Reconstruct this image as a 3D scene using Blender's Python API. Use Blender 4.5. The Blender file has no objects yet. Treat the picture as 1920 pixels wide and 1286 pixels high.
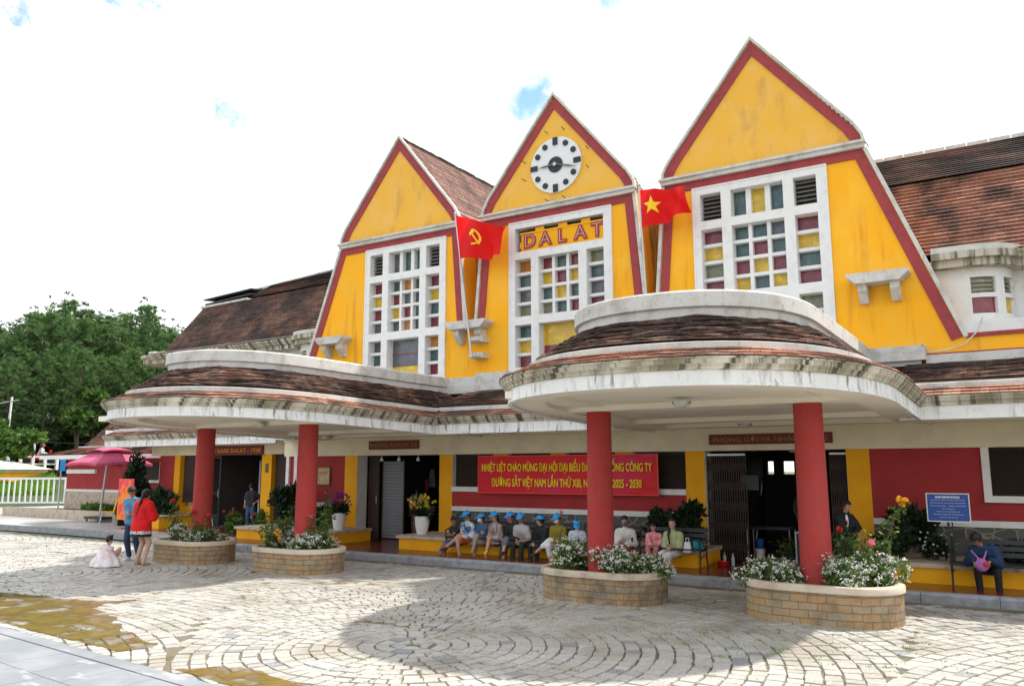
import bpy, bmesh, math, random
from mathutils import Vector, Matrix, noise
R_ = math.radians
scene = bpy.context.scene
COL = scene.collection
rnd = random.Random(7)
# ---------------------------------------------------------------- camera
cam_d = bpy.data.cameras.new('camera'); cam = bpy.data.objects.new('camera', cam_d); COL.objects.link(cam)
cam_d.sensor_width = 36.0; cam_d.lens = 1516.9/1920*36.0; cam_d.clip_end = 2000
rt = Vector((0.84674782, 0.53199264, -0.0013976)); up = Vector((0.08311033, -0.12968708, 0.98806575)); fw = Vector((-0.52546246, 0.83675868, 0.15402634))
m3 = Matrix((rt, up, -fw)).transposed()
cam.matrix_world = Matrix.Translation((9.15924, -16.55775, 2.0)) @ m3.to_4x4()
scene.camera = cam
scene.render.resolution_x = 1024; scene.render.resolution_y = 685
# ---------------------------------------------------------------- sun and sky
SDIR = Vector((0.36, 0.56, 1.0)).normalized()           # towards the sun
sun_el = math.asin(SDIR.z); sun_az = math.atan2(SDIR.x, SDIR.y)
sun_d = bpy.data.lights.new('sun', 'SUN'); sun_d.energy = 4.2; sun_d.angle = R_(1.6); sun_d.color = (1.0, 0.95, 0.86)
sun = bpy.data.objects.new('sun', sun_d); COL.objects.link(sun)
sun.rotation_mode = 'QUATERNION'; sun.rotation_quaternion = SDIR.to_track_quat('Z', 'Y')
w = bpy.data.worlds.new('World'); scene.world = w; w.use_nodes = True
nt = w.node_tree; N = nt.nodes; L = nt.links; N.clear()
wo = N.new('ShaderNodeOutputWorld'); bg = N.new('ShaderNodeBackground'); bg.inputs['Strength'].default_value = 0.12
sky = N.new('ShaderNodeTexSky'); sky.sky_type = 'NISHITA'; sky.sun_disc = False; sky.sun_elevation = sun_el; sky.sun_rotation = sun_az
tc = N.new('ShaderNodeTexCoord')
nz = N.new('ShaderNodeTexNoise'); nz.inputs['Scale'].default_value = 13.0; nz.inputs['Detail'].default_value = 9; nz.inputs['Roughness'].default_value = .62
L.new(tc.outputs['Generated'], nz.inputs['Vector'])
acc = None
def M(op, a, b=None, c=None):
    n = N.new('ShaderNodeMath'); n.operation = op
    for i, x in enumerate((a, b, c)):
        if x is None: continue
        if isinstance(x, (int, float)): n.inputs[i].default_value = x
        else: L.new(x, n.inputs[i])
    return n.outputs[0]
# gaps in the cloud cover: direction, angular radius, depth
for d, rad, dep in (((-.478, .816, .448), .022, 1.0), ((-.455, .815, .462), .034, .62), ((-.459, .8, .500), .030, .50), ((-.80, .61, .437), .03, .20), ((-.86, .52, .61), .05, .75), ((-.84, .50, .57), .07, .32), ((-.90, .42, .42), .08, .25),
                    ((-.39, .842, .580), .022, .75), ((-.31, .86, .570), .022, .75), ((-.9, .42, .5), .10, .30), ((.3, -.5, .8), .35, .9), ((.8, .3, .5), .3, .8), ((-.2, -.9, .4), .3, .8)):
    v = Vector(d).normalized()
    dp = N.new('ShaderNodeVectorMath'); dp.operation = 'DISTANCE'; L.new(tc.outputs['Generated'], dp.inputs[0]); dp.inputs[1].default_value = v
    s = M('MULTIPLY', M('SUBTRACT', 1.0, M('MINIMUM', M('DIVIDE', dp.outputs['Value'], rad*1.9), 1.0)), dep)
    acc = s if acc is None else M('MAXIMUM', acc, s)
msk = N.new('ShaderNodeMapRange'); msk.interpolation_type = 'SMOOTHSTEP'
L.new(M('ADD', acc, M('MULTIPLY', M('SUBTRACT', nz.outputs[0], .5), 2.4)), msk.inputs['Value'])
msk.inputs['From Min'].default_value = .32; msk.inputs['From Max'].default_value = .85
mk = M('MULTIPLY', msk.outputs[0], M('GREATER_THAN', acc, .001))
mix = N.new('ShaderNodeMix'); mix.data_type = 'RGBA'
L.new(mk, mix.inputs[0])
nz2 = N.new('ShaderNodeTexNoise'); nz2.inputs['Scale'].default_value = 3.0; nz2.inputs['Detail'].default_value = 5; L.new(tc.outputs['Generated'], nz2.inputs['Vector'])
cr = N.new('ShaderNodeValToRGB'); L.new(nz2.outputs[0], cr.inputs[0])
cr.color_ramp.elements[0].color = (7.6, 7.95, 8.4, 1); cr.color_ramp.elements[0].position = .40
cr.color_ramp.elements[1].color = (10.0, 10.0, 10.0, 1); cr.color_ramp.elements[1].position = .62
L.new(cr.outputs[0], mix.inputs[6])
skg = N.new('ShaderNodeMix'); skg.data_type = 'RGBA'; skg.blend_type = 'MULTIPLY'; skg.inputs[0].default_value = 1; L.new(sky.outputs[0], skg.inputs[6]); skg.inputs[7].default_value = (1.3, 1.5, 1.6, 1)
L.new(skg.outputs[2], mix.inputs[7]); L.new(mix.outputs[2], bg.inputs['Color']); L.new(bg.outputs[0], wo.inputs[0])
scene.view_settings.view_transform = 'Standard'; scene.view_settings.look = 'None'; scene.view_settings.exposure = 0.58; scene.view_settings.gamma = 1
scene.cycles.max_bounces = 7; scene.cycles.diffuse_bounces = 4; scene.cycles.use_denoising = True
# ---------------------------------------------------------------- materials
MATS = {}
def mat(name, col, rough=.8, spots=None, scale=3.0, stretch=None, bump=0.0, bscale=40.0, metal=0.0, extra=None, trans=0.0, spec=.4, attr=None, uvs=None):
    """base colour, optional second colour spread by noise: spots = (colour, from, to)"""
    if name in MATS: return MATS[name]
    m = bpy.data.materials.new(name); m.use_nodes = True; t = m.node_tree; n = t.nodes; l = t.links
    b = n['Principled BSDF']; b.inputs['Roughness'].default_value = rough; b.inputs['Metallic'].default_value = metal
    b.inputs['Specular IOR Level'].default_value = spec
    if trans: b.inputs['Transmission Weight'].default_value = trans
    tcn = n.new('ShaderNodeTexCoord'); cur = None
    def noise_(sc, st=None, det=6, ro=.6, off=0):
        mp = n.new('ShaderNodeMapping'); l.new(tcn.outputs['Object'], mp.inputs[0])
        if st: mp.inputs['Scale'].default_value = st
        mp.inputs['Location'].default_value = (off, off*.7, off*.3)
        q = n.new('ShaderNodeTexNoise'); q.inputs['Scale'].default_value = sc; q.inputs['Detail'].default_value = det; q.inputs['Roughness'].default_value = ro
        l.new(mp.outputs[0], q.inputs['Vector']); return q.outputs[0]
    def mixc(fac, a, c2):
        x = n.new('ShaderNodeMix'); x.data_type = 'RGBA'; l.new(fac, x.inputs[0])
        if isinstance(a, tuple): x.inputs[6].default_value = (*a, 1)
        else: l.new(a, x.inputs[6])
        if isinstance(c2, tuple): x.inputs[7].default_value = (*c2, 1)
        else: l.new(c2, x.inputs[7])
        return x.outputs[2]
    def ramp(v, lo, hi, mx=1.0):
        r = n.new('ShaderNodeMapRange'); r.interpolation_type = 'SMOOTHSTEP'; l.new(v, r.inputs[0]); r.inputs[1].default_value = lo; r.inputs[2].default_value = hi; r.inputs[4].default_value = mx; return r.outputs[0]
    cur = col
    if attr:   # per-face colour variation stored on the mesh
        a = n.new('ShaderNodeAttribute'); a.attribute_name = attr
        cur = mixc(a.outputs['Fac'], col, spots[0] if spots else tuple(c*.6 for c in col))
    if spots and not attr: cur = mixc(ramp(noise_(scale, stretch), spots[1], spots[2]), cur, spots[0])
    for k, e in enumerate(extra or ()):   # (colour, scale, stretch, lo, hi, strength)
        cur = mixc(ramp(noise_(e[1], e[2], off=3.1*(k+1)), e[3], e[4], e[5]), cur, e[0])
    for k, e in enumerate(uvs or ()):     # drip streaks that run down the moulding: (colour, along, down, lo, hi, strength)
        u = n.new('ShaderNodeUVMap'); mp = n.new('ShaderNodeMapping'); mp.inputs['Scale'].default_value = (e[1], e[2], 1); mp.inputs['Location'].default_value = (k*7.3, k*3.1, 0); l.new(u.outputs[0], mp.inputs[0])
        q = n.new('ShaderNodeTexNoise'); q.inputs['Scale'].default_value = 1; q.inputs['Detail'].default_value = 5; q.inputs['Roughness'].default_value = .65; l.new(mp.outputs[0], q.inputs['Vector'])
        cur = mixc(ramp(q.outputs[0], e[3], e[4], e[5]), cur, e[0])
    if isinstance(cur, tuple): b.inputs['Base Color'].default_value = (*cur, 1)
    else: l.new(cur, b.inputs['Base Color'])
    if bump:
        bn = n.new('ShaderNodeBump'); bn.inputs['Strength'].default_value = bump; bn.inputs['Distance'].default_value = .02
        l.new(noise_(bscale, None, 4), bn.inputs['Height']); l.new(bn.outputs[0], b.inputs['Normal'])
    MATS[name] = m;     return m
SV = (9, 9, .8)      # vertical streaks
YEL = (.92, .425, .008)
mat('yellow_plaster', YEL, .85, ((.86, .44, .03), .4, .7), 1.3, None, .25, 60, extra=[((.55, .19, .015), 1.0, (4, 4, .4), .52, .70, .5), ((.80, .46, .12), 7, None, .6, .8, .3), ((.95, .52, .05), .9, None, .5, .7, .5)])
mat('yellow_gable', (.80, .43, .05), .85, ((.80, .46, .10), .4, .7), 1.6, None, .2, 50, extra=[((.50, .27, .08), 2.0, (1.5, 1.5, .6), .52, .72, .5), ((.45, .22, .06), 6, (1, 1, .6), .62, .8, .3), ((.9, .62, .22), 9, None, .6, .8, .4)])
mat('yellow_pillar', (.84, .40, .004), .8, ((.80, .35, .004), .4, .7), 2.0, None, .2, 60)
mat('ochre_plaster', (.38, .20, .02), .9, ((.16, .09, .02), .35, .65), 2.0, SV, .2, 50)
mat('maroon_trim', (.34, .05, .055), .8, ((.25, .045, .05), .4, .7), 4.0, None, .15, 60, extra=[((.45, .2, .18), 20, None, .66, .8, .4)])
mat('maroon_wall', (.40, .034, .036), .85, ((.31, .03, .032), .35, .7), 1.2, None, .5, 90)
mat('red_column', (.43, .055, .050), .85, ((.45, .045, .042), .4, .65), 3.0, None, 1.0, 60, extra=[((.62, .13, .10), 22, None, .58, .75, .5), ((.28, .04, .04), 2.0, (1, 1, .3), .58, .75, .5)])
mat('white_paint', (.72, .72, .70), .8, ((.60, .59, .56), .45, .75), 4.0, None, .1, 60, extra=[((.35, .31, .26), 2.0, (5, 5, .6), .62, .85, .35)])
mat('white_grille', (.74, .74, .735), .8, ((.64, .64, .63), .45, .75), 5.0, None, .1, 60, extra=[((.42, .36, .3), 2.5, (6, 6, .6), .66, .85, .3)])
mat('cream_paint', (.76, .68, .50), .85, ((.64, .57, .42), .4, .75), 1.5, None, .1, 60)
mat('soffit', (.82, .77, .66), .9, ((.72, .67, .55), .4, .75), 1.0, None, .05, 60, extra=[((.35, .32, .16), 1.1, None, .66, .8, .5)])
mat('fascia', (.80, .80, .79), .85, ((.72, .72, .705), .42, .7), 1.2, None, .3, 50, extra=[((.40, .36, .27), .8, (1, 1, 4), .56, .8, .35)],
    uvs=[((.32, .31, .29), 5, .8, .50, .68, .6), ((.08, .08, .07), 10, 1.2, .56, .68, .8), ((.34, .30, .2), 2.2, 3, .56, .72, .35)])
mat('cornice', (.60, .56, .46), .9, ((.48, .44, .34), .42, .62), 1.0, None, .5, 40,
    uvs=[((.20, .18, .11), 1.3, .2, .42, .62, .8), ((.04, .038, .028), 6, .22, .50, .64, .8), ((.05, .05, .03), 12, .25, .51, .62, .75), ((.74, .71, .64), 5, .3, .56, .66, .75)])
mat('cornice_block', (.50, .46, .37), .9, ((.20, .18, .13), .42, .62), 1.0, (6, 6, .6), .4, 40, extra=[((.06, .06, .05), 1.3, (8, 8, 1), .54, .68, .8)])
mat('weathered_white', (.60, .59, .56), .9, ((.40, .38, .34), .42, .75), 3.0, None, .4, 40, extra=[((.13, .12, .10), 3.5, (4, 4, 2), .56, .78, .5), ((.30, .24, .17), 14, None, .58, .75, .4)])
mat('clock_white', (.72, .73, .74), .6)
mat('ink_black', (.02, .02, .022), .5)
mat('steel', (.45, .45, .46), .35, metal=.7)
mat('iron', (.022, .022, .025), .5, bump=.2)
mat('brass', (.12, .09, .05), .5, metal=.5)
mat('louver_brown', (.055, .032, .026), .7)
mat('louver_grey', (.20, .17, .15), .6)
mat('door_dark', (.022, .022, .024), .6)
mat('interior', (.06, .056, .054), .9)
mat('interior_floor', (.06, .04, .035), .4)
mat('pale_glass', (.62, .66, .66), .3)
for nm, c in (('pane_yellow', (.55, .36, .01)), ('pane_red', (.17, .022, .035)), ('pane_teal', (.05, .09, .09)), ('pane_grey', (.09, .095, .11)), ('pane_olive', (.16, .16, .09)), ('pane_orange', (.40, .16, .03)), ('pane_blue', (.02, .22, .42)), ('pane_dark', (.045, .05, .055))):
    mat(nm, c, .14, (tuple(x*1.7+.01 for x in c), .45, .8), 7.0, None, .5, 9, spec=.6)
mat('stone_base', (.10, .095, .08), .9)
mat('ledge_top', (.50, .42, .32), .85, ((.25, .2, .15), .45, .75), 5.0, None, .3, 40)
mat('granite', (.30, .31, .33), .85, ((.20, .20, .21), .4, .7), 6.0, None, .4, 60, extra=[((.10, .10, .09), 3, None, .58, .8, .5)])
mat('paving_slab', (.20, .215, .235), .6, ((.27, .28, .30), .42, .62), .8, None, .15, 60, extra=[((.40, .41, .42), 1.6, (1, 3, 1), .60, .66, .6), ((.14, .15, .16), .5, None, .55, .7, .4)])
mat('side_paving', (.34, .33, .32), .35, ((.52, .51, .50), .45, .62), .5, (1, 1, 1), .15, 30, extra=[((.12, .10, .09), .8, (1, 2.5, 1), .62, .72, .6)])
mat('red_floor', (.16, .035, .022), .22, ((.11, .028, .02), .4, .7), 1.2, None, .06, 20)
mat('puddle', (.19, .12, .018), .10, ((.26, .19, .06), .4, .7), 2.2, None, .05, 9, spec=.6)
def seethrough(m, lo, hi, sc):      # thin muddy water: the stones show through in places
    n = m.node_tree.nodes; l = m.node_tree.links; t = n.new('ShaderNodeTexCoord'); q = n.new('ShaderNodeTexNoise'); q.inputs['Scale'].default_value = sc; q.inputs['Detail'].default_value = 8; l.new(t.outputs['Object'], q.inputs['Vector'])
    r = n.new('ShaderNodeMapRange'); l.new(q.outputs[0], r.inputs[0]); r.inputs[1].default_value = .36; r.inputs[2].default_value = .54; r.inputs[3].default_value = lo; r.inputs[4].default_value = hi; l.new(r.outputs[0], n['Principled BSDF'].inputs['Alpha'])
seethrough(MATS['puddle'], .22, .94, 2.2)
mat('mud', (.20, .14, .07), .7, ((.14, .10, .05), .4, .7), 6, None, .3, 40); seethrough(MATS['mud'], .0, .7, 3.5)
mat('bark', (.12, .08, .055), .9, ((.06, .045, .035), .4, .7), 6, (1, 1, .2), .5, 40)
mat('soil', (.06, .045, .03), .95, bump=.6)
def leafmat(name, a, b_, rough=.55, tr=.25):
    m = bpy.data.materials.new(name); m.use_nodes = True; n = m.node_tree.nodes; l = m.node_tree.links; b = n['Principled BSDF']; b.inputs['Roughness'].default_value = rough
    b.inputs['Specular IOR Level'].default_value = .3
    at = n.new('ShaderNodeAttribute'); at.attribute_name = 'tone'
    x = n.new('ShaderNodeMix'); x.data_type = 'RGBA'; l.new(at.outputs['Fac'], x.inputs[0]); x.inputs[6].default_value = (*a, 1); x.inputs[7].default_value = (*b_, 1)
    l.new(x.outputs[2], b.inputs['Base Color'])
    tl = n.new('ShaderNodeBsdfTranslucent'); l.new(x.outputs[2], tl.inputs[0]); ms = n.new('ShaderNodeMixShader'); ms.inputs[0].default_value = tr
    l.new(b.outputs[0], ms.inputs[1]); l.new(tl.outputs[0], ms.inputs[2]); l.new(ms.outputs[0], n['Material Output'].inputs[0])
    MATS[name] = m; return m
leafmat('pine_needle', (.036, .090, .034), (.15, .26, .07), .6, .38)
leafmat('broad_leaf', (.04, .095, .018), (.13, .23, .045))
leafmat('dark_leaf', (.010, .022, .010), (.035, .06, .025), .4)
leafmat('shrub_leaf', (.04, .10, .02), (.14, .22, .04))
leafmat('alyssum', (.62, .62, .55), (.80, .80, .76), .7, .2)
leafmat('pf_yellow', (.65, .48, .02), (.80, .68, .05), .6)
leafmat('pf_purple', (.20, .02, .22), (.38, .05, .42), .6)
leafmat('pf_red', (.60, .015, .02), (.8, .06, .04), .6)
leafmat('pf_pink', (.75, .25, .25), (.8, .12, .2), .6)
leafmat('pf_gold', (.75, .32, .01), (.85, .5, .03), .6)
leafmat('grass_leaf', (.10, .24, .02), (.24, .42, .05))
def cobble_mat(name, a, b_, rough):
    m = mat(name, a, rough, None, bump=.35, bscale=55, spec=.45)
    n = m.node_tree.nodes; l = m.node_tree.links; b = n['Principled BSDF']
    at = n.new('ShaderNodeAttribute'); at.attribute_name = 'tone'
    cr = n.new('ShaderNodeValToRGB'); l.new(at.outputs['Fac'], cr.inputs[0]); e = cr.color_ramp.elements
    e[0].color = (*a, 1); e[1].color = (*b_, 1); q = e.new(.12); q.color = (.27, .29, .32, 1)
    q2 = e.new(.2); q2.color = tuple([a[i]*.6+b_[i]*.4 for i in range(3)]+[1])
    geo = n.new('ShaderNodeTexCoord'); nn = n.new('ShaderNodeTexNoise'); nn.inputs['Scale'].default_value = 1.1; nn.inputs['Detail'].default_value = 8; l.new(geo.outputs['Object'], nn.inputs['Vector'])
    mr = n.new('ShaderNodeMapRange'); l.new(nn.outputs[0], mr.inputs[0]); mr.inputs[1].default_value = .48; mr.inputs[2].default_value = .72; mr.inputs[4].default_value = .65
    x = n.new('ShaderNodeMix'); x.data_type = 'RGBA'; l.new(mr.outputs[0], x.inputs[0]); l.new(cr.outputs[0], x.inputs[6]); x.inputs[7].default_value = (.24, .20, .14, 1)
    nn2 = n.new('ShaderNodeTexNoise'); nn2.inputs['Scale'].default_value = 30; nn2.inputs['Detail'].default_value = 6; l.new(geo.outputs['Object'], nn2.inputs['Vector'])
    mr2 = n.new('ShaderNodeMapRange'); l.new(nn2.outputs[0], mr2.inputs[0]); mr2.inputs[1].default_value = .35; mr2.inputs[2].default_value = .75; mr2.inputs[3].default_value = .75; mr2.inputs[4].default_value = 1.12
    y = n.new('ShaderNodeMix'); y.data_type = 'RGBA'; y.blend_type = 'MULTIPLY'; y.inputs[0].default_value = 1; l.new(x.outputs[2], y.inputs[6]); l.new(mr2.outputs[0], y.inputs[7])
    l.new(y.outputs[2], b.inputs['Base Color'])
    return m
cobble_mat('cobble', (.36, .335, .29), (.52, .50, .46), .5)
mat('mortar', (.16, .135, .095), .95, ((.075, .085, .03), .52, .68), 1.7, None, .5, 40, extra=[((.30, .27, .2), 9, None, .55, .75, .5)])
def stone_wall_mat():      # irregular stones with pale joints
    m = MATS['stone_base']; n = m.node_tree.nodes; l = m.node_tree.links; b = n['Principled BSDF']
    t_ = n.new('ShaderNodeTexCoord'); mp = n.new('ShaderNodeMapping'); mp.inputs['Scale'].default_value = (3.6, 3.6, 4.0); l.new(t_.outputs['Object'], mp.inputs[0])
    v = n.new('ShaderNodeTexVoronoi'); v.feature = 'DISTANCE_TO_EDGE'; v.voronoi_dimensions = '3D'; v.inputs['Scale'].default_value = 1; l.new(mp.outputs[0], v.inputs['Vector'])
    v2 = n.new('ShaderNodeTexVoronoi'); v2.inputs['Scale'].default_value = 1; l.new(mp.outputs[0], v2.inputs['Vector'])
    mr = n.new('ShaderNodeMapRange'); l.new(v.outputs['Distance'], mr.inputs[0]); mr.inputs[1].default_value = .02; mr.inputs[2].default_value = .05
    cr = n.new('ShaderNodeValToRGB'); l.new(v2.outputs['Color'], cr.inputs[0]); cr.color_ramp.elements[0].color = (.05, .055, .05, 1); cr.color_ramp.elements[1].color = (.14, .13, .10, 1)
    x = n.new('ShaderNodeMix'); x.data_type = 'RGBA'; l.new(mr.outputs[0], x.inputs[0]); x.inputs[6].default_value = (.24, .22, .18, 1); l.new(cr.outputs[0], x.inputs[7]); l.new(x.outputs[2], b.inputs['Base Color'])
stone_wall_mat()
def tile_mat(name, base, alt, dark, darklo, darkhi, wu, row, streak=None):
    """clay roof tiles: colour varies per tile (UV in metres), blackened by algae in broad patches"""
    m = bpy.data.materials.new(name); m.use_nodes = True; n = m.node_tree.nodes; l = m.node_tree.links; b = n['Principled BSDF']; b.inputs['Roughness'].default_value = .85
    b.inputs['Specular IOR Level'].default_value = .25
    uv = n.new('ShaderNodeUVMap'); br = n.new('ShaderNodeTexBrick'); br.inputs['Scale'].default_value = 1; br.inputs['Brick Width'].default_value = wu; br.inputs['Row Height'].default_value = row
    br.inputs['Mortar Size'].default_value = .0025; br.inputs['Mortar Smooth'].default_value = .2; br.inputs['Bias'].default_value = 0; br.offset = .5
    br.inputs['Color1'].default_value = (0, 0, 0, 1); br.inputs['Color2'].default_value = (1, 1, 1, 1); br.inputs['Mortar'].default_value = (.5, .5, .5, 1)
    l.new(uv.outputs[0], br.inputs['Vector'])
    cr = n.new('ShaderNodeValToRGB'); l.new(br.outputs['Color'], cr.inputs[0]); e = cr.color_ramp.elements
    e[0].color = (*base, 1); e[1].color = (*alt, 1); e[1].position = .95; q = e.new(.5); q.color = tuple([(base[i]+alt[i])*.42 for i in range(3)]+[1])
    t_ = n.new('ShaderNodeTexCoord'); nn = n.new('ShaderNodeTexNoise'); nn.inputs['Scale'].default_value = 1.1; nn.inputs['Detail'].default_value = 9; nn.inputs['Roughness'].default_value = .62
    mp = n.new('ShaderNodeMapping'); l.new(t_.outputs['Object'], mp.inputs[0]); mp.inputs['Scale'].default_value = streak or (1, 1, 1); l.new(mp.outputs[0], nn.inputs['Vector'])
    mr = n.new('ShaderNodeMapRange'); l.new(nn.outputs[0], mr.inputs[0]); mr.inputs[1].default_value = darklo; mr.inputs[2].default_value = darkhi; mr.inputs[4].default_value = .93
    x = n.new('ShaderNodeMix'); x.data_type = 'RGBA'; l.new(mr.outputs[0], x.inputs[0]); l.new(cr.outputs[0], x.inputs[6]); x.inputs[7].default_value = (*dark, 1)
    n3 = n.new('ShaderNodeTexNoise'); n3.inputs['Scale'].default_value = 22; n3.inputs['Detail'].default_value = 5; l.new(t_.outputs['Object'], n3.inputs['Vector'])
    m3_ = n.new('ShaderNodeMapRange'); l.new(n3.outputs[0], m3_.inputs[0]); m3_.inputs[1].default_value = .60; m3_.inputs[2].default_value = .78; m3_.inputs[4].default_value = .45
    x2 = n.new('ShaderNodeMix'); x2.data_type = 'RGBA'; l.new(m3_.outputs[0], x2.inputs[0]); l.new(x.outputs[2], x2.inputs[6]); x2.inputs[7].default_value = (.40, .34, .28, 1)
    y = n.new('ShaderNodeMix'); y.data_type = 'RGBA'; l.new(br.outputs['Fac'], y.inputs[0]); l.new(x2.outputs[2], y.inputs[6]); y.inputs[7].default_value = (.02, .016, .014, 1)
    l.new(y.outputs[2], b.inputs['Base Color'])
    bn = n.new('ShaderNodeBump'); bn.inputs['Strength'].default_value = .8; bn.inputs['Distance'].default_value = .015; bn.invert = True
    ad = n.new('ShaderNodeMath'); ad.operation = 'ADD'; l.new(br.outputs['Fac'], ad.inputs[0]); l.new(n3.outputs[0], ad.inputs[1]); l.new(ad.outputs[0], bn.inputs['Height']); l.new(bn.outputs[0], b.inputs['Normal'])
    MATS[name] = m; return m
tile_mat('tile_edge', (.36, .15, .09), (.48, .27, .19), (.11, .075, .06), .44, .60, .13, .5)
tile_mat('tile_upper', (.17, .070, .045), (.32, .20, .15), (.045, .030, .026), .36, .54, .13, .5)
tile_mat('tile_main', (.25, .10, .065), (.36, .18, .125), (.035, .025, .023), .43, .60, .17, .115)
tile_mat('tile_aged', (.125, .060, .045), (.22, .115, .085), (.032, .024, .022), .42, .60, .17, .115)
tile_mat('tile_top', (.14, .06, .045), (.2, .11, .09), (.022, .018, .018), .36, .52, .17, .115, (.4, 1, 1))
tile_mat('tile_gable', (.30, .15, .12), (.42, .26, .22), (.12, .08, .07), .48, .66, .16, .11)
def brick_mat():
    m = mat('planter_brick', (.40, .29, .15), .85); n = m.node_tree.nodes; l = m.node_tree.links; b = n['Principled BSDF']
    uv = n.new('ShaderNodeUVMap'); br = n.new('ShaderNodeTexBrick'); br.inputs['Scale'].default_value = 1; br.inputs['Brick Width'].default_value = .23; br.inputs['Row Height'].default_value = .098
    br.inputs['Mortar Size'].default_value = .006; br.inputs['Color1'].default_value = (.42, .25, .11, 1); br.inputs['Color2'].default_value = (.34, .29, .20, 1); br.inputs['Mortar'].default_value = (.20, .16, .11, 1)
    t_ = n.new('ShaderNodeTexCoord'); wv = n.new('ShaderNodeTexNoise'); wv.inputs['Scale'].default_value = 7; l.new(t_.outputs['Object'], wv.inputs['Vector']); sc = n.new('ShaderNodeVectorMath'); sc.operation = 'MULTIPLY_ADD'; l.new(wv.outputs['Color'], sc.inputs[0]); sc.inputs[1].default_value = (.05, .03, 0); l.new(uv.outputs[0], sc.inputs[2]); l.new(sc.outputs[0], br.inputs['Vector']); nn = n.new('ShaderNodeTexNoise'); nn.inputs['Scale'].default_value = 3.2; nn.inputs['Detail'].default_value = 10; nn.inputs['Roughness'].default_value = .7; l.new(t_.outputs['Object'], nn.inputs['Vector'])
    mr = n.new('ShaderNodeMapRange'); l.new(nn.outputs[0], mr.inputs[0]); mr.inputs[1].default_value = .45; mr.inputs[2].default_value = .68; mr.inputs[4].default_value = .7
    x = n.new('ShaderNodeMix'); x.data_type = 'RGBA'; l.new(mr.outputs[0], x.inputs[0]); l.new(br.outputs['Color'], x.inputs[6]); x.inputs[7].default_value = (.12, .10, .07, 1); l.new(x.outputs[2], b.inputs['Base Color'])
    bn = n.new('ShaderNodeBump'); bn.invert = True; bn.inputs['Distance'].default_value = .012; l.new(br.outputs['Fac'], bn.inputs['Height']); l.new(bn.outputs[0], b.inputs['Normal'])
brick_mat()
def stained_brick():
    m = MATS['planter_brick'].copy(); m.name = 'planter_brick_stained'; MATS['planter_brick_stained'] = m
    for n in m.node_tree.nodes:
        if n.type == 'MAP_RANGE': n.inputs[1].default_value = .38; n.inputs[2].default_value = .60; n.inputs[4].default_value = .85
stained_brick()
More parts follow.
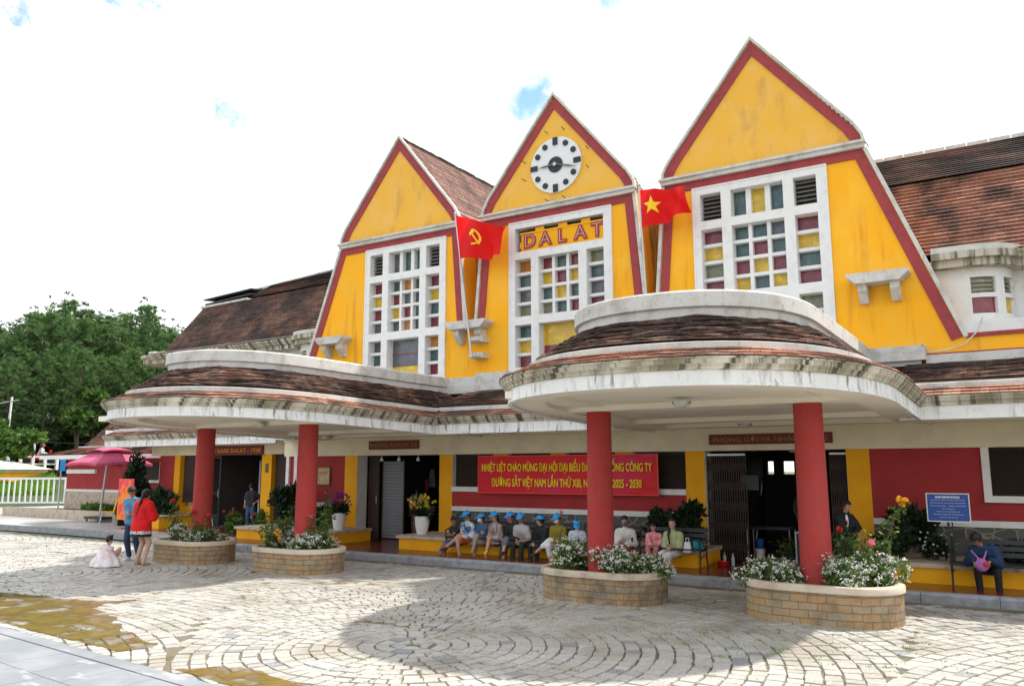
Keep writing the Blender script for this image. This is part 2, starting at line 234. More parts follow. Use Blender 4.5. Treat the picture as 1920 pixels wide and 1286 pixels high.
# ---------------------------------------------------------------- mesh helpers
class MB:
    def __init__(s): s.v = []; s.f = []; s.m = []; s.uv = []; s.sm = []; s.tone = []
    def face(s, pts, mi=0, uv=None, smooth=False, tone=.5):
        i = len(s.v); s.v += [tuple(p) for p in pts]; s.f.append(tuple(range(i, i+len(pts)))); s.m.append(mi); s.uv.append(uv); s.sm.append(smooth); s.tone.append(tone)
    def raw(s, verts, faces, mi=0, smooth=True, tone=.5):
        i = len(s.v); s.v += [tuple(p) for p in verts]
        for f in faces: s.f.append(tuple(i+k for k in f)); s.m.append(mi); s.uv.append(None); s.sm.append(smooth); s.tone.append(tone)
    def box(s, x0, y0, z0, x1, y1, z1, mi=0):
        x0, x1 = sorted((x0, x1)); y0, y1 = sorted((y0, y1)); z0, z1 = sorted((z0, z1))
        v = [(x0, y0, z0), (x1, y0, z0), (x1, y1, z0), (x0, y1, z0), (x0, y0, z1), (x1, y0, z1), (x1, y1, z1), (x0, y1, z1)]
        s.raw(v, [(3, 2, 1, 0), (4, 5, 6, 7), (0, 1, 5, 4), (1, 2, 6, 5), (2, 3, 7, 6), (3, 0, 4, 7)], mi, False)
    def hexa(s, bot, top, mi=0):   # 4 bottom, 4 top points, counter-clockwise
        s.raw(list(bot)+list(top), [(3, 2, 1, 0), (4, 5, 6, 7), (0, 1, 5, 4), (1, 2, 6, 5), (2, 3, 7, 6), (3, 0, 4, 7)], mi, False)
    def prism_y(s, poly, y0, y1, mi=0, side=None):   # poly in (x,z) counter-clockwise seen from -y
        n = len(poly); a = [(x, y0, z) for x, z in poly]; b = [(x, y1, z) for x, z in poly]
        i = len(s.v); s.raw(a+b, [tuple(range(n)), tuple(range(2*n-1, n-1, -1))], mi, False)
        s.raw(a+b, [(k, n+k, n+(k+1) % n, (k+1) % n) for k in range(n)], mi if side is None else side, False)
    def prism_z(s, poly, z0, z1, mi=0):
        n = len(poly); a = [(x, y, z0) for x, y in poly]; b = [(x, y, z1) for x, y in poly]
        s.raw(a+b, [tuple(range(n-1, -1, -1)), tuple(range(n, 2*n))]+[(k, (k+1) % n, n+(k+1) % n, n+k) for k in range(n)], mi, False)
    def tube(s, p, q, r, r2=None, n=10, mi=0, cap=True):
        p = Vector(p); q = Vector(q); r2 = r if r2 is None else r2; d = (q-p).normalized() if (q-p).length > 1e-9 else Vector((0, 0, 1)); a = d.orthogonal().normalized(); b = d.cross(a)
        vs = [p+a*math.cos(t)*r+b*math.sin(t)*r for t in [2*math.pi*k/n for k in range(n)]]+[q+a*math.cos(t)*r2+b*math.sin(t)*r2 for t in [2*math.pi*k/n for k in range(n)]]
        fs = [(k, (k+1) % n, n+(k+1) % n, n+k) for k in range(n)]; s.raw(vs, fs, mi, True)
        if cap: s.raw(vs, [tuple(range(n-1, -1, -1)), tuple(range(n, 2*n))], mi, False)
    def path(s, pts, r, n=8, mi=0):
        for a, b in zip(pts, pts[1:]): s.tube(a, b, r, r, n, mi)
    def ell(s, c, r, n=10, k=7, mi=0, rot=None, cut=None, tone=.5):
        c = Vector(c); vs = []; fs = []
        for i in range(k+1):
            th = math.pi*i/k
            for j in range(n):
                ph = 2*math.pi*j/n; p = Vector((r[0]*math.sin(th)*math.cos(ph), r[1]*math.sin(th)*math.sin(ph), r[2]*math.cos(th)))
                if rot is not None: p = rot @ p
                vs.append(c+p)
        for i in range(k):
            for j in range(n):
                q = (i*n+j, (i+1)*n+j, (i+1)*n+(j+1) % n, i*n+(j+1) % n)
                if cut is None or cut(sum((vs[t] for t in q), Vector())/4): fs.append(q)
        s.raw(vs, fs, mi, True, tone)
    def lathe(s, prof, c=(0, 0, 0), n=24, mi=0, smooth=True):
        c = Vector(c); vs = [c+Vector((r*math.cos(2*math.pi*j/n), r*math.sin(2*math.pi*j/n), z)) for r, z in prof for j in range(n)]
        s.raw(vs, [(i*n+j, i*n+(j+1) % n, (i+1)*n+(j+1) % n, (i+1)*n+j) for i in range(len(prof)-1) for j in range(n)], mi, smooth)
        s.raw(vs, [tuple(range(n-1, -1, -1)), tuple((len(prof)-1)*n+j for j in range(n))], mi, False)
    def capsule(s, p, r1, q, r2, n=10, mi=0):
        p = Vector(p); q = Vector(q); d = q-p; L_ = d.length
        if L_ < 1e-6: s.ell(p, (r1,)*3, n, 6, mi); return
        d /= L_; a = d.orthogonal().normalized(); b = d.cross(a); rings = []
        for k in range(4): t = math.pi/2*(k/3.0); rings.append((p-d*r1*math.cos(t), max(r1*math.sin(t), .0005)))
        for k in range(4): t = math.pi/2*(k/3.0); rings.append((q+d*r2*math.sin(t), max(r2*math.cos(t), .0005)))
        vs = [c+a*math.cos(2*math.pi*j/n)*r+b*math.sin(2*math.pi*j/n)*r for c, r in rings for j in range(n)]
        s.raw(vs, [(i*n+j, i*n+(j+1) % n, (i+1)*n+(j+1) % n, (i+1)*n+j) for i in range(7) for j in range(n)]+[tuple(range(n-1, -1, -1)), tuple(7*n+j for j in range(n))], mi, True)
    def mesh(s, name, mats, merge=False):
        me = bpy.data.meshes.new(name); me.from_pydata(s.v, [], s.f)
        for mm in (mats if isinstance(mats, (list, tuple)) else [mats]): me.materials.append(MATS[mm] if isinstance(mm, str) else mm)
        me.polygons.foreach_set('material_index', s.m); me.polygons.foreach_set('use_smooth', s.sm)
        if any(u is not None for u in s.uv):
            ul = me.uv_layers.new(name='UVMap'); k = 0; data = []
            for f, u in zip(s.f, s.uv):
                for j in range(len(f)): data += list(u[j]) if u else [0, 0]
            ul.data.foreach_set('uv', data)
        at = me.attributes.new('tone', 'FLOAT', 'FACE'); at.data.foreach_set('value', s.tone)
        me.update(); return me
    def build(s, name, mats, parent=None, loc=None):
        o = bpy.data.objects.new(name, s.mesh(name, mats)); COL.objects.link(o)
        if parent is not None: o.parent = parent
        if loc: o.location = loc
        return o
def seps(mb):
    par = list(range(len(mb.v)))
    def fd(a):
        while par[a] != a: par[a] = par[par[a]]; a = par[a]
        return a
    for f in mb.f:
        for k in f[1:]: par[fd(k)] = fd(f[0])
    comp = {}
    for i, f in enumerate(mb.f): comp.setdefault(fd(f[0]), []).append(i)
    bb = []
    for fs in comp.values():
        P = [mb.v[k] for i in fs for k in mb.f[i]]; bb.append([[min(p[a] for p in P) for a in range(3)], [max(p[a] for p in P) for a in range(3)], fs])
    ch = True
    while ch:      # pieces whose boxes touch belong together
        ch = False
        for i in range(len(bb)):
            for j in range(i+1, len(bb)):
                if all(bb[i][0][a] <= bb[j][1][a]+.006 and bb[j][0][a] <= bb[i][1][a]+.006 for a in range(3)):
                    bb[i] = [[min(bb[i][0][a], bb[j][0][a]) for a in range(3)], [max(bb[i][1][a], bb[j][1][a]) for a in range(3)], bb[i][2]+bb[j][2]]; del bb[j]; ch = True; break
            if ch: break
    return [x[2] for x in bb]
def build_each(mb, name, mats, parent=None):
    out = []
    for fs in seps(mb):
        q = MB(); mp = {}
        for i in sorted(fs):
            t = []
            for k in mb.f[i]:
                if k not in mp: mp[k] = len(q.v); q.v.append(mb.v[k])
                t.append(mp[k])
            q.f.append(tuple(t)); q.m.append(mb.m[i]); q.uv.append(mb.uv[i]); q.sm.append(mb.sm[i]); q.tone.append(mb.tone[i])
        out.append(q.build(name, mats, parent))
    return out
def tag(o, label, cat, group=None):
    o['label'] = label; o['category'] = cat
    if group: o['group'] = group
    return o
def thing(name, label, cat, loc=(0, 0, 0), rz=0, group=None):
    o = bpy.data.objects.new(name, None); COL.objects.link(o); o.location = loc; o.rotation_euler = (0, 0, rz); o.empty_display_size = .1
    return tag(o, label, cat, group)
def struct(o, kind='structure'): o['kind'] = kind; return o
def copy_tree(o, parent=None):
    c = o.copy(); COL.objects.link(c); c.parent = parent
    for ch in [x for x in o.children]: copy_tree(ch, c)
    return c
def textmesh(body, size, ext=.003, bold=0.0, sx=1.0, space=1.0):
    cu = bpy.data.curves.new('t', 'FONT'); cu.body = body; cu.size = size; cu.extrude = ext; cu.offset = bold; cu.align_x = 'CENTER'; cu.align_y = 'CENTER'; cu.space_character = space; cu.resolution_u = 3
    o = bpy.data.objects.new('t', cu); COL.objects.link(o); bpy.context.view_layer.update()
    me = bpy.data.meshes.new_from_object(o.evaluated_get(bpy.context.evaluated_depsgraph_get())); bpy.data.objects.remove(o); bpy.data.curves.remove(cu)
    for v in me.vertices: v.co.x *= sx
    return me
def lettering(body, size, material, parent, loc, ext=.003, bold=0.0, width=None, name='lettering', rot=(R_(90), 0, 0)):
    me = textmesh(body, size, ext, bold if len(body) == 1 else 0.0)
    if bold > 0 and len(body) > 1:      # heavier strokes: the outlines repeated a hair to each side
        q = MB()
        for i, (dx, dy) in enumerate(((-bold, 0), (bold, 0), (0, bold*.7), (0, -bold*.7))): q.raw([(v.co.x+dx, v.co.y+dy, v.co.z+i*.0004) for v in me.vertices], [tuple(p.vertices) for p in me.polygons], 0, False)
        me = q.mesh(name, material)
    if width:
        xs = [v.co.x for v in me.vertices]; k = width/(max(xs)-min(xs)); c = (max(xs)+min(xs))/2
        for v in me.vertices: v.co.x = (v.co.x-c)*k
    me.materials.clear(); me.materials.append(MATS[material]); o = bpy.data.objects.new(name, me); COL.objects.link(o); o.parent = parent; o.location = loc; o.rotation_euler = rot
    return o
def leaves(mb, c, r, n, size, mi=0, seed=1, shell=.55, aspect=2.0, droop=0.0, tonef=None, up_=0.3):
    """n small leaf faces spread through an ellipsoid, denser toward its skin, in clumps"""
    g = random.Random(seed); c = Vector(c)
    for _ in range(n):
        d = Vector((g.gauss(0, 1), g.gauss(0, 1), g.gauss(0, 1))).normalized(); q = shell+(1-shell)*g.random() if g.random() < .75 else g.random()
        lump = 1+.28*noise.noise(d*2.3+Vector((seed, seed*.3, 0)))
        p = c+Vector((d.x*r[0], d.y*r[1], d.z*r[2]))*q*lump
        ax = (d+Vector((g.gauss(0, .6), g.gauss(0, .6), g.gauss(0, .6)+up_-droop))).normalized(); sd = ax.cross(Vector((g.gauss(0, 1), g.gauss(0, 1), g.gauss(0, 1)))).normalized()
        s_ = size*g.uniform(.6, 1.35); a = ax*s_*aspect*.5; b = sd*s_*.5
        mb.face((p-a, p+b*.9-a*.1, p+a, p-b*.9-a*.1), mi, None, False, min(1, max(0, g.gauss(.5, .25) if tonef is None else tonef(d, g))))
# ================================================================= GROUND
def poly_sheet(name, pts, z, material, label_kind='structure'):
    mb = MB(); mb.face([(x, y, z) for x, y in pts], 0); o = mb.build(name, material); struct(o, label_kind); return o
mat('ground_earth', (.11, .13, .05), .95, ((.06, .10, .03), .4, .65), .3, None, .5, 6)
poly_sheet('ground', [(-500, -300), (400, -300), (400, 600), (-500, 600)], -.06, 'ground_earth')
def slab_y(x): return -10.80-.088*(x+2.42) if x < 4 else -11.37
poly_sheet('plaza_bed', [(-60, -10.0), (-2.42, -10.85), (4, -11.45), (4, -40), (40, -40), (40, -2.5), (-60, -2.5)], -.016, 'mortar')
def cobbles():
    g = random.Random(3); mb = MB()
    cen = [(3.0, -8.9), (-7.4, -8.1), (13.5, -8.6), (-2.2, -15.5), (-1.6, 4.5), (-19, -9.5), (8.8, -16.5)]
    wt = [0, 0, .6, 3.2, 5.6, 0, 3.0]
    tone_n = lambda x, y: noise.noise(Vector((x*.8, y*.8, 0)))
    for ci, (cx, cy) in enumerate(cen):
        r = .10
        while r < 14:
            dr = g.uniform(.16, .205); n = max(3, int(2*math.pi*(r+dr/2)/g.uniform(.17, .24))); off = g.random()*6.28
            ths = [off+2*math.pi*(k+g.uniform(-.16, .16))/n for k in range(n)]
            for k in range(n):
                a0 = ths[k]; a1 = ths[k+1] if k < n-1 else ths[0]+2*math.pi; am = (a0+a1)/2; x = cx+(r+dr/2)*math.cos(am); y = cy+(r+dr/2)*math.sin(am)
                if not (-20 < x < 11.5 and y < -2.66): continue
                if y < -12.9 or (x < 4 and y < slab_y(x)-.06): continue
                if x < -13 and y < -8: continue
                # only the stones that belong to this fan
                if min(range(len(cen)), key=lambda q: math.hypot(x-cen[q][0], y-cen[q][1])-wt[q]) != ci: continue
                gp = g.uniform(.0045, .010); gr = gp; ga = gp/max(r, .1); j = lambda: g.uniform(-.013, .013)
                P = []
                for rr, aa in ((r+gr, a0+ga), (r+gr, a1-ga), (r+dr-gr, a1-ga*.9), (r+dr-gr, a0+ga*.9)):
                    P.append((cx+rr*math.cos(aa)+j(), cy+rr*math.sin(aa)+j()))
                mx = sum(p[0] for p in P)/4; my = sum(p[1] for p in P)/4; z = g.uniform(-.004, .005)
                tn = min(1, max(0, .62+g.gauss(0, .2)+.25*tone_n(x, y))) if g.random() > .05 else g.uniform(.0, .2)
                T = [(mx+(p[0]-mx)*.93, my+(p[1]-my)*.93, z+g.uniform(-.0025, .0025)) for p in P]; B = [(p[0], p[1], z-.03) for p in P]
                i = len(mb.v); mb.v += T+B
                for f in ((0, 3, 2, 1), (0, 1, 5, 4), (1, 2, 6, 5), (2, 3, 7, 6), (3, 0, 4, 7)):
                    mb.f.append(tuple(i+q for q in (f if f[0] or f[1] == 1 else (3, 2, 1, 0)[::-1]))); mb.m.append(0); mb.uv.append(None); mb.sm.append(False); mb.tone.append(tn)
            r += dr
    o = mb.build('cobblestone_paving', 'cobble'); struct(o)
cobbles()
def slabs():
    g = random.Random(5); mb = MB(); a = math.atan2(-.088, 1); ca, sa = math.cos(a), math.sin(a)
    for i in range(-22, 12):
        for j in range(12):
            u0 = i*.62+(.31 if j % 2 else 0); v0 = -.2-j*.62
            P = []
            for du, dv in ((.004, -.616), (.616, -.616), (.616, -.004), (.004, -.004)):
                u = u0+du; v = v0+dv; P.append((-2.42+u*ca-v*sa, -10.86+u*sa+v*ca))
            z = .012+g.uniform(-.001, .001); mb.hexa([(x, y, -.03) for x, y in P], [(x, y, z) for x, y in P])
    for i in range(-14, 7):
        u0 = i*1.0
        P = [(-2.42+u*ca-v*sa, -10.86+u*sa+v*ca) for u, v in ((u0+.003, -.19), (u0+.997, -.19), (u0+.997, 0), (u0+.003, 0))]
        mb.hexa([(x, y, -.03) for x, y in P], [(x, y, .018) for x, y in P])
    struct(mb.build('slab_pavement', 'paving_slab'))
    poly_sheet('slab_bed', [(-30, -8.4), (-2.5, -10.87), (4, -11.42), (4, -30), (-30, -30)], -.004, 'mortar')
slabs()
def blob(name, cx, cy, rx, ry, rot, z, material, seed, rough=.25, n=56):
    pts = []
    for k in range(n):
        t = 2*math.pi*k/n; q = 1+rough*noise.noise(Vector((math.cos(t)*1.7+seed, math.sin(t)*1.7, seed*2.1)))*1.6+.10*noise.noise(Vector((math.cos(t)*6, math.sin(t)*6, seed)))
        x = rx*q*math.cos(t); y = ry*q*math.sin(t); pts.append((cx+x*math.cos(rot)-y*math.sin(rot), cy+x*math.sin(rot)+y*math.cos(rot)))
    return poly_sheet(name, pts, z, material)
def puddle(pts, z, seed):
    out = []
    for k in range(len(pts)):
        a, b = Vector(pts[k]), Vector(pts[(k+1) % len(pts)]); n = max(2, int((b-a).length/.07))
        for i in range(n):
            p = a.lerp(b, i/n); w_ = .14 if p.y > slab_y(p.x)+.16 else .02; out.append((p.x+w_*noise.noise(Vector((p.x*2.2, p.y*5, seed)))+.05*noise.noise(Vector((p.x*9, p.y*12, seed))), p.y+w_*noise.noise(Vector((p.x*2.2+9, p.y*5, seed)))+.3*w_*noise.noise(Vector((p.x*9, p.y*12+7, seed)))))
    poly_sheet('muddy_puddle', out, z, 'puddle')
puddle([(-7.5, -10.15), (-6.2, -9.4), (-4.6, -9.2), (-4.0, -9.18), (-3.4, -9.1), (-2.9, -8.75), (-2.6, -8.5), (-2.75, -9.0), (-2.7, -9.35), (-1.6, -9.7), (-.4, -10.28), (.45, -10.42), (.62, -10.6), (.42, -10.90), (-.64, -10.84), (-2.42, -10.72), (-5, -10.5)], .0075, 1.0)
puddle([(1.7, -11.10), (1.96, -10.75), (2.5, -10.68), (3.0, -10.76), (3.3, -10.9), (3.9, -11.2), (2.9, -11.22)], .0075, 5.0)
blob('wet_mud_patch', -1.5, -5.4, .95, .28, .1, .0015, 'mud', 7.7, .5)
blob('wet_mud_patch', 2.0, -8.05, .42, .1, .1, .0012, 'mud', 9.1, .5)
blob('wet_mud_patch', -11.2, -5.2, .5, .14, .1, .0012, 'mud', 12.1, .5)
# platform, kerb
def platform():
    mb = MB(); mb.box(-9.6, -2.36, -.03, 16, 9, .15); struct(mb.build('red_tiled_platform_floor', 'red_floor'))
    mb = MB(); mb.prism_z([(-60, -2.0), (-16, -1.65), (-12.5, -1.95), (-9.603, -2.25), (-9.603, 14), (-60, 14)], -.03, .146); struct(mb.build('side_pavement', 'side_paving'))
    mb = MB(); mb.prism_z([(-15.6, -.9), (-9.8, -1.2), (-9.8, 1.2), (-16.2, 1.2)], .147, .151); struct(mb.build('cafe_terrace_floor', 'red_floor'))
    mb = MB(); g = random.Random(2); x = -9.4
    while x < 14:
        l_ = g.uniform(.9, 1.1); q = g.uniform(-.004, .004); a = .035
        pr = [(-2.57+q, -.03), (-2.363, -.03), (-2.363, .158), (-2.53+q, .158), (-2.57+q, .125)]
        mb.raw([(x+.004, y, z) for y, z in pr]+[(x+l_-.004, y, z) for y, z in pr], [(0, 1, 2, 3, 4), (9, 8, 7, 6, 5)]+[(k, 5+k, 5+(k+1) % 5, (k+1) % 5) for k in range(5)], 0, False); x += l_
    path = [(-60, -2.05), (-24, -1.85), (-18, -1.72), (-15, -1.78), (-12.5, -2.05), (-10.5, -2.35), (-9.41, -2.47)]
    for (xa, ya), (xb, yb) in zip(path, path[1:]):
        nseg = max(1, int((xb-xa)/1.0))
        for k in range(nseg):
            x0 = xa+(xb-xa)*k/nseg+.004; x1 = xa+(xb-xa)*(k+1)/nseg-.004; y0 = ya+(yb-ya)*k/nseg; y1 = ya+(yb-ya)*(k+1)/nseg
            mb.hexa([(x0, y0-.1, -.03), (x1, y1-.1, -.03), (x1, y1+.1, -.03), (x0, y0+.1, -.03)], [(x0, y0-.08, .157), (x1, y1-.08, .157), (x1, y1+.1, .157), (x0, y0+.1, .157)])
    struct(mb.build('stone_kerb', 'granite'))
    mb = MB(); x = -9.4
    mb.box(-9.4, -2.86, -.03, 12, -2.575, .004); struct(mb.build('gutter_strip', 'mortar'))
platform()
# ================================================================= STATION BUILDING
B = thing('station_building', 'yellow art deco railway station with three pointed gables, red columns and rounded canopies', 'railway station')
RX = 15.5   # right end, outside the frame
PIL = [(-6.65, -6.2), (-3.41, -3.01), (-1.78, -1.36), (-.18, .22), (1.46, 1.87), (3.08, 3.49), (6.27, 6.68)]
T_ = .40
def ground_floor():
    mb = MB()      # yellow pillars
    for k, (a, b) in enumerate(PIL): mb.box(a, 0, .15 if k in (0, 1, 5, 6) else 1.575, b, T_, 2.37)
    build_each(mb, 'pillar', 'yellow_pillar', B)
    mb = MB()      # white window and door reveals on the camera side of each opening
    for x in (-6.2, 3.49): mb.box(x, .012, .15, x+.006, T_-.002, 2.37)
    for x in (-3.01, -1.36, .22, 1.87): mb.box(x, .012, 1.58, x+.006, .16, 2.37)
    for x in (-3.415, 6.265): mb.box(x, .012, .15, x+.005, T_-.002, 2.37)
    build_each(mb, 'reveal', 'white_paint', B)
    mb = MB()
    for a, b in ((-9.0, -6.65), (6.68, 8.5), (-3.01, 3.08)):
        mb.box(a, .004, 1.10, b, T_, 2.37 if b != 3.08 else 1.46)
    mb.box(10.6, .004, 1.10, RX, T_, 2.37); mb.box(8.5, .004, 1.10, 10.6, T_, 1.5); mb.box(-9.0, .004, 1.1, -8.9, 1.2, 2.37)
    build_each(mb, 'wall', 'maroon_wall', B)
    mb = MB()
    for a, b in ((-9.0, -6.65), (6.68, RX), (-3.01, 3.08)): mb.box(a, -.03, .99, b, T_, 1.10)
    mb.box(-3.01, -.04, 1.46, 3.08, .2, 1.575); build_each(mb, 'string_course', 'white_paint', B)
    mb = MB()
    for a, b in ((-9.0, -6.65), (6.68, RX), (-3.01, 3.08)): mb.box(a, .0, .42, b, T_, .99)
    build_each(mb, 'stone_plinth', 'stone_base', B)
    mb = MB(); mt = MB()
    for a, b in ((-9.3, -5.66), (-3.55, 3.75), (6.2, RX)):
        mb.box(a, -1.36, .15, b, 0, .40); mt.box(a-.05, -1.42, .401, b+.05, -.001, .47)
    build_each(mb, 'planter_ledge', 'yellow_pillar', B); build_each(mt, 'ledge_coping', 'ledge_top', B)
    mb = MB(); mb.box(-9.0, -.045, 2.37, RX, T_, 2.83); mb.box(-9.0, -.10, 2.80, RX, -.045, 2.86); mb.build('lintel_beam', 'cream_paint', B)
    # shuttered windows
    for a, b in ((-3.0, -1.78), (-1.35, -.18), (.23, 1.46), (1.88, 3.08)):
        fr = MB(); fr.box(a, .15, 1.58, b, .2, 2.37); w_ = fr.build('window', 'iron', B)
        s = MB(); k = 1.60
        while k < 2.33: s.hexa([(a+.04, .11, k), (b-.04, .11, k), (b-.04, .149, k+.02), (a+.04, .149, k+.02)], [(a+.04, .11, k+.008), (b-.04, .11, k+.008), (b-.04, .149, k+.03), (a+.04, .149, k+.03)]); k += .032
        s.build('shutter', 'louver_brown', w_)
    for a, b in ((8.5, 10.6), (-8.9, -8.45)):
        f = MB()
        f.box(a, -.06, 1.5, a+.12, .15, 2.37); f.box(b-.12, -.06, 1.5, b, .15, 2.37); f.box(a, -.08, 1.42, b, .15, 1.53); f.box((a+b)/2-.05, -.05, 1.53, (a+b)/2+.05, .15, 2.37) if b-a > 1 else None
        w_ = f.build('window', 'white_paint', B)
        s = MB(); s.box(a+.12, .16, 1.5, b-.12, .2, 2.37); k = 1.56
        while k < 2.33: s.hexa([(a+.13, .10, k), (b-.13, .10, k), (b-.13, .155, k+.022), (a+.13, .155, k+.022)], [(a+.13, .10, k+.008), (b-.13, .10, k+.008), (b-.13, .155, k+.03), (a+.13, .155, k+.03)]); k += .034
        s.build('shutter', 'louver_brown', w_)
    # rooms behind the two doors
    for a, b in ((-6.6, -3.0), (3.08, 6.68)):
        r = MB()
        r.box(a-.05, .4, .15, a, 6, 2.9); r.box(b, .4, .15, b+.05, 6, 2.9)
        r.box(a, .4, 2.62, b, 6, 2.68)
        if a < 0: r.box(a, 6, .15, b, 6.1, 2.62)
        else:    # back wall with small windows to the platforms
            xs = [a, 3.9, 4.25, 4.5, 4.8, b]; r.box(a, 6, .15, b, 6.1, 1.62); r.box(a, 6, 2.2, b, 6.1, 2.62)
            r.box(a, 6, 1.62, b, 6.1, 1.86)
            for q in ((a, 3.2), (3.36, 3.62), (3.9, 4.05), (4.2, b)): r.box(q[0], 6, 1.86, q[1], 6.1, 2.2)
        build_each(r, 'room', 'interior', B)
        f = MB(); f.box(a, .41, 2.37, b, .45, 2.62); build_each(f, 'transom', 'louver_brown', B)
ground_floor()
# ---- canopies
LIP = 2.78
def tilt(y): return .17*min(1, max(0, (-1.9-y)/5.85))
def zz(zr, y): return LIP+zr+tilt(y)*(1-zr/1.5)
def outline(xc, d, n=40, a=2.85, yc=-4.6, b=3.15, y0=0.0):
    a = 2.70 if xc > 0 else 2.50; d = d*.84
    aa = a-d; bb = b-d; pts = []; m = 9
    for k in range(m): pts.append((xc+aa, y0+(yc-y0)*k/m))
    for k in range(n+1):
        t = math.pi*k/n; c, s = math.cos(t), math.sin(t); e = 2/2.3
        pts.append((xc+aa*math.copysign(abs(c)**e, c), yc-bb*abs(s)**e))
    for k in range(m): pts.append((xc-aa, yc+(y0-yc)*(k+1)/m))
    # even spacing
    L_ = [0]
    for p, q in zip(pts, pts[1:]): L_.append(L_[-1]+math.hypot(q[0]-p[0], q[1]-p[1]))
    out = []; N_ = 160; j = 0
    for k in range(N_+1):
        s = L_[-1]*k/N_
        while j < len(L_)-2 and L_[j+1] < s: j += 1
        t = (s-L_[j])/max(1e-9, L_[j+1]-L_[j]); out.append((pts[j][0]+(pts[j+1][0]-pts[j][0])*t, pts[j][1]+(pts[j+1][1]-pts[j][1])*t))
    return out, L_[-1]
def sweepD(xc, prof, uvrow=None, wob=0.0, seed=0, smooth=False):
    """profile (inward distance, height) swept round the nose; rows in prof are joined in turn"""
    mb = MB(); rows = []
    for d, z in prof:
        o, ln = outline(xc, d); rows.append(([(x, y, zz(z, y)) for x, y in o], ln))
    v = 0
    for i in range(len(prof)-1):
        A, la = rows[i]; C_, lc = rows[i+1]; seg = math.hypot(prof[i+1][0]-prof[i][0], prof[i+1][1]-prof[i][1])
        for k in range(len(A)-1):
            u0 = la*k/160; u1 = la*(k+1)/160
            def W(p, r_, kk):
                if not wob or r_ == 0: return p
                q = wob*noise.noise(Vector((p[0]*1.6+seed, p[1]*1.6, r_*.37)))+wob*.6*noise.noise(Vector((p[0]*6, p[1]*6, r_*1.7+seed))); return (p[0], p[1], p[2]+q)
            mb.face((W(A[k], i, k), W(C_[k], i+1, k), W(C_[k+1], i+1, k+1), W(A[k+1], i, k+1)), 0, ((u0, v), (u0, v+seg), (u1, v+seg), (u1, v)), smooth)
        v += seg
    return mb
def courses(d0, z0, d1, z1, n, th=.022):
    p = []
    for k in range(n):
        a = k/n; b = (k+1)/n; da, db = d0+(d1-d0)*a, d0+(d1-d0)*b; za, zb = z0+(z1-z0)*a, z0+(z1-z0)*b
        p += [(da-.028, za+.010), (da-.028, za+.010+th*.55), (db+.012, zb+.006)]
    return p
def canopyD(xc, seed):
    fa = sweepD(xc, [(.06, .045), (.06, 0.0), (-.012, 0.0), (-.012, .035), (0, .04), (0, .20)]); c = fa.build('canopy', 'fascia', B)
    co = sweepD(xc, [(0, .20), (-.035, .205), (-.045, .235), (-.10, .27), (-.135, .33), (-.15, .335), (-.15, .355), (-.10, .36)]); co.build('cornice', 'cornice', c)
    t1 = sweepD(xc, courses(-.13, .352, .34, .545, 3, .04), wob=.014, seed=seed); t1.build('eave_tiles', 'tile_edge', c)
    bd = sweepD(xc, [(.33, .50), (.33, .622), (.35, .63), (.52, .63), (.52, .55)]); bd.build('band', 'weathered_white', c)
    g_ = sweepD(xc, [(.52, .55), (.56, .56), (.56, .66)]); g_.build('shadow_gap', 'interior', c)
    t2 = sweepD(xc, courses(.47, .665, 1.2, 1.12, 10, .04), wob=.035, seed=seed+5); t2.build('roof_tiles', 'tile_upper', c)
    pa = sweepD(xc, [(1.19, 1.08), (1.19, 1.24), (1.13, 1.26), (1.13, 1.47), (1.16, 1.50), (1.36, 1.50), (1.36, 1.36)]); pa.build('parapet', 'weathered_white', c)
    # deck and soffit with sunken panels
    mb = MB()
    def fill(d, z, mb, flip=False):
        o, _ = outline(xc, d); n = len(o)
        for k in range(n//2): 
            q = [o[k], o[k+1], o[n-2-k], o[n-1-k]]; q = [(x, y, zz(z, y)) for x, y in q]
            if (q[1][0]-q[2][0]) < 1e-4 and (q[0][0]-q[3][0]) < 1e-4: continue
            mb.face(q[::-1] if flip else q, 0)
    fill(1.36, 1.38, mb); mb.build('deck', 'weathered_white', c)
    mb = MB(); fill(.02, .14, mb, True)
    # beams: ring under the edge, cross beams over the columns, inner oval
    def ring(d0, d1, z, h, mb):
        for prof in ([(d0, h), (d0, z), (d1, z), (d1, h)],):
            s = sweepD(xc, prof); mb.v, n0 = mb.v+s.v, len(mb.v)
            for f in s.f: mb.f.append(tuple(n0+q for q in f)); mb.m.append(0); mb.uv.append(None); mb.sm.append(False); mb.tone.append(.5)
    ring(.03, .62, .045, .14, mb)
    sx = 1 if xc > 0 else -1
    for x in (3.30*sx, 6.58*sx): mb.box(x-.26, -7.0, zz(.055, -7), x+.26, -.05, LIP+.3)
    mb.box(xc-2.3, -4.9, zz(.06, -4.6)-.0, xc+2.3, -4.3, LIP+.35)
    mb.box(xc-2.4, -.6, LIP+.05, xc+2.4, -.1, LIP+.3); mb.box(xc-2.4, -2.2, LIP+.065, xc+2.4, -1.8, LIP+.3)
    mb.build('soffit', 'soffit', c)
    return c
canopyD(5.08, 1); canopyD(-4.56, 9)
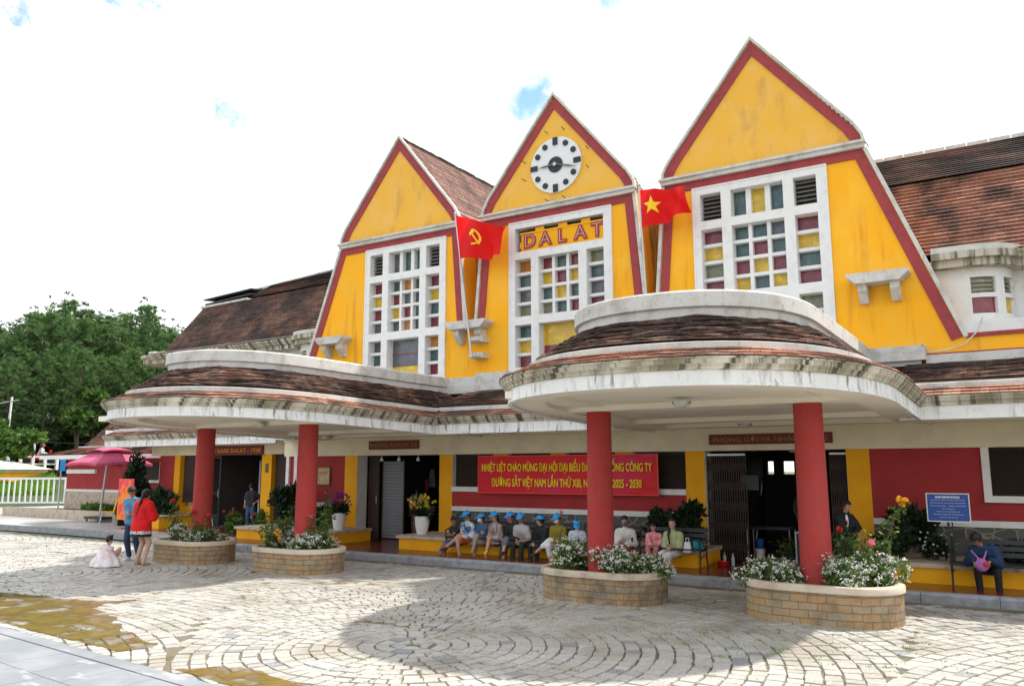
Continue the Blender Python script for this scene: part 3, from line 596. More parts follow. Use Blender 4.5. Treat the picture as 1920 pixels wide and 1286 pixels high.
def sweepX(x0, x1, prof, wob=0.0, seed=0, step=.12, wallend=None):
    mb = MB(); n = max(1, int((x1-x0)/step)); v = 0
    for i in range(len(prof)-1):
        (ya, za), (yb, zb) = prof[i], prof[i+1]; seg = math.hypot(yb-ya, zb-za)
        for k in range(n):
            xa = x0+(x1-x0)*k/n; xb = x0+(x1-x0)*(k+1)/n
            def W(x, y, z, r_): return (x, y, z+((wob*noise.noise(Vector((x*1.5+seed, y*1.5, r_*.4)))+wob*.6*noise.noise(Vector((x*6, seed, r_*1.7)))) if wob and r_ else 0))
            mb.face((W(xa, ya, za, i), W(xb, ya, za, i), W(xb, yb, zb, i+1), W(xa, yb, zb, i+1)), 0, ((xa, v), (xb, v), (xb, v+seg), (xa, v+seg)), False)
        v += seg
    return mb
def coursesX(y0, z0, y1, z1, n, th=.022):
    return courses(y0, z0, y1, z1, n, th)
def canopyX(x0, x1, yl, z0=LIP, upper=True, seed=0, yw=0.0, name='canopy', cap=False):
    y = yl
    c = sweepX(x0, x1, [(y+.06, z0+.045), (y+.06, z0), (y-.012, z0), (y-.012, z0+.035), (y, z0+.04), (y, z0+.22)]).build(name, 'fascia', B)
    sweepX(x0, x1, [(y, z0+.22), (y-.035, z0+.225), (y-.045, z0+.255), (y-.10, z0+.29), (y-.135, z0+.345), (y-.15, z0+.35), (y-.15, z0+.37), (y-.1, z0+.375)]).build('cornice', 'cornice', c)
    sweepX(x0, x1, coursesX(y-.13, z0+.365, y+.30, z0+.545, 3, .03), .008, seed).build('eave_tiles', 'tile_edge', c)
    sweepX(x0, x1, [(y+.29, z0+.5), (y+.29, z0+.61), (y+.31, z0+.62), (y+.46, z0+.62), (y+.46, z0+.55), (y+.50, z0+.55), (y+.5, z0+.66)]).build('band', 'weathered_white', c)
    if upper: sweepX(x0, x1, coursesX(y+.42, z0+.67, -.22, z0+1.10, 9, .03), .018, seed+3).build('roof_tiles', 'tile_upper', c)
    else: sweepX(x0, x1, [(y+.46, z0+.60), (yw+.3, z0+.60)]).build('deck', 'weathered_white', c)
    mb = MB(); mb.box(x0, y+.03, z0+.06, x1, yw, z0+.2); mb.box(x0, yw-.5, z0+.035, x1, yw-.05, z0+.06); mb.build('soffit', 'soffit', c)
    if cap:
        mb = MB(); mb.prism_z([(x0+.0, y), (x0, yw), (x0-.02, yw), (x0-.02, y)], z0, z0+.6); mb.build('end_wall', 'fascia', c)
    return c
canopyX(-2.35, 2.4, -1.9, seed=2); canopyX(7.45, RX, -1.9, seed=4); canopyX(-8.7, -6.9, -1.6, seed=6)
canopyX(-18.3, -9.6, .15, upper=False, seed=8, yw=1.2, cap=True)
# ---- columns
def column(x):
    mb = MB(); mb.lathe([(.215, .38), (.212, .9), (.205, 1.8), (.198, 2.6), (.198, 3.0)], (x, -4.6, 0), 40)
    mb.build('column', 'red_column', B)
for x in (-6.55, -3.30, 3.32, 6.60): column(x)
# ---- gables
GX = [-4.93, 0.0, 4.87]; FX = [-4.66, .10, 4.85]
def strip(mb, pts, w_out, y0, y1, mi=0):
    """band of constant width on the inner (right-hand) side of a polyline in (x,z)"""
    P = [Vector(p) for p in pts]; I = []
    for k, p in enumerate(P):
        ds = []
        if k > 0: ds.append((P[k]-P[k-1]).normalized())
        if k < len(P)-1: ds.append((P[k+1]-P[k]).normalized())
        ns = [Vector((d.y, -d.x)) for d in ds]; n = sum(ns, Vector((0, 0))).normalized(); n /= max(.35, n.dot(ns[0])); I.append(p+n*w_out)
    for k in range(len(P)-1):
        a, b, c, d = P[k], P[k+1], I[k+1], I[k]
        q = [(a.x, a.y), (d.x, d.y), (c.x, c.y), (b.x, b.y)]
        area = sum(q[i][0]*q[(i+1) % 4][1]-q[(i+1) % 4][0]*q[i][1] for i in range(4))
        mb.prism_y(q if area > 0 else q[::-1], y0, y1, mi)
    return [(p.x, p.y) for p in I]
PANES = ['pane_yellow', 'pane_red', 'pane_teal', 'pane_grey', 'pane_olive', 'pane_orange', 'pane_dark', 'louver_grey']
PY, PR, PT, PG, PO, PN, PD, PL = range(8)
def gable(i):
    gx = GX[i]; fx = FX[i]; side = i-1
    lo_l = 2.45 if side > -1 else 3.75; lo_r = 2.45 if side < 1 else 3.75; ZB = 3.86
    L_ = [(gx-2.08, 8.37), (gx-2.06, 8.52), (gx-1.90, 8.78), (gx, 11.15)]; Rr = [(gx, 11.15), (gx+1.90, 8.78), (gx+2.06, 8.52), (gx+2.08, 8.37)]
    def xl(z): return gx-2.08-(lo_l-2.08)*(8.37-z)/(8.37-3.9)
    def xr(z): return gx+2.08+(lo_r-2.08)*(8.37-z)/(8.37-3.9)
    fl, fr_, ft, fb = fx-1.37, fx+1.37, 8.03, 4.30
    mb = MB()
    mb.prism_y([(gx-2.08, 8.37), (gx+2.08, 8.37), (gx+2.06, 8.52), (gx+1.90, 8.78), (gx, 11.15), (gx-1.90, 8.78), (gx-2.06, 8.52)], 0, .35, 0)
    mb.prism_y([(fl, ft), (fr_, ft), (xr(8.37), 8.37), (xl(8.37), 8.37)], 0, .35, 1)
    mb.prism_y([(xl(ZB), ZB), (fl, ZB), (fl, ft), (xl(8.37), 8.37)], 0, .35 if side == -1 else 1.4, 1)
    mb.prism_y([(fr_, ZB), (xr(ZB), ZB), (xr(8.37), 8.37), (fr_, ft)], 0, .35 if side == 1 else 1.4, 1)
    mb.prism_y([(fl, ZB), (fr_, ZB), (fr_, fb), (fl, fb)], 0, .35, 1)
    # side walls running back
    for sx in (-1, 1):
        x = gx+sx*2.08; mb.box(x-.12 if sx > 0 else x, .36, 6.0, x if sx > 0 else x+.12, 5.4, 8.3, 1)
    mb.box(gx-1.9, 1.2, 4.0, gx+1.9, 1.25, 8.4, 1)
    g_ = mb.build('gable', ['yellow_gable', 'yellow_plaster'], B)
    # maroon border, white verge, cornice
    t = MB(); w_ = MB()
    inner = strip(w_, [(p[0], p[1]+.05) if k == 3 else p for k, p in enumerate([(gx-2.13, 8.37), (gx-2.11, 8.54), (gx-1.95, 8.82), (gx, 11.18)])]+[(gx+1.95, 8.82), (gx+2.11, 8.54), (gx+2.13, 8.37)], .055, -.075, .02)
    strip(t, [(gx-2.055, 8.37), (gx-2.035, 8.52), (gx-1.885, 8.78), (gx, 11.10), (gx+1.885, 8.78), (gx+2.035, 8.52), (gx+2.055, 8.37)], .19, -.03, .01)
    t.box(gx-2.06, -.03, 8.05, gx+2.06, .002, 8.235)
    w_.box(gx-2.15, -.16, 8.33, gx+2.15, .003, 8.385); w_.box(gx-2.12, -.11, 8.24, gx+2.12, .003, 8.33)
    zb_l = 5.6 if side > -1 else 4.36; zb_r = 5.6 if side < 1 else 4.36
    if side == -1: zb_l = 4.2
    strip(t, [(xl(zb_l)+.07, zb_l), (xl(8.24)+.07, 8.24)], .19, -.028, .012); strip(w_, [(xl(zb_l)-.03, zb_l), (xl(8.24)-.03, 8.24)], .075, -.06, .022)
    strip(t, [(xr(8.24)-.07, 8.24), (xr(zb_r)-.07, zb_r)], .19, -.028, .012); strip(w_, [(xr(8.24)+.03, 8.24), (xr(zb_r)+.03, zb_r)], .075, -.06, .022)
    t.build('trim', 'maroon_trim', g_); w_.build('verge', 'weathered_white', g_)
    # roof of the gable running back
    r = MB()
    for s in (-1, 1):
        DP = (5.5, .50, .42)[i]; dz_ = .06 if i == 0 else .10; pts = [(gx, 11.2-dz_), (gx+s*1.93, 8.84-dz_), (gx+s*2.12, 8.50-dz_)]; v = 0
        for (xa, za), (xb, zb) in zip(pts, pts[1:]):
            seg = math.hypot(xb-xa, zb-za); n = max(1, int(seg/.13)); dx, dz = (xb-xa)/n, (zb-za)/n; nx, nz = -(zb-za)/seg*s, abs(xb-xa)/seg
            for k in range(n):
                p0 = (xa+dx*k, za+dz*k); p1 = (xa+dx*(k+1), za+dz*(k+1)); vv = v+seg*k/n; h = .022
                a = (p0[0], 0.03, p0[1]); b = (p0[0], DP, p0[1]); c = (p1[0]+abs(nx)*s*h, DP, p1[1]+nz*h); d = (p1[0]+abs(nx)*s*h, .03, p1[1]+nz*h)
                f = (a, b, c, d) if s < 0 else (d, c, b, a); u = [(0, -vv), (5.5, -vv), (5.5, -vv-seg/n), (0, -vv-seg/n)]
                r.face(f, 0, u if s < 0 else u[::-1]); e = (p1[0], .03, p1[1]); f_ = (p1[0], DP, p1[1]); r.face((d, c, f_, e) if s < 0 else (e, f_, c, d), 0, [(0, -vv)]*4)
            v += seg
    g2 = random.Random(i)
    for k in range(int(DP/.22)): r.box(gx-.06, .05+k*.21, 11.17-dz_+g2.uniform(-.01, .01), gx+.06, .05+k*.21+.19, 11.235-dz_+g2.uniform(-.01, .02))
    r.build('roof', 'tile_gable', B)
    # window: white concrete grille with deep cells and coloured panes
    f = MB(); p = MB(); Y0, Y1 = -.035, .26
    X = lambda q: fx+q
    def bar(x0, z0, x1, z1, y0=Y0, y1=Y1): f.box(X(x0), y0, z0, X(x1), y1, z1)
    cols = [(-1.23, -.77), (-.56, .53), (.74, 1.19)]; rows = [(7.29, 7.89), (5.67, 7.10), (4.42, 5.46)]
    bar(-1.37, fb, -1.23, ft); bar(1.19, fb, 1.37, ft); bar(-1.23, 7.89, 1.19, ft); bar(-1.23, fb, 1.19, 4.42)
    bar(-.77, fb, -.56, 7.29); bar(.53, fb, .74, 7.29)
    for q0, q1 in ((7.10, 7.29), (5.46, 5.67)):
        for a, b in cols: bar(a, q0, b, q1)
    # outer raised lip
    f.box(fl-.035, -.05, fb, fl, .02, ft+.035); f.box(fr_, -.05, fb, fr_+.035, .02, ft+.035); f.box(fl, -.05, ft, fr_, .0, ft+.035)
    if side: bar(-.77, 7.29, -.56, 7.89); bar(.53, 7.29, .74, 7.89)
    def cell(x0, z0, x1, z1, mi): p.box(X(x0), Y1-.03, z0, X(x1), Y1-.012, z1, mi)
    def inner(x0, z0, x1, z1, nx, nz_, cs, bw=.075, bh=.07):
        cw = (x1-x0-bw*(nx-1))/nx; ch = (z1-z0-bh*(nz_-1))/nz_; k = 0
        for c in range(1, nx): bar(x0+c*cw+(c-1)*bw, z0, x0+c*(cw+bw), z1, Y1-.17, Y1)
        for r_ in range(1, nz_):
            for c in range(nx): bar(x0+c*(cw+bw), z0+r_*ch+(r_-1)*bh, x0+c*(cw+bw)+cw, z0+r_*(ch+bh), Y1-.17, Y1)
        for r_ in range(nz_):
            for c in range(nx):
                zt = z1-r_*(ch+bh); cell(x0+c*(cw+bw), zt-ch, x0+c*(cw+bw)+cw, zt, cs[k % len(cs)]); k += 1
    def louv(x0, z0, x1, z1):
        cell(x0, z0, x1, z1, PD); z = z0+.03
        while z < z1-.05: p.hexa([(X(x0), Y1-.13, z), (X(x1), Y1-.13, z), (X(x1), Y1-.05, z+.05), (X(x0), Y1-.05, z+.05)], [(X(x0), Y1-.13, z+.015), (X(x1), Y1-.13, z+.015), (X(x1), Y1-.05, z+.065), (X(x0), Y1-.05, z+.065)], PL); z += .095
    if side: louv(-1.23, 7.29, -.77, 7.89); louv(.74, 7.29, 1.19, 7.89); inner(-.56, 7.29, .53, 7.89, 3, 1, (PG, PT, PT) if side < 0 else (PT, PY, PT), .11)
    midc = {-1: (PT, PN, PT, PR, PG, PT, PY, PR, PT, PG, PN, PG), 0: (PR, PT, PR, PY, PR, PY, PT, PY, PT, PO, PT, PR), 1: (PT, PT, PG, PT, PR, PT, PR, PY, PR, PY, PT, PY)}[side]
    lc = {-1: (PR, PY, PR, PG), 0: (PN, PT, PG, PO), 1: (PR, PY, PO, PR)}[side]; rc = {-1: (PR, PY, PT, PR), 0: (PO, PT, PG, PR), 1: (PR, PY, PT, PR)}[side]
    inner(-1.23, 5.67, -.77, 7.10, 1, 4, lc); inner(-.56, 5.67, .53, 7.10, 3, 4, midc); inner(.74, 5.67, 1.19, 7.10, 1, 4, rc)
    if side == 0: inner(-1.23, 4.42, -.77, 5.46, 1, 3, (PT, PY, PR)); cell(-.56, 4.95, .53, 5.46, PY); cell(-.56, 4.42, .53, 4.95, PR); inner(.74, 4.42, 1.19, 5.46, 1, 3, (PR, PT, PY))
    else:
        inner(-1.23, 4.42, -.77, 5.46, 1, 3, (PG, PT, PR)); inner(.74, 4.42, 1.19, 5.46, 1, 3, (PN, PT, PR) if side < 0 else (PO, PT, PR))
        cell(-.56, 5.08, .53, 5.46, PG); cell(-.56, 4.75, .53, 5.07, PG); cell(-.56, 4.42, .53, 4.74, PY); p.box(X(-.56), Y1-.05, 5.065, X(.53), Y1-.031, 5.09, PR)
    if side == 0: p.box(X(-1.23), Y1-.03, 7.29, X(1.19), Y1-.012, 7.89, PD)
    fo = f.build('window', 'white_grille', B); p.build('pane', PANES, fo)
for i in range(3): gable(i)
def upper_body():
    mb = MB()    # recess between gables and wall behind
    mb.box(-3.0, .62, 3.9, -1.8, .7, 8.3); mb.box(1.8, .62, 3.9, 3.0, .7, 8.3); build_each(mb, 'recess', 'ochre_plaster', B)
    mb = MB()
    for x in (-2.47, 2.43):     # yellow wall below the recess, under the concrete bracket
        mb.box(x-.30, .006, 3.86, x+.30, .34, 5.60)
    build_each(mb, 'lower_infill', 'yellow_plaster', B)
    # concrete flag brackets
    for x, hw in ((-7.05, .52), (-2.40, .62), (2.43, .62), (7.08, .54)):
        mb = MB(); mb.prism_y([(x-hw, 5.60), (x-hw+.16, 5.46), (x+hw-.16, 5.46), (x+hw, 5.60), (x+hw, 5.66), (x-hw, 5.66)], -.42, -.001)
        for s in (-1, 1):
            a = x+s*hw*.52; mb.raw([(a-.08, 0, 5.46), (a+.08, 0, 5.46), (a+.08, -.30, 5.46), (a-.08, -.30, 5.46), (a-.08, 0, 5.12), (a+.08, 0, 5.12), (a+.08, -.1, 5.12), (a-.08, -.1, 5.12), (a-.08, -.3, 5.33), (a+.08, -.3, 5.33)],
                [(0, 1, 2, 3), (3, 2, 9, 8), (8, 9, 6, 7), (7, 6, 5, 4), (0, 3, 8, 7, 4), (1, 5, 6, 9, 2)], 0, False)
        mb.build('bracket', 'weathered_white', B)
    # white ledges over the canopies
    mb = MB(); mb.box(-3.25, -.25, 3.86, 3.2, 0, 4.06); mb.box(-3.25, -.18, 4.06, 3.2, -.0, 4.27)
    mb.box(6.55, -.30, 3.95, 7.78, 0, 4.22); mb.box(6.55, -.22, 3.86, 7.7, -.0, 3.95); mb.box(-2.1, -.30, 3.90, -1.2, -.001, 4.33)
    for s in (1, -1):
        a, b = (7.78, RX) if s > 0 else (-14.6, -7.78)
        mb.box(a, -.2, 3.88, b, 0, 4.04)
    build_each(mb, 'ledge', 'weathered_white', B)
    y = MB(); t = MB()
    for a, b in ((7.78, RX), (-14.6, -7.7)):
        t.box(a, -.03, 4.04, b, .3, 4.085); y.box(a, .006, 4.085, b, .3, 4.34); t.box(8.42 if a > 0 else a, -.03, 4.34, b if b > 0 else -8.42, .3, 4.41)
    build_each(y, 'parapet_wall', 'yellow_plaster', B); build_each(t, 'parapet_trim', 'maroon_trim', B)
    w_ = MB(); 
    for a, b in ((8.2, RX), (-14.8, -8.2)):
        w_.box(a if a > 0 else a, .02, 4.41, b, .9, 4.62)
        w_.box(a, 1.0, 4.62, b, 1.2, 5.85)
    build_each(w_, 'upper_wall', 'white_paint', B)
    # bay with coloured panes beside the right gable, and the plain wall panes beyond
    def arc(xc, yc, r, a0, a1, n): return [(xc+r*math.cos(R_(a0+(a1-a0)*k/n)), yc+r*math.sin(R_(a0+(a1-a0)*k/n))) for k in range(n+1)]
    def wall_arc(pts, z0, z1, mb, mi=0, th=.12):
        for (xa, ya), (xb, yb) in zip(pts, pts[1:]):
            d = Vector((xb-xa, yb-ya)).normalized(); n = Vector((-d.y, d.x))*th
            mb.hexa([(xa, ya, z0), (xb, yb, z0), (xb+n.x, yb+n.y, z0), (xa+n.x, ya+n.y, z0)], [(xa, ya, z1), (xb, yb, z1), (xb+n.x, yb+n.y, z1), (xa+n.x, ya+n.y, z1)], mi)
    for s in (1, -1):
        base = [(7.4, .25), (8.55, .25)]+arc(8.55, .95, .70, -85, 0, 10)[0:]; base.append((9.26, 1.1))
        P = [(s*x if s > 0 else -x, y_) for x, y_ in base]
        if s < 0: P = P[::-1]
        q = MB()
        wall_arc(P, 4.62, 4.80, q); wall_arc(P, 5.48, 5.85, q)
        cum = [0]
        for a_, b_ in zip(P, P[1:]): cum.append(cum[-1]+math.hypot(b_[0]-a_[0], b_[1]-a_[1]))
        def at(s_):
            for k in range(len(P)-1):
                if cum[k+1] >= s_ or k == len(P)-2:
                    t_ = (s_-cum[k])/(cum[k+1]-cum[k]); return (P[k][0]+(P[k+1][0]-P[k][0])*t_, P[k][1]+(P[k+1][1]-P[k][1])*t_)
        def seg(a_, b_, z0, z1, mb, mi=0, th=.12, ins=0):
            n_ = max(1, int((b_-a_)/.08)); pts = [at(a_+(b_-a_)*k/n_) for k in range(n_+1)]
            if ins:
                pp = []
                for k, p_ in enumerate(pts):
                    u_ = Vector(pts[min(k+1, n_)])-Vector(pts[max(k-1, 0)]); u_.normalize(); pp.append((p_[0]-u_.y*ins, p_[1]+u_.x*ins))
                pts = pp
            wall_arc(pts, z0, z1, mb, mi, th)
        tot = cum[-1]
        wins = [(1.17, 1.60), (1.78, 2.12)] if s > 0 else [(tot-1.60, tot-1.17), (tot-2.12, tot-1.78)]
        wins.sort(); xs = [0]+[v_ for w2 in wins for v_ in w2]+[tot]
        for k in range(0, len(xs), 2): seg(xs[k], xs[k+1], 4.80, 5.48, q)
        pn = MB()
        for k, (a_, b_) in enumerate(wins):
            seg(a_, b_, 5.10, 5.18, q); seg(a_, b_, 4.8, 5.10, pn, (1, 0)[k], .02, .07); seg(a_, b_, 5.18, 5.48, pn, 4, .02, .09)
            for z in (5.22, 5.30, 5.38): seg(a_, b_, z, z+.05, pn, 4, .012, .05)
        bw = q.build('bay_window', 'white_paint', B); pn.build('pane', PANES, bw)
    q = MB(); q.box(9.45, .96, 4.8, 11.5, 1.0, 5.5); bw = q.build('upper_window', 'white_paint', B)
    q = MB(); q.box(9.55, .94, 4.83, 10.3, .955, 5.14, 0); q.box(9.55, .94, 5.24, 10.3, .955, 5.47, 1); q.build('pane', ['pane_blue', 'louver_brown'], bw)
    # eave cornice of the long roofs
    for a, b in ((8.0, RX), (-16.6, -7.95)):
        m1 = sweepX(a, b, [(.95, 5.66), (.55, 5.66), (.55, 5.78), (.47, 5.80), (.42, 5.86), (.36, 5.90), (.36, 5.94)], step=.3); c = m1.build('eave_cornice', 'cornice', B)
        m2 = sweepX(a, b, coursesX(.38, 5.935, .66, 6.04, 2, .02), .006, 3); m2.build('eave_tiles', 'tile_edge', c)
        m3_ = sweepX(a, b, [(.62, 6.0), (.62, 6.08), (.85, 6.10), (.85, 5.9)], step=.5); m3_.build('band', 'weathered_white', c)
    # curved cornice over the bay
    for s in (1, -1):
        P = [(7.98, .05), (8.55, .05)]+arc(8.55, .95, .90, -85, 0, 12)
        for z0, z1, o, mt_ in ((5.66, 5.80, 0, 'cornice_block'), (5.80, 5.93, .12, 'cornice_block'), (5.93, 6.05, .04, 'weathered_white')):
            pts = [(x, y_-o*.8) if k < 2 else (x+o*.7, y_-o*.5) for k, (x, y_) in enumerate(P)]
            poly = [(s*x, y_) for x, y_ in pts]+[(s*9.45, 1.1), (s*7.98, 1.1)]
            if s < 0: poly = poly[::-1]
            mb = MB(); mb.prism_z(poly, z0+(.001 if s > 0 else 0), z1); mb.build('bay_cornice', mt_, B)
    # rounded far end of the left eave
    mb = MB(); mb.prism_z([(-16.55, .40), (-16.55, 1.6)]+arc(-16.55, 1.0, .62, 90, 270, 12)[1:-1], 5.66, 5.84); mb.prism_z([(-16.55, .30), (-16.55, 1.7)]+arc(-16.55, 1.0, .72, 90, 270, 12)[1:-1], 5.84, 5.94); mb.build('eave_end', 'cornice_block', B)
    mb = MB(); mb.prism_z([(-16.4, .55), (-16.4, 1.5)]+arc(-16.5, 1.0, .5, 90, 270, 12)[1:-1], 5.95, 6.10); mb.build('eave_end_cap', 'weathered_white', B)
upper_body()
def plane_tiles(name, quads, material, parent, row=.115, jit=.012):
    """roof slopes with real stepped courses; each quad is eave-left, eave-right, top-right, top-left"""
    mb = MB()
    for q in quads:
        a, b, c, d = [Vector(p) for p in q]; h = ((d-a).length+(c-b).length)/2; n = max(1, int(h/row)); nrm = (b-a).cross(d-a).normalized()
        if nrm.z < 0: nrm = -nrm
        wdt = (b-a).length; m_ = max(1, int(wdt/.6)); t0 = a.x*.37
        for k in range(n):
            f0, f1 = k/n, (k+1)/n
            p0, p1 = a.lerp(d, f0), b.lerp(c, f0); q0, q1 = a.lerp(d, f1), b.lerp(c, f1)
            for j in range(m_):
                g0, g1 = j/m_, (j+1)/m_; A = p0.lerp(p1, g0); B_ = p0.lerp(p1, g1); C_ = q0.lerp(q1, g1); D = q0.lerp(q1, g0)
                l0 = nrm*(.03+jit*noise.noise(Vector((A.x*2, k*.9, A.y)))); l1 = nrm*(.03+jit*noise.noise(Vector((B_.x*2, k*.9, B_.y))))
                u0 = (A-a).dot((b-a).normalized()); u1 = (B_-a).dot((b-a).normalized()); v0 = h*f0; v1 = h*f1
                mb.face((A+l0, B_+l1, C_, D), 0, ((u0+t0, v0), (u1+t0, v0), (u1+t0, v1), (u0+t0, v1))); mb.face((A, B_, B_+l1, A+l0), 0, ((u0, v0),)*4)
    return mb.build(name, material, parent)
def roofs():
    r1 = plane_tiles('roof', [((7.3, .62, 6.06), (RX+4, .62, 6.06), (RX+4, 2.0, 8.0), (6.4, 2.0, 8.0))], 'tile_main', B)
    plane_tiles('upper_slope', [((6.2, 1.96, 8.02), (RX+4, 1.96, 8.02), (RX+4, 3.2, 9.02), (5.6, 3.2, 9.05))], 'tile_top', r1)
    mb = MB()
    for k in range(60):
        x = 5.7+k*.42
        if x < RX+3.8: mb.box(x, 3.12, 9.0, x+.40, 3.3, 9.09)
    mb.build('ridge', 'weathered_white', r1)
    r2 = plane_tiles('roof', [((-15.9, .62, 6.06), (-7.2, .62, 6.06), (-6.3, 2.0, 8.0), (-15.75, 2.0, 7.82))], 'tile_aged', B)
    plane_tiles('upper_slope', [((-13.2, 1.96, 7.9), (-6.2, 1.96, 8.02), (-5.6, 3.2, 9.05), (-13.6, 3.2, 8.62))], 'tile_top', r2)
    mb = MB(); mb.hexa([(-16.4, 3.1, 8.38), (-5.6, 3.1, 9.0), (-5.6, 3.3, 9.0), (-16.4, 3.3, 8.38)], [(-16.4, 3.1, 8.46), (-5.6, 3.1, 9.09), (-5.6, 3.3, 9.09), (-16.4, 3.3, 8.46)])
    mb.hexa([(-15.9, 1.95, 7.80), (-13.4, 1.95, 7.86), (-13.4, 2.2, 7.86), (-15.9, 2.2, 7.80)], [(-15.9, 1.95, 7.88), (-13.4, 1.95, 7.93), (-13.4, 2.2, 7.93), (-15.9, 2.2, 7.88)])
    mb.build('ridge', 'weathered_white', r2)
    mb = MB()
    for z, x in ((7.98, -16.0), (8.16, -16.1)): mb.hexa([(x, 2.2, z), (-13.5, 2.2, z+.12), (-13.5, 3.2, z+.2), (x, 3.2, z+.1)], [(x, 2.2, z+.05), (-13.5, 2.2, z+.17), (-13.5, 3.2, z+.25), (x, 3.2, z+.15)])
    mb.box(-15.6, 2.5, 7.8, -13.3, 3.1, 8.35); mb.build('roof_vent', 'iron', r2)
    mb = MB(); mb.raw([(-15.9, .62, 6.06), (-15.75, 2.0, 7.82), (-16.2, 3.2, 8.40), (-15.9, 6, 6.0)], [(0, 3, 2, 1)], 0, False)
    mb.raw([(-16.2, 3.2, 8.4), (-5.5, 3.2, 9.0), (-5.5, 6.5, 6.0), (-16, 6.5, 6.0)], [(0, 1, 2, 3)], 0, False); mb.raw([(5.6, 3.2, 9.0), (RX+4, 3.2, 9.0), (RX+4, 6.5, 6), (5.6, 6.5, 6.0)], [(0, 1, 2, 3)], 0, False)
    mb.raw([(-5.6, 2.6, 8.6), (5.6, 2.6, 8.6), (5.6, 5.5, 8.9), (-5.6, 5.5, 8.9)], [(0, 1, 2, 3)], 0, False); mb.build('rear_roof', 'tile_top', B)
    # closing body behind so the sky does not shine through
    mb = MB(); mb.box(-14.8, 1.3, 2.9, 14, 1.35, 5.9); mb.box(-9, 6.2, .15, 3, 6.3, 6); mb.box(6.7, 6.2, .15, 14, 6.3, 6); mb.box(3, 6.2, 2.7, 6.7, 6.3, 6)
    build_each(mb, 'inner_wall', 'cream_paint', B)
roofs()
def cafe_wing():
    Yc = 1.2
    mb = MB(); mb.box(-16.6, Yc, .15, -15.75, Yc+.4, 2.48); build_each(mb, 'wall', 'maroon_wall', B)
    mb = MB(); mb.box(-15.75, Yc-.02, .15, -15.45, Yc+.4, 2.48); mb.box(-11.35, Yc-.02, .15, -10.9, Yc+.4, 2.48); build_each(mb, 'pillar', 'yellow_pillar', B)
    mb = MB(); mb.box(-17.0, Yc-.08, 2.48, -9.0, Yc+.4, 2.83); mb.build('lintel_beam', 'cream_paint', B)
    mb = MB(); mb.box(-10.9, Yc+.15, .15, -9.0, Yc+.2, 2.48); mb.box(-15.45, Yc+.15, .9, -14.2, Yc+.2, 2.48); z = 1.1
    while z < 2.4: mb.box(-15.4, Yc+.12, z, -14.25, Yc+.15, z+.02); mb.box(-10.85, Yc+.12, z, -9.05, Yc+.15, z+.02); z += .07
    build_each(mb, 'window', 'louver_brown', B)
    mb = MB(); mb.box(-15.45, Yc, .15, -14.2, Yc+.4, .75); mb.build('stall_riser', 'yellow_pillar', B)
    # dark cafe interior with open glazed doors
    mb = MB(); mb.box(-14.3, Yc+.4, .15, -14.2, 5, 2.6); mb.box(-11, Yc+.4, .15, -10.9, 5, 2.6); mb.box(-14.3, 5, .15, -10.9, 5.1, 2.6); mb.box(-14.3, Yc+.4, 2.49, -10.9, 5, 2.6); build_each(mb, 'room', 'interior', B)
    for a, b, y in ((-14.2, -13.45, Yc+.1), (-12.0, -11.35, Yc+.5)):
        d = MB()
        for u, v_, p, q in ((a, .15, a+.07, 2.45), (b-.07, .15, b, 2.45), (a+.07, 2.37, b-.07, 2.45), (a+.07, .15, b-.07, .55), (a+.07, 1.2, b-.07, 1.26)): d.box(u, y, v_, p, y+.05, q)
        dd = d.build('door', 'door_dark', B); h = MB(); h.tube((b-.04, y-.04, 1.1), (b-.04, y-.04, 1.35), .012); h.build('handle', 'steel', dd)
    mb = MB(); mb.box(-13.1, Yc+1.4, .15, -13.0, Yc+1.45, 2.3); mb.box(-12.95, Yc+1.4, .15, -12.7, Yc+1.45, 2.3, 1); mb.build('inner_frame', ['white_paint', 'maroon_wall'], B)
    mb = MB(); mb.box(-15.95, -.3, .151, -14.3, Yc, .50); build_each(mb, 'planter_ledge', 'yellow_pillar', B)
    mb = MB(); mb.box(-16.0, -.35, .501, -14.25, Yc, .55); build_each(mb, 'ledge_coping', 'ledge_top', B)
cafe_wing()
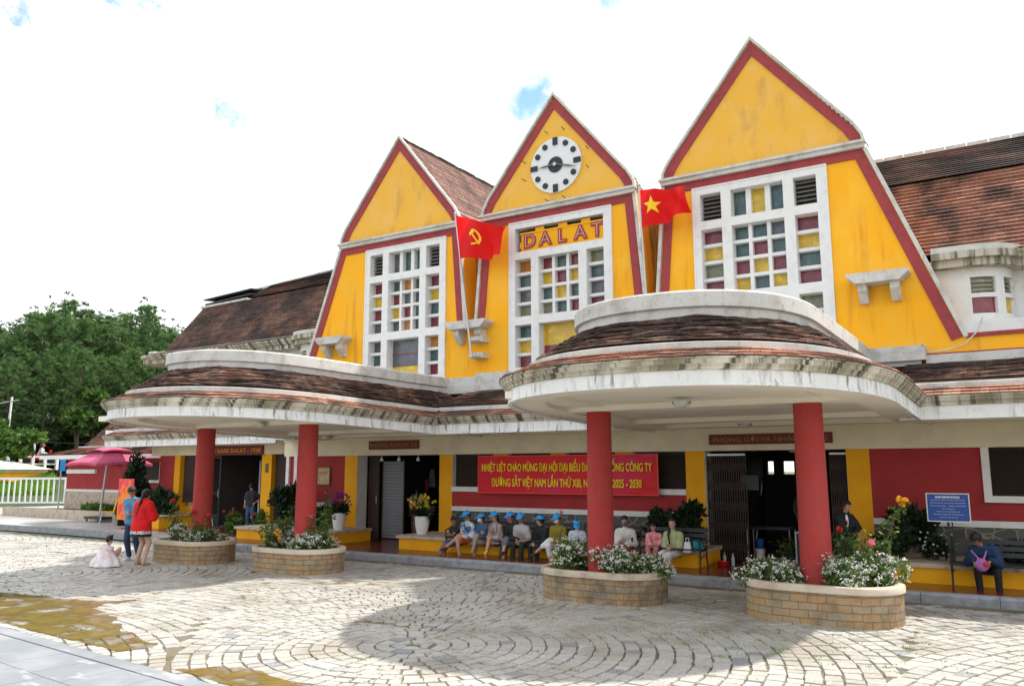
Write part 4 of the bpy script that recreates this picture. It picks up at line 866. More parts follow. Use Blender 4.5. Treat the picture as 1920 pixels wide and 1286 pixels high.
def wing():
    W_ = thing('side_building', 'low maroon building with a tiled hipped roof at the far end of the station', 'building')
    x0, x1, y0, y1 = -25.6, -17.2, 3.0, 10.0
    mb = MB(); mb.box(x0, y0, 1.2, x1, y1, 2.6); mb.build('wall', 'maroon_wall', W_)
    mb = MB(); mb.box(x0-.03, y0-.04, 1.1, x1, y1, 1.2); mb.box(x0+.1, y0-.1, 1.85, x0+2.2, y0-.001, 2.02); mb.build('string_course', 'white_paint', W_)
    mb = MB(); mb.box(x0-.02, y0-.02, .1, x1, y1, 1.1); mb.build('plinth', 'ledge_top', W_)
    f = MB(); a, b = -20.9, -19.0; f.box(a, y0-.08, 1.5, b, y0, 1.6); f.box(a+.05, y0-.06, 1.6, a+.15, y0, 2.3); f.box(b-.15, y0-.06, 1.6, b-.05, y0, 2.3); wo_ = f.build('window', 'white_paint', W_)
    s = MB(); s.box(a+.15, y0-.02, 1.6, b-.15, y0-.003, 2.3); z = 1.64
    while z < 2.28: s.box(a+.16, y0-.05, z, b-.16, y0-.02, z+.02); z += .05
    s.build('shutter', 'louver_brown', wo_)
    mb = MB(); e = .8; mb.box(x0-e, y0-e, 2.44, x1, y1+e, 2.60); mb.build('eave', 'white_paint', W_)
    E0, E1, F0, F1 = x0-e, x1, y0-e, y1+e; z0 = 2.60
    def hip(ax0, ay0, ax1, ay1, za, bx0, by0, bx1, by1, zb, nm, mt_):
        plane_tiles(nm, [((ax0, ay0, za), (ax1, ay0, za), (bx1, by0, zb), (bx0, by0, zb)), ((ax0, ay1, za), (ax0, ay0, za), (bx0, by0, zb), (bx0, by1, zb)), ((ax1, ay1, za), (ax0, ay1, za), (bx0, by1, zb), (bx1, by1, zb))], mt_, W_)
    hip(E0, F0, E1, F1, 2.60, E0+1.1, F0+1.1, E1, F1-1.1, 2.93, 'skirt_roof', 'tile_main')
    mb = MB(); mb.box(E0+1.05, F0+1.05, 2.90, E1, F1-1.05, 2.99); mb.build('band', 'weathered_white', W_)
    hip(E0+1.2, F0+1.2, E1+2, F1-1.2, 2.99, E0+3.7, F0+3.6, E1+2, F1-3.6, 6.4, 'roof', 'tile_main')
wing()
# ================================================================= SIGNS, CLOCK, FLAGS, LAMPS
def signs():
    t = thing('station_name_sign', 'yellow name board reading DALAT in outlined maroon capitals above the middle window', 'sign', (.16, .05, 7.55))
    mb = MB(); mb.box(-1.15, 0, -.24, 1.15, .03, .23); mb.box(-1.17, -.015, .19, 1.17, 0, .235); mb.box(-1.17, -.015, -.26, 1.17, 0, -.215)
    for x in (-.62, .02, .64): mb.box(x-.12, -.01, .23, x+.12, .02, .32)
    mb.box(-1.19, -.01, -.16, -1.15, .02, .0); mb.build('board', 'yellow_pillar', t)
    mat('pale_outline', (.62, .45, .42), .7)
    for ch, x in zip('DALAT', (-.90, -.46, .0, .50, .94)):
        lettering(ch, .47, 'maroon_trim', t, (x, -.012, -.015), .014, .024, None, 'letter')
        lettering(ch, .47, 'pale_outline', t, (x, -.030, -.015), .002, -.014, None, 'letter_inlay')
    mat('sign_maroon', (.17, .03, .03), .7); mat('sign_text_dull', (.26, .19, .07), .7); mat('sign_text_amber', (.75, .30, .03), .6)
    for nm, lab, txt, x0, x1, z0, z1, y, mt_ in (('door_sign', 'maroon sign reading PHÒNG KHÁCH above the left dark doorway', 'PHÒNG KHÁCH  I.2', -5.74, -4.03, 2.52, 2.75, -.075, 'sign_text_dull'),
            ('door_sign', 'maroon sign reading PHÒNG GỞI VÀ NHẬN above the right doorway', 'PHÒNG GỞI VÀ NHẬN HÀNG', 3.63, 6.06, 2.49, 2.70, -.075, 'sign_text_dull'),
            ('cafe_sign', 'maroon sign with amber letters CAFE GARE DALAT - 1938 over the cafe entrance', 'CAFE GARE DALAT - 1938', -14.1, -11.2, 2.47, 2.76, 1.2-.14, 'sign_text_amber')):
        s = thing(nm, lab, 'sign', ((x0+x1)/2, y, (z0+z1)/2)); mb = MB(); w_ = (x1-x0)/2; h = (z1-z0)/2; mb.box(-w_, 0, -h, w_, .05, h); mb.build('board', 'sign_maroon', s)
        lettering(txt, h*1.25, mt_, s, (0, -.006, -.01), .004, .003, w_*1.86)
    # red banner with two lines
    mat('banner_cloth', (.66, .008, .018), .6, ((.60, .02, .10), .45, .7), 1.0, None, .1, 20); mat('banner_text', (.90, .66, .01), .6)
    t = thing('banner', 'long red cloth banner with two lines of yellow Vietnamese capitals tied across the windows', 'banner', (.21, -.16, 1.88))
    mb = MB(); nx, nz_ = 60, 14; W_, H_ = 2.30, .435
    def P(i, j):
        u = i/nx; v = j/nz_; x = -W_+2*W_*u; z = -H_+2*H_*v
        y = .012*noise.noise(Vector((x*2.2, z*3, 1)))+.014*noise.noise(Vector((x*1.2+z*5, z*6-x*1.5, 4)))*(1.6 if abs(x) > 1.6 else .6); return (x, y, z+.012*math.sin(x*1.7))
    for i in range(nx):
        for j in range(nz_): mb.raw([P(i, j), P(i+1, j), P(i+1, j+1), P(i, j+1)], [(0, 1, 2, 3), (3, 2, 1, 0)][:1], 0, True)
    mb.build('cloth', 'banner_cloth', t)
    mat('banner_hem', (.75, .10, .04), .6); mb = MB(); mb.box(-W_-.01, -.02, H_-.012, W_+.01, .012, H_+.006); mb.box(-W_-.01, -.02, -H_-.008, W_+.01, .012, -H_+.01); mb.box(-W_-.02, -.02, -H_-.02, -W_, .012, H_+.02); mb.box(W_, -.02, -H_-.02, W_+.02, .012, H_+.02); mb.build('hem', 'banner_hem', t)
    lettering('NHIỆT LIỆT CHÀO MỪNG ĐẠI HỘI ĐẠI BIỂU ĐẢNG BỘ TỔNG CÔNG TY', .25, 'banner_text', t, (0, -.032, .15), .003, .007, 4.38)
    lettering('ĐƯỜNG SẮT VIỆT NAM LẦN THỨ XIII, NHIỆM KỲ 2025 - 2030', .25, 'banner_text', t, (.02, -.032, -.20), .003, .007, 3.85)
    # information board on two posts
    mat('info_blue', (.02, .07, .30), .5); mat('info_white', (.72, .75, .80), .6)
    t = thing('information_board', 'blue information board with white frame and white text on an iron post', 'sign', (8.02, -1.30, .15), R_(0))
    mb = MB(); mb.box(-.30, -.02, 1.005, .30, 0, 1.435); mb.build('panel', 'info_blue', t)
    mb = MB(); mb.box(-.315, -.03, .99, .315, .01, 1.004); mb.box(-.315, -.03, 1.436, .315, .01, 1.45); mb.box(-.315, -.03, 1.004, -.301, .01, 1.436); mb.box(.301, -.03, 1.004, .315, .01, 1.436); mb.build('frame', 'white_paint', t)
    lettering('INFORMATION', .052, 'info_white', t, (0, -.024, 1.385), .001, .002)
    for k, s in enumerate(('Please keep to the platform and mind the step at the kerb', 'Tickets are sold at the counter inside the waiting room daily', 'Trains to the pagoda depart      Refunds are made at the desk', 'before every departure', 'Children must be accompanied by an adult', 'Please keep the station clean and tidy at all times', 'Thank you for your visit today')):
        lettering(s, .021, 'info_white', t, (0, -.0225, 1.34-k*.046), .0005, 0, min(.52, .0085*len(s)))
    mb = MB(); mb.box(-.035, .0, -.15+.15, .0, .035, 1.0); mb.box(.03, .0, .9, .05, .03, 1.0); mb.box(.03, .0, .0, .05, .03, .9); mb.build('post', 'iron', t)
    # plaque on the left red wall
    mat('plaque_gold', (.42, .28, .10), .5, ((.5, .38, .2), .4, .6), 9); mat('plaque_red', (.55, .16, .03), .6)
    t = thing('wall_plaque', 'framed gold plaque with orange letters on the maroon wall by the left door', 'plaque', (-7.42, -.03, 1.82))
    mb = MB(); mb.box(-.22, 0, -.22, .22, .025, .22); mb.build('panel', 'plaque_gold', t)
    mb = MB(); mb.box(-.25, -.008, -.25, .25, .0, -.221); mb.box(-.25, -.008, .221, .25, 0, .25); mb.box(-.25, -.008, -.221, -.221, 0, .221); mb.box(.221, -.008, -.221, .25, 0, .221); mb.build('frame', 'brass', t)
    lettering('DI TÍCH', .1, 'plaque_red', t, (0, -.003, .09), .002, .004, .34)
    t = thing('street_number_sign', 'small dark notice on the yellow pillar beside the cafe door', 'sign', (-11.1, 1.165, 2.05)); mb = MB(); mb.box(-.07, 0, -.14, .07, .01, .14); mb.build('panel', 'brass', t)
signs()
def clock():
    t = thing('wall_clock', 'round white wall clock with black dots and bars in the middle gable', 'clock', (.05, -.035, 9.33)); t.scale = (.95, 1, .95)
    def disc(mb, cx, cz, r, y0, y1, n=40): mb.prism_y([(cx+r*math.cos(2*math.pi*k/n), cz+r*math.sin(2*math.pi*k/n)) for k in range(n)], y0, y1)
    mb = MB(); disc(mb, 0, 0, .74, -.01, .03, 64); mb.build('dial', 'clock_white', t)
    for k in range(12):
        a = math.pi/2-k*math.pi/6; c, s = math.cos(a), math.sin(a); mb = MB()
        if k % 3 == 0:
            r0, r1, w_ = .53, .73, .065; q = [(c*r0+s*w_, s*r0-c*w_), (c*r1+s*w_, s*r1-c*w_), (c*r1-s*w_, s*r1+c*w_), (c*r0-s*w_, s*r0+c*w_)]; mb.prism_y(q, -.045, -.012)
        else: disc(mb, c*.60, s*.60, .075, -.04, -.012, 20)
        mb.build('hour_mark', 'ink_black', t)
    mb = MB(); disc(mb, 0, 0, .21, -.03, -.012, 40); mb.build('hub', 'ink_black', t)
    mat('hand_metal', (.10, .10, .10), .4, metal=.3)
    for a, l_, w_ in ((183, .50, .026), (-16, .66, .022)):
        mb = MB(); c, s = math.cos(R_(a)), math.sin(R_(a)); mb.prism_y([(c*-.1+s*w_*.6, s*-.1-c*w_*.6), (c*l_*.6+s*w_, s*l_*.6-c*w_), (c*l_, s*l_), (c*l_*.6-s*w_, s*l_*.6+c*w_), (c*-.1-s*w_*.6, s*-.1+c*w_*.6)], -.06-(.006 if a < 0 else 0), -.053); mb.build('clock_hand', 'hand_metal', t)
    mb = MB(); disc(mb, 0, 0, .05, -.075, -.031, 16); mb.build('pin', 'steel', t)
    for k in range(12):        # iron hooks round the dial
        a = R_(15+30*k)
        if k in (0, 2, 3, 5, 6, 8, 9, 11):
            h = MB(); h.tube((.05+.90*math.cos(a), .0, 9.33+.90*math.sin(a)), (.05+.93*math.cos(a)-.03, -.12, 9.33+.90*math.sin(a)+.03), .009, n=6); tag(h.build('iron_hook', 'iron'), 'thin iron hook projecting from the yellow plaster round the clock', 'hook', 'iron hooks round the clock')
clock()
def flag(name, label, base, top, corners, emblem, seed):
    t = thing(name, label, 'flag', base)
    b = Vector(base); mb = MB(); mb.tube((0, 0, 0), Vector(top)-b, .028, .02, 12); mb.ell(Vector(top)-b, (.035,)*3, 10, 6); mb.build('pole', 'steel', t)
    TL, TR, BR, BL = [Vector(c)-b for c in corners]; nx, nz_ = 40, 26
    def P(u, v, off=0.0):
        p = TL.lerp(TR, u).lerp(BL.lerp(BR, u), v); w_ = .16*u**.6
        y = w_*math.sin(u*8.5+v*2.2+seed)+.05*u*math.sin(u*17-v*5+seed*2); z = .035*math.sin(u*7+seed)*u
        return p+Vector((0, y-off, z))
    mb = MB(); g = [[P(i/nx, j/nz_) for i in range(nx+1)] for j in range(nz_+1)]
    vs = [p for r in g for p in r]; mb.raw(vs, [((j+1)*(nx+1)+i, (j+1)*(nx+1)+i+1, j*(nx+1)+i+1, j*(nx+1)+i) for j in range(nz_) for i in range(nx)], 0, True)
    c = mb.build('cloth', 'flag_red', t)
    mb = MB()
    for poly in emblem:      # flat emblem pieces laid on the waving cloth, cut small to follow it
        n = len(poly)
        for tri in poly: mb.face([P(u, v, .012) for u, v in tri])
    mb.build('emblem', 'flag_gold', t)
leafmat('flag_red', (.78, .006, .006), (.78, .006, .006), .6, .4); mat('flag_gold', (.85, .55, .01), .6)
def sub(tris, k=2):
    for _ in range(k):
        o = []
        for a, b, c in tris:
            ab = ((a[0]+b[0])/2, (a[1]+b[1])/2); bc = ((b[0]+c[0])/2, (b[1]+c[1])/2); ca = ((c[0]+a[0])/2, (c[1]+a[1])/2); o += [(a, ab, ca), (ab, b, bc), (ca, bc, c), (ab, bc, ca)]
        tris = o
    return tris
def star_em(cx, cy, r, asp):
    pts = [(cx+asp*q*math.sin(R_(36*k)), cy-q*math.cos(R_(36*k))) for k in range(10) for q in [(r if k % 2 == 0 else r*.40)]]
    return [sub([((cx, cy), pts[k], pts[(k+1) % 10]) for k in range(10)], 2)]
def hs_em(cx, cy, s, asp):
    tr = []; X = lambda x, y: (cx+asp*s*x, cy+s*y)
    n = 16      # sickle blade: crescent
    o = [(-.05+.95*math.cos(R_(a)), -.05+.95*math.sin(R_(a))) for a in [-115+190*k/n for k in range(n+1)]]; i_ = [(-.17+.78*math.cos(R_(a)), -.02+.80*math.sin(R_(a))) for a in [-115+190*k/n for k in range(n+1)]]
    for k in range(n): tr += [(X(*o[k]), X(*o[k+1]), X(*i_[k+1])), (X(*o[k]), X(*i_[k+1]), X(*i_[k]))]
    def quad(a, b, w_):
        d = Vector((b[0]-a[0], b[1]-a[1])).normalized(); m = Vector((-d.y, d.x))*w_; q = [(a[0]+m.x, a[1]+m.y), (b[0]+m.x, b[1]+m.y), (b[0]-m.x, b[1]-m.y), (a[0]-m.x, a[1]-m.y)]; q = [X(*p) for p in q]; return [(q[0], q[1], q[2]), (q[0], q[2], q[3])]
    tr += quad((.1, .82), (-.62, 1.02), .10); tr += quad((-.45, -.45), (.62, .78), .11); tr += quad((-.78, -.18), (-.12, -.78), .2)
    return [sub(tr, 1)]
flag('party_flag', 'red flag with yellow hammer and sickle on a leaning pole between the left gables', (-2.12, -.46, 4.70), (-2.60, -.55, 8.42),
     [(-2.60, -.56, 8.37), (-1.02, -.62, 7.78), (-1.12, -.62, 7.05), (-2.44, -.54, 7.22)], hs_em(.42, .46, .20, .60), .6)
flag('national_flag', 'red flag with a yellow star on a pole beside the right gable', (2.50, -.40, 4.9), (2.40, -.50, 8.22),
     [(2.43, -.50, 8.10), (3.50, -.60, 7.92), (3.62, -.60, 7.33), (2.46, -.50, 7.22)], star_em(.25, .46, .27, .72), 2.1)
def pole_clamps():
    for z, h in ((5.18, .13), (4.78, .12)):
        mb = MB(); mb.box(-.20, -.30, -h/2, .20, 0, h/2); mb.box(-.14, -.36, -h/2+.02, .14, -.30, h/2-.02); o = mb.build('flag_socket', 'weathered_white', None, (-2.12, -.002, z)); tag(o, 'small %s concrete socket holding the leaning flagpole on yellow wall' % ('upper' if z > 5 else 'lower'), 'bracket')
pole_clamps()
def ceiling_lights():
    mat('lamp_glass', (.55, .58, .55), .2)
    for (x, y, lab) in ((-4.3, -5.0, 'round glass ceiling lamp under the left canopy near the red columns'), (5.05, -5.45, 'round glass ceiling lamp under the right canopy between its columns'),
                        (4.75, -1.3, 'ceiling lamp before the right doorway, nearest the door sign'), (-6.0, -1.35, 'ceiling lamp in front of the left doorway under the canopy'), (-1.2, -1.2, 'ceiling lamp above the banner, nearer the left canopy'), (-.5, -1.2, 'ceiling lamp above the banner, nearer the right canopy')):
        z = zz(.075, y) if abs(y) > 2.5 else LIP+.062
        t = thing('ceiling_lamp', lab, 'lamp', (x, y, z)); mb = MB(); mb.lathe([(.13, -.03), (.14, 0)], n=20); mb.build('rim', 'steel', t)
        mb = MB(); mb.lathe([(.01, -.085), (.06, -.078), (.105, -.055), (.12, -.031)], n=20); mb.build('glass', 'lamp_glass', t)
ceiling_lights()
def wall_cable():
    m = MB(); m.path([(8.72, -.04, 4.66), (8.60, -.05, 4.40), (8.40, -.06, 4.20), (8.1, -.22, 4.10), (7.85, -.24, 4.08), (7.74, -.32, 4.25)], .013, 6); tag(m.build('cable', 'weathered_white'), 'pale cable running down the yellow parapet at the right', 'cable')
wall_cable()
# ================================================================= PLANTS
def stadium(L_, r, n=14):
    p = []
    for k in range(n+1): a = -math.pi/2+math.pi*k/n; p.append((L_-r+r*math.cos(a), r*math.sin(a)))
    for k in range(n+1): a = math.pi/2+math.pi*k/n; p.append((-L_+r+r*math.cos(a), r*math.sin(a)))
    return p
def planter(x, label, hgt):
    t = thing('planter', label, 'planter', (x, -4.6, 0), 0, 'stone planters round the red columns'); mb = MB(); P = stadium(1.02, .62); s = 0
    for k in range(len(P)):
        a, b = P[k], P[(k+1) % len(P)]; d = math.hypot(b[0]-a[0], b[1]-a[1]); mb.face([(a[0], a[1], -.03), (b[0], b[1], -.03), (b[0], b[1], hgt-.09), (a[0], a[1], hgt-.09)], 0, ((s, -.03), (s+d, -.03), (s+d, hgt-.09), (s, hgt-.09)), True); s += d
    mb.build('brick_wall', 'planter_brick_stained' if 0 < x < 4 else 'planter_brick', t)
    mb = MB(); O = stadium(1.05, .65); I = stadium(.92, .52); n = len(O); z0, z1 = hgt-.09, hgt
    vs = [(x_, y_, z0) for x_, y_ in O]+[(x_, y_, z1-.02) for x_, y_ in O]+[(x_*.985, y_*.975, z1) for x_, y_ in O]+[(x_, y_, z1) for x_, y_ in I]+[(x_, y_, z0-.04) for x_, y_ in I]
    mb.raw(vs, [(r*n+k, r*n+(k+1) % n, (r+1)*n+(k+1) % n, (r+1)*n+k) for r in range(4) for k in range(n)], 0, True); mb.build('coping', 'ledge_top' if abs(x) < 3.4 and x > 0 else 'pale_coping', t)
    mb = MB(); mb.face([(x_, y_, hgt-.06) for x_, y_ in I]); mb.build('soil', 'soil', t)
mat('pale_coping', (.58, .49, .38), .85, ((.42, .34, .25), .45, .75), 3.0, None, .3, 40)
planter(-6.75, 'leftmost stone planter with a red column rising from it', .47); planter(-3.45, 'stone planter at the second red column, with yellow and pink roses', .47)
planter(3.36, 'black-stained stone planter in front of the seated people', .46); planter(6.65, 'rightmost and largest-looking stone planter with rose bushes', .50)
def flower_mound(r, seed, dens=1.0, white=1.0):
    """alyssum: green mound with hundreds of tiny white flower heads"""
    g = random.Random(seed); mb = MB(); fl = MB()
    lumps = [(g.uniform(-.55, .55)*r[0], g.uniform(-.5, .5)*r[1], g.uniform(.1, .75)*r[2], g.uniform(.35, .6)) for _ in range(9)]+[(0, 0, .3*r[2], .8)]
    for lx, ly, lz, q in lumps:
        leaves(mb, (lx, ly, lz), (r[0]*q*.8, r[1]*q*.85, r[2]*q*.8), int(330*dens*q), .036, 0, seed+int(lx*50)+3, .5, 2.2)
        for _ in range(int(62*dens*white*q)):      # flower heads, each a cluster of tiny blossoms
            d = Vector((g.gauss(0, 1), g.gauss(0, 1), abs(g.gauss(0, 1))*1.0-.2)).normalized(); k = 1.0+g.uniform(-.2, .28); hc = Vector((lx+d.x*r[0]*q*.82*k, ly+d.y*r[1]*q*.87*k, max(.02, lz+d.z*r[2]*q*.8*k)))
            for _ in range(g.randint(4, 11)):
                p = hc+Vector((g.gauss(0, .020), g.gauss(0, .020), g.gauss(0, .012))); s = g.uniform(.007, .014)
                n_ = (d+Vector((g.gauss(0, .5), g.gauss(0, .5), g.gauss(0, .5)))).normalized(); b = n_.orthogonal().normalized(); c = n_.cross(b)
                fl.face([p+b*s*math.cos(t_)+c*s*math.sin(t_) for t_ in [k_*math.pi/2.5 for k_ in range(5)]], 0, None, False, g.random())
    return mb, fl
def alyssum():
    protos = []
    for s, r in ((11, (.52, .44, .40)), (12, (.56, .44, .36)), (13, (.46, .42, .46))):
        a, b = flower_mound(r, s); protos.append((a.mesh('foliage', 'shrub_leaf'), b.mesh('blossom', 'alyssum')))
    spots = [(-7.12, -4.65, .42, 0, .85, 2, 'pale white flowers at the left of the leftmost planter'), (-6.22, -4.7, .42, 1, .85, .3, 'grey-green flowering mound right of the leftmost column'),
             (-3.98, -4.6, .42, 2, .85, 1.2, 'white alyssum mound left of the second column under a rose bush'), (-2.95, -4.65, .42, 1, 1.0, .9, 'dense white alyssum mound right of the second column'),
             (2.82, -4.6, .42, 2, .95, 4, 'white alyssum mound left of the third column, hiding sitters'), (3.72, -4.75, .42, 0, .95, 2.6, 'white alyssum mound beside the third column, in its middle'), (4.18, -4.55, .40, 1, .85, 5.1, 'white alyssum spilling over the right end of the third planter'),
             (5.98, -4.7, .44, 1, .95, 3.3, 'white alyssum mound left of the rightmost column'), (6.98, -4.85, .44, 2, .8, 1.9, 'white alyssum low at the right foot of the rightmost column'), (7.32, -4.55, .44, 0, 1.0, .2, 'tall sunlit white alyssum at the right end of the rightmost planter')]
    for x, y, z, k, s, rz, lab in spots:
        t = thing('alyssum_plant', lab, 'flowering plant', (x, y, z), rz, 'white alyssum mounds in the planters'); t.scale = (s, s, s*1.05)
        for me in protos[k]: o = bpy.data.objects.new('foliage' if me is protos[k][0] else 'blossom', me); COL.objects.link(o); o.parent = t
alyssum()
def blossom(mb, p, r, seed, mi=0, n=26):
    g = random.Random(seed); p = Vector(p)
    for _ in range(n):
        d = Vector((g.gauss(0, 1), g.gauss(0, 1), g.gauss(0, 1))).normalized(); c = p+d*r*g.uniform(.35, .85); a = d.orthogonal().normalized(); b = d.cross(a); s = r*g.uniform(.35, .6)
        mb.face([c+a*s, c+b*s+d*s*.2, c-a*s, c-b*s+d*s*.2], mi, None, False, g.random())
def rose_bush(name, label, loc, stems, flowers, leafn, seed, cat='rose bush', lr=.14, dark=False):
    t = thing(name, label, cat, loc); g = random.Random(seed); st = MB(); lf = MB()
    for (x, y, z) in stems:
        p = Vector((g.uniform(-.04, .04), g.uniform(-.04, .04), 0)); q = Vector((x, y, z)); mid = p.lerp(q, .5)+Vector((g.uniform(-.04, .04), g.uniform(-.04, .04), .02))
        st.tube(p, mid, .009, .007, 6); st.tube(mid, q, .007, .004, 6)
        for _ in range(leafn):
            u = g.uniform(.2, 1); c = (p.lerp(mid, u*2) if u < .5 else mid.lerp(q, u*2-1))+Vector((g.gauss(0, lr*.5), g.gauss(0, lr*.5), g.gauss(0, .03)))
            ax = Vector((g.gauss(0, 1), g.gauss(0, 1), g.gauss(.2, .6))).normalized(); sd = ax.cross(Vector((g.gauss(0, 1), g.gauss(0, 1), g.gauss(0, 1)))).normalized(); s = g.uniform(.028, .05)
            lf.face((c-ax*s, c+sd*s*.5, c+ax*s, c-sd*s*.5), 0, None, False, g.random())
    st.build('stem', 'bark', t); lf.build('foliage', 'dark_leaf' if dark else 'shrub_leaf', t)
    for k, (x, y, z, r, m_) in enumerate(flowers): mb = MB(); blossom(mb, (x, y, z), r, seed+k); mb.build('blossom', m_, t)
rose_bush('rose_bush', 'thin rose bush with one red bloom, left of the leftmost column', (-7.45, -4.65, .42), [(-.10, 0, .85), (.05, .1, .55), (.15, -.05, .45), (-.05, -.1, .6)], [(-.10, 0, .88, .06, 'pf_red')], 55, 5)
rose_bush('rose_bush', 'rose bush with two red blooms in front of the leftmost column', (-6.42, -4.85, .42), [(-.12, 0, .62), (.30, .1, .56), (.1, -.05, .4), (.2, 0, .3), (.4, .1, .35)], [(-.12, 0, .66, .055, 'pf_red'), (-.05, 0, .67, .04, 'pf_red'), (.30, .1, .60, .055, 'pf_red')], 60, 6)
rose_bush('rose_bush', 'rose bush with yellow blooms left of the second column', (-4.15, -4.6, .42), [(.55, .1, 1.02), (.0, .05, .55), (-.2, 0, .45), (.2, 0, .5), (.35, 0, .6), (-.35, 0, .35)], [(.56, .1, 1.05, .05, 'pf_yellow'), (.50, .1, 1.06, .035, 'pf_yellow')], 90, 8)
rose_bush('yellow_flower_plant', 'clump of golden yellow flowers low in the second planter', (-3.95, -4.95, .42), [(.0, .0, .35), (.1, 0, .3), (.2, 0, .35), (-.15, 0, .65)], [(.18, 0, .32, .05, 'pf_gold'), (.26, 0, .28, .05, 'pf_gold'), (.22, .02, .38, .04, 'pf_gold'), (.30, 0, .2, .045, 'pf_gold'), (-.2, .1, .66, .05, 'pf_gold'), (-.17, .1, .58, .05, 'pf_gold')], 50, 9, 'flowering plant')
rose_bush('rose_bush', 'rose bush with a pale pink bloom right of the second column', (-2.98, -4.6, .42), [(-.05, -.1, .62), (.12, 0, .75), (.22, .05, .55), (.0, .05, .4)], [(-.06, -.1, .65, .055, 'pf_pink'), (-.28, -.1, .42, .03, 'pf_pink')], 70, 10)
rose_bush('climbing_plant', 'green climbing plant rising behind the second red column', (-3.32, -4.05, .42), [(.10, 0, 1.15), (.12, .0, .95), (.12, .1, .7), (.08, 0, 1.0)], [(-.0, 0, 1.1, .02, 'pf_pink')], 60, 12, 'plant', .10)
rose_bush('rose_plant', 'single pink rose on a bare stem in front of the seated people', (2.45, -4.5, .42), [(.12, 0, .86), (.15, 0, .7)], [(.10, 0, .88, .045, 'pf_pink')], 8, 13, 'rose')
rose_bush('rose_bush', 'large rose bush with one deep pink bloom right of the rightmost column', (7.0, -4.45, .45), [(-.25, .1, .62), (-.1, .1, .72), (.05, .1, .65), (.2, .0, .7), (.32, .1, .62), (.42, .15, .55), (.1, .2, .5), (-.35, .05, .45)], [(.30, -.05, .56, .065, 'pf_pink'), (-.12, .1, .72, .05, 'pf_red'), (.55, 0, .12, .04, 'pf_pink')], 75, 14)
rose_bush('marigold_plant', 'tall yellow flower spike leaning over the rightmost planter', (7.2, -4.3, .45), [(.45, .3, 1.12), (.40, .28, 1.02), (.3, .2, .85), (.35, .25, .7)], [(.43, .30, 1.13, .055, 'pf_gold'), (.50, .30, 1.12, .05, 'pf_gold'), (.46, .30, 1.06, .05, 'pf_gold')], 45, 15, 'flowering plant', .1)
def bush(name, label, loc, r, n, size, material, seed, cat='bush', cols=None, stem=True):
    t = thing(name, label, cat, loc); mb = MB(); g = random.Random(seed)
    for k in range(9):
        c = Vector((g.uniform(-.5, .5)*r[0], g.uniform(-.5, .5)*r[1], r[2]*g.uniform(.35, 1.45))); leaves(mb, c, (r[0]*.6, r[1]*.6, r[2]*.5), n//9, size, 0, seed+k, .4, 2.2)
    mb.build('foliage', material, t)
    if stem:
        st = MB()
        for k in range(4): st.tube((g.uniform(-.05, .05), 0, -.02), (g.uniform(-.5, .5)*r[0], g.uniform(-.4, .4)*r[1], r[2]*g.uniform(.8, 1.4)), .018, .008, 6)
        st.build('stem', 'bark', t)
    for k, (x, y, z, rr, m_) in enumerate(cols or ()): b = MB(); blossom(b, (x, y, z), rr, seed+k); b.build('blossom', m_, t)
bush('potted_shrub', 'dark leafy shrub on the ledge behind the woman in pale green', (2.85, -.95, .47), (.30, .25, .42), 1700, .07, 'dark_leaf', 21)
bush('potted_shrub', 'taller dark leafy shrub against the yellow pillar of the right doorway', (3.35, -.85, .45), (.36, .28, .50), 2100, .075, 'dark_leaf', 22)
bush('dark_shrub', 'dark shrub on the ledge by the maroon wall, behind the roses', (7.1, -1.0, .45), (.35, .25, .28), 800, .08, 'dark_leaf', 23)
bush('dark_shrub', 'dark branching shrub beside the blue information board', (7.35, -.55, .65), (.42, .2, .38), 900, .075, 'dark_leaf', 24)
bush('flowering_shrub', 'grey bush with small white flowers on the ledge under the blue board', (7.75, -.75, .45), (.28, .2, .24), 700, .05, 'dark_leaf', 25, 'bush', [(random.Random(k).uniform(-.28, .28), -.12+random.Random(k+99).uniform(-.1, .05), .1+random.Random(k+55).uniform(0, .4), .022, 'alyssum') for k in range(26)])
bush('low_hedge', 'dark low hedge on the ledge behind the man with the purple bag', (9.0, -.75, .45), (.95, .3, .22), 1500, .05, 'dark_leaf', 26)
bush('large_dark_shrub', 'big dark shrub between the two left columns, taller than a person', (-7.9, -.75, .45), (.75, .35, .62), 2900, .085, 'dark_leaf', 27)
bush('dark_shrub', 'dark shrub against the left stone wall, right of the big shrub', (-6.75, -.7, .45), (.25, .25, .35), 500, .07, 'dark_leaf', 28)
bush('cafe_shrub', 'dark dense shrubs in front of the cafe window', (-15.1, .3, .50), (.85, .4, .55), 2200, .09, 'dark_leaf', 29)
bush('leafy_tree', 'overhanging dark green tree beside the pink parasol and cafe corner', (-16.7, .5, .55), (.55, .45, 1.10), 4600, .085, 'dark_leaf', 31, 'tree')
bush('green_shrub', 'bright green shrub in the flowerbed behind the yellow chair', (-18.35, 1.3, .15), (.42, .4, .48), 1100, .09, 'broad_leaf', 32)
bush('low_flowerbed_plants', 'low green flowerbed plants along the far maroon building', (-21.8, 2.2, .3), (1.7, .4, .2), 1500, .09, 'shrub_leaf', 33)
bush('red_flowering_shrub', 'small shrub with red flowers at the cafe entrance', (-11.0, -.1, .15), (.35, .3, .35), 700, .07, 'shrub_leaf', 34, 'bush', [(-.2, -.2, .62, .05, 'pf_red'), (.1, -.2, .55, .05, 'pf_red'), (.22, -.2, .7, .05, 'pf_red')])
bush('red_flowering_shrub', 'reddish flowering shrub right of the blue chair', (-9.6, -.3, .15), (.3, .3, .38), 600, .07, 'shrub_leaf', 35, 'bush', [(0, -.2, .6, .05, 'pf_red'), (-.15, -.2, .5, .04, 'pf_gold')])
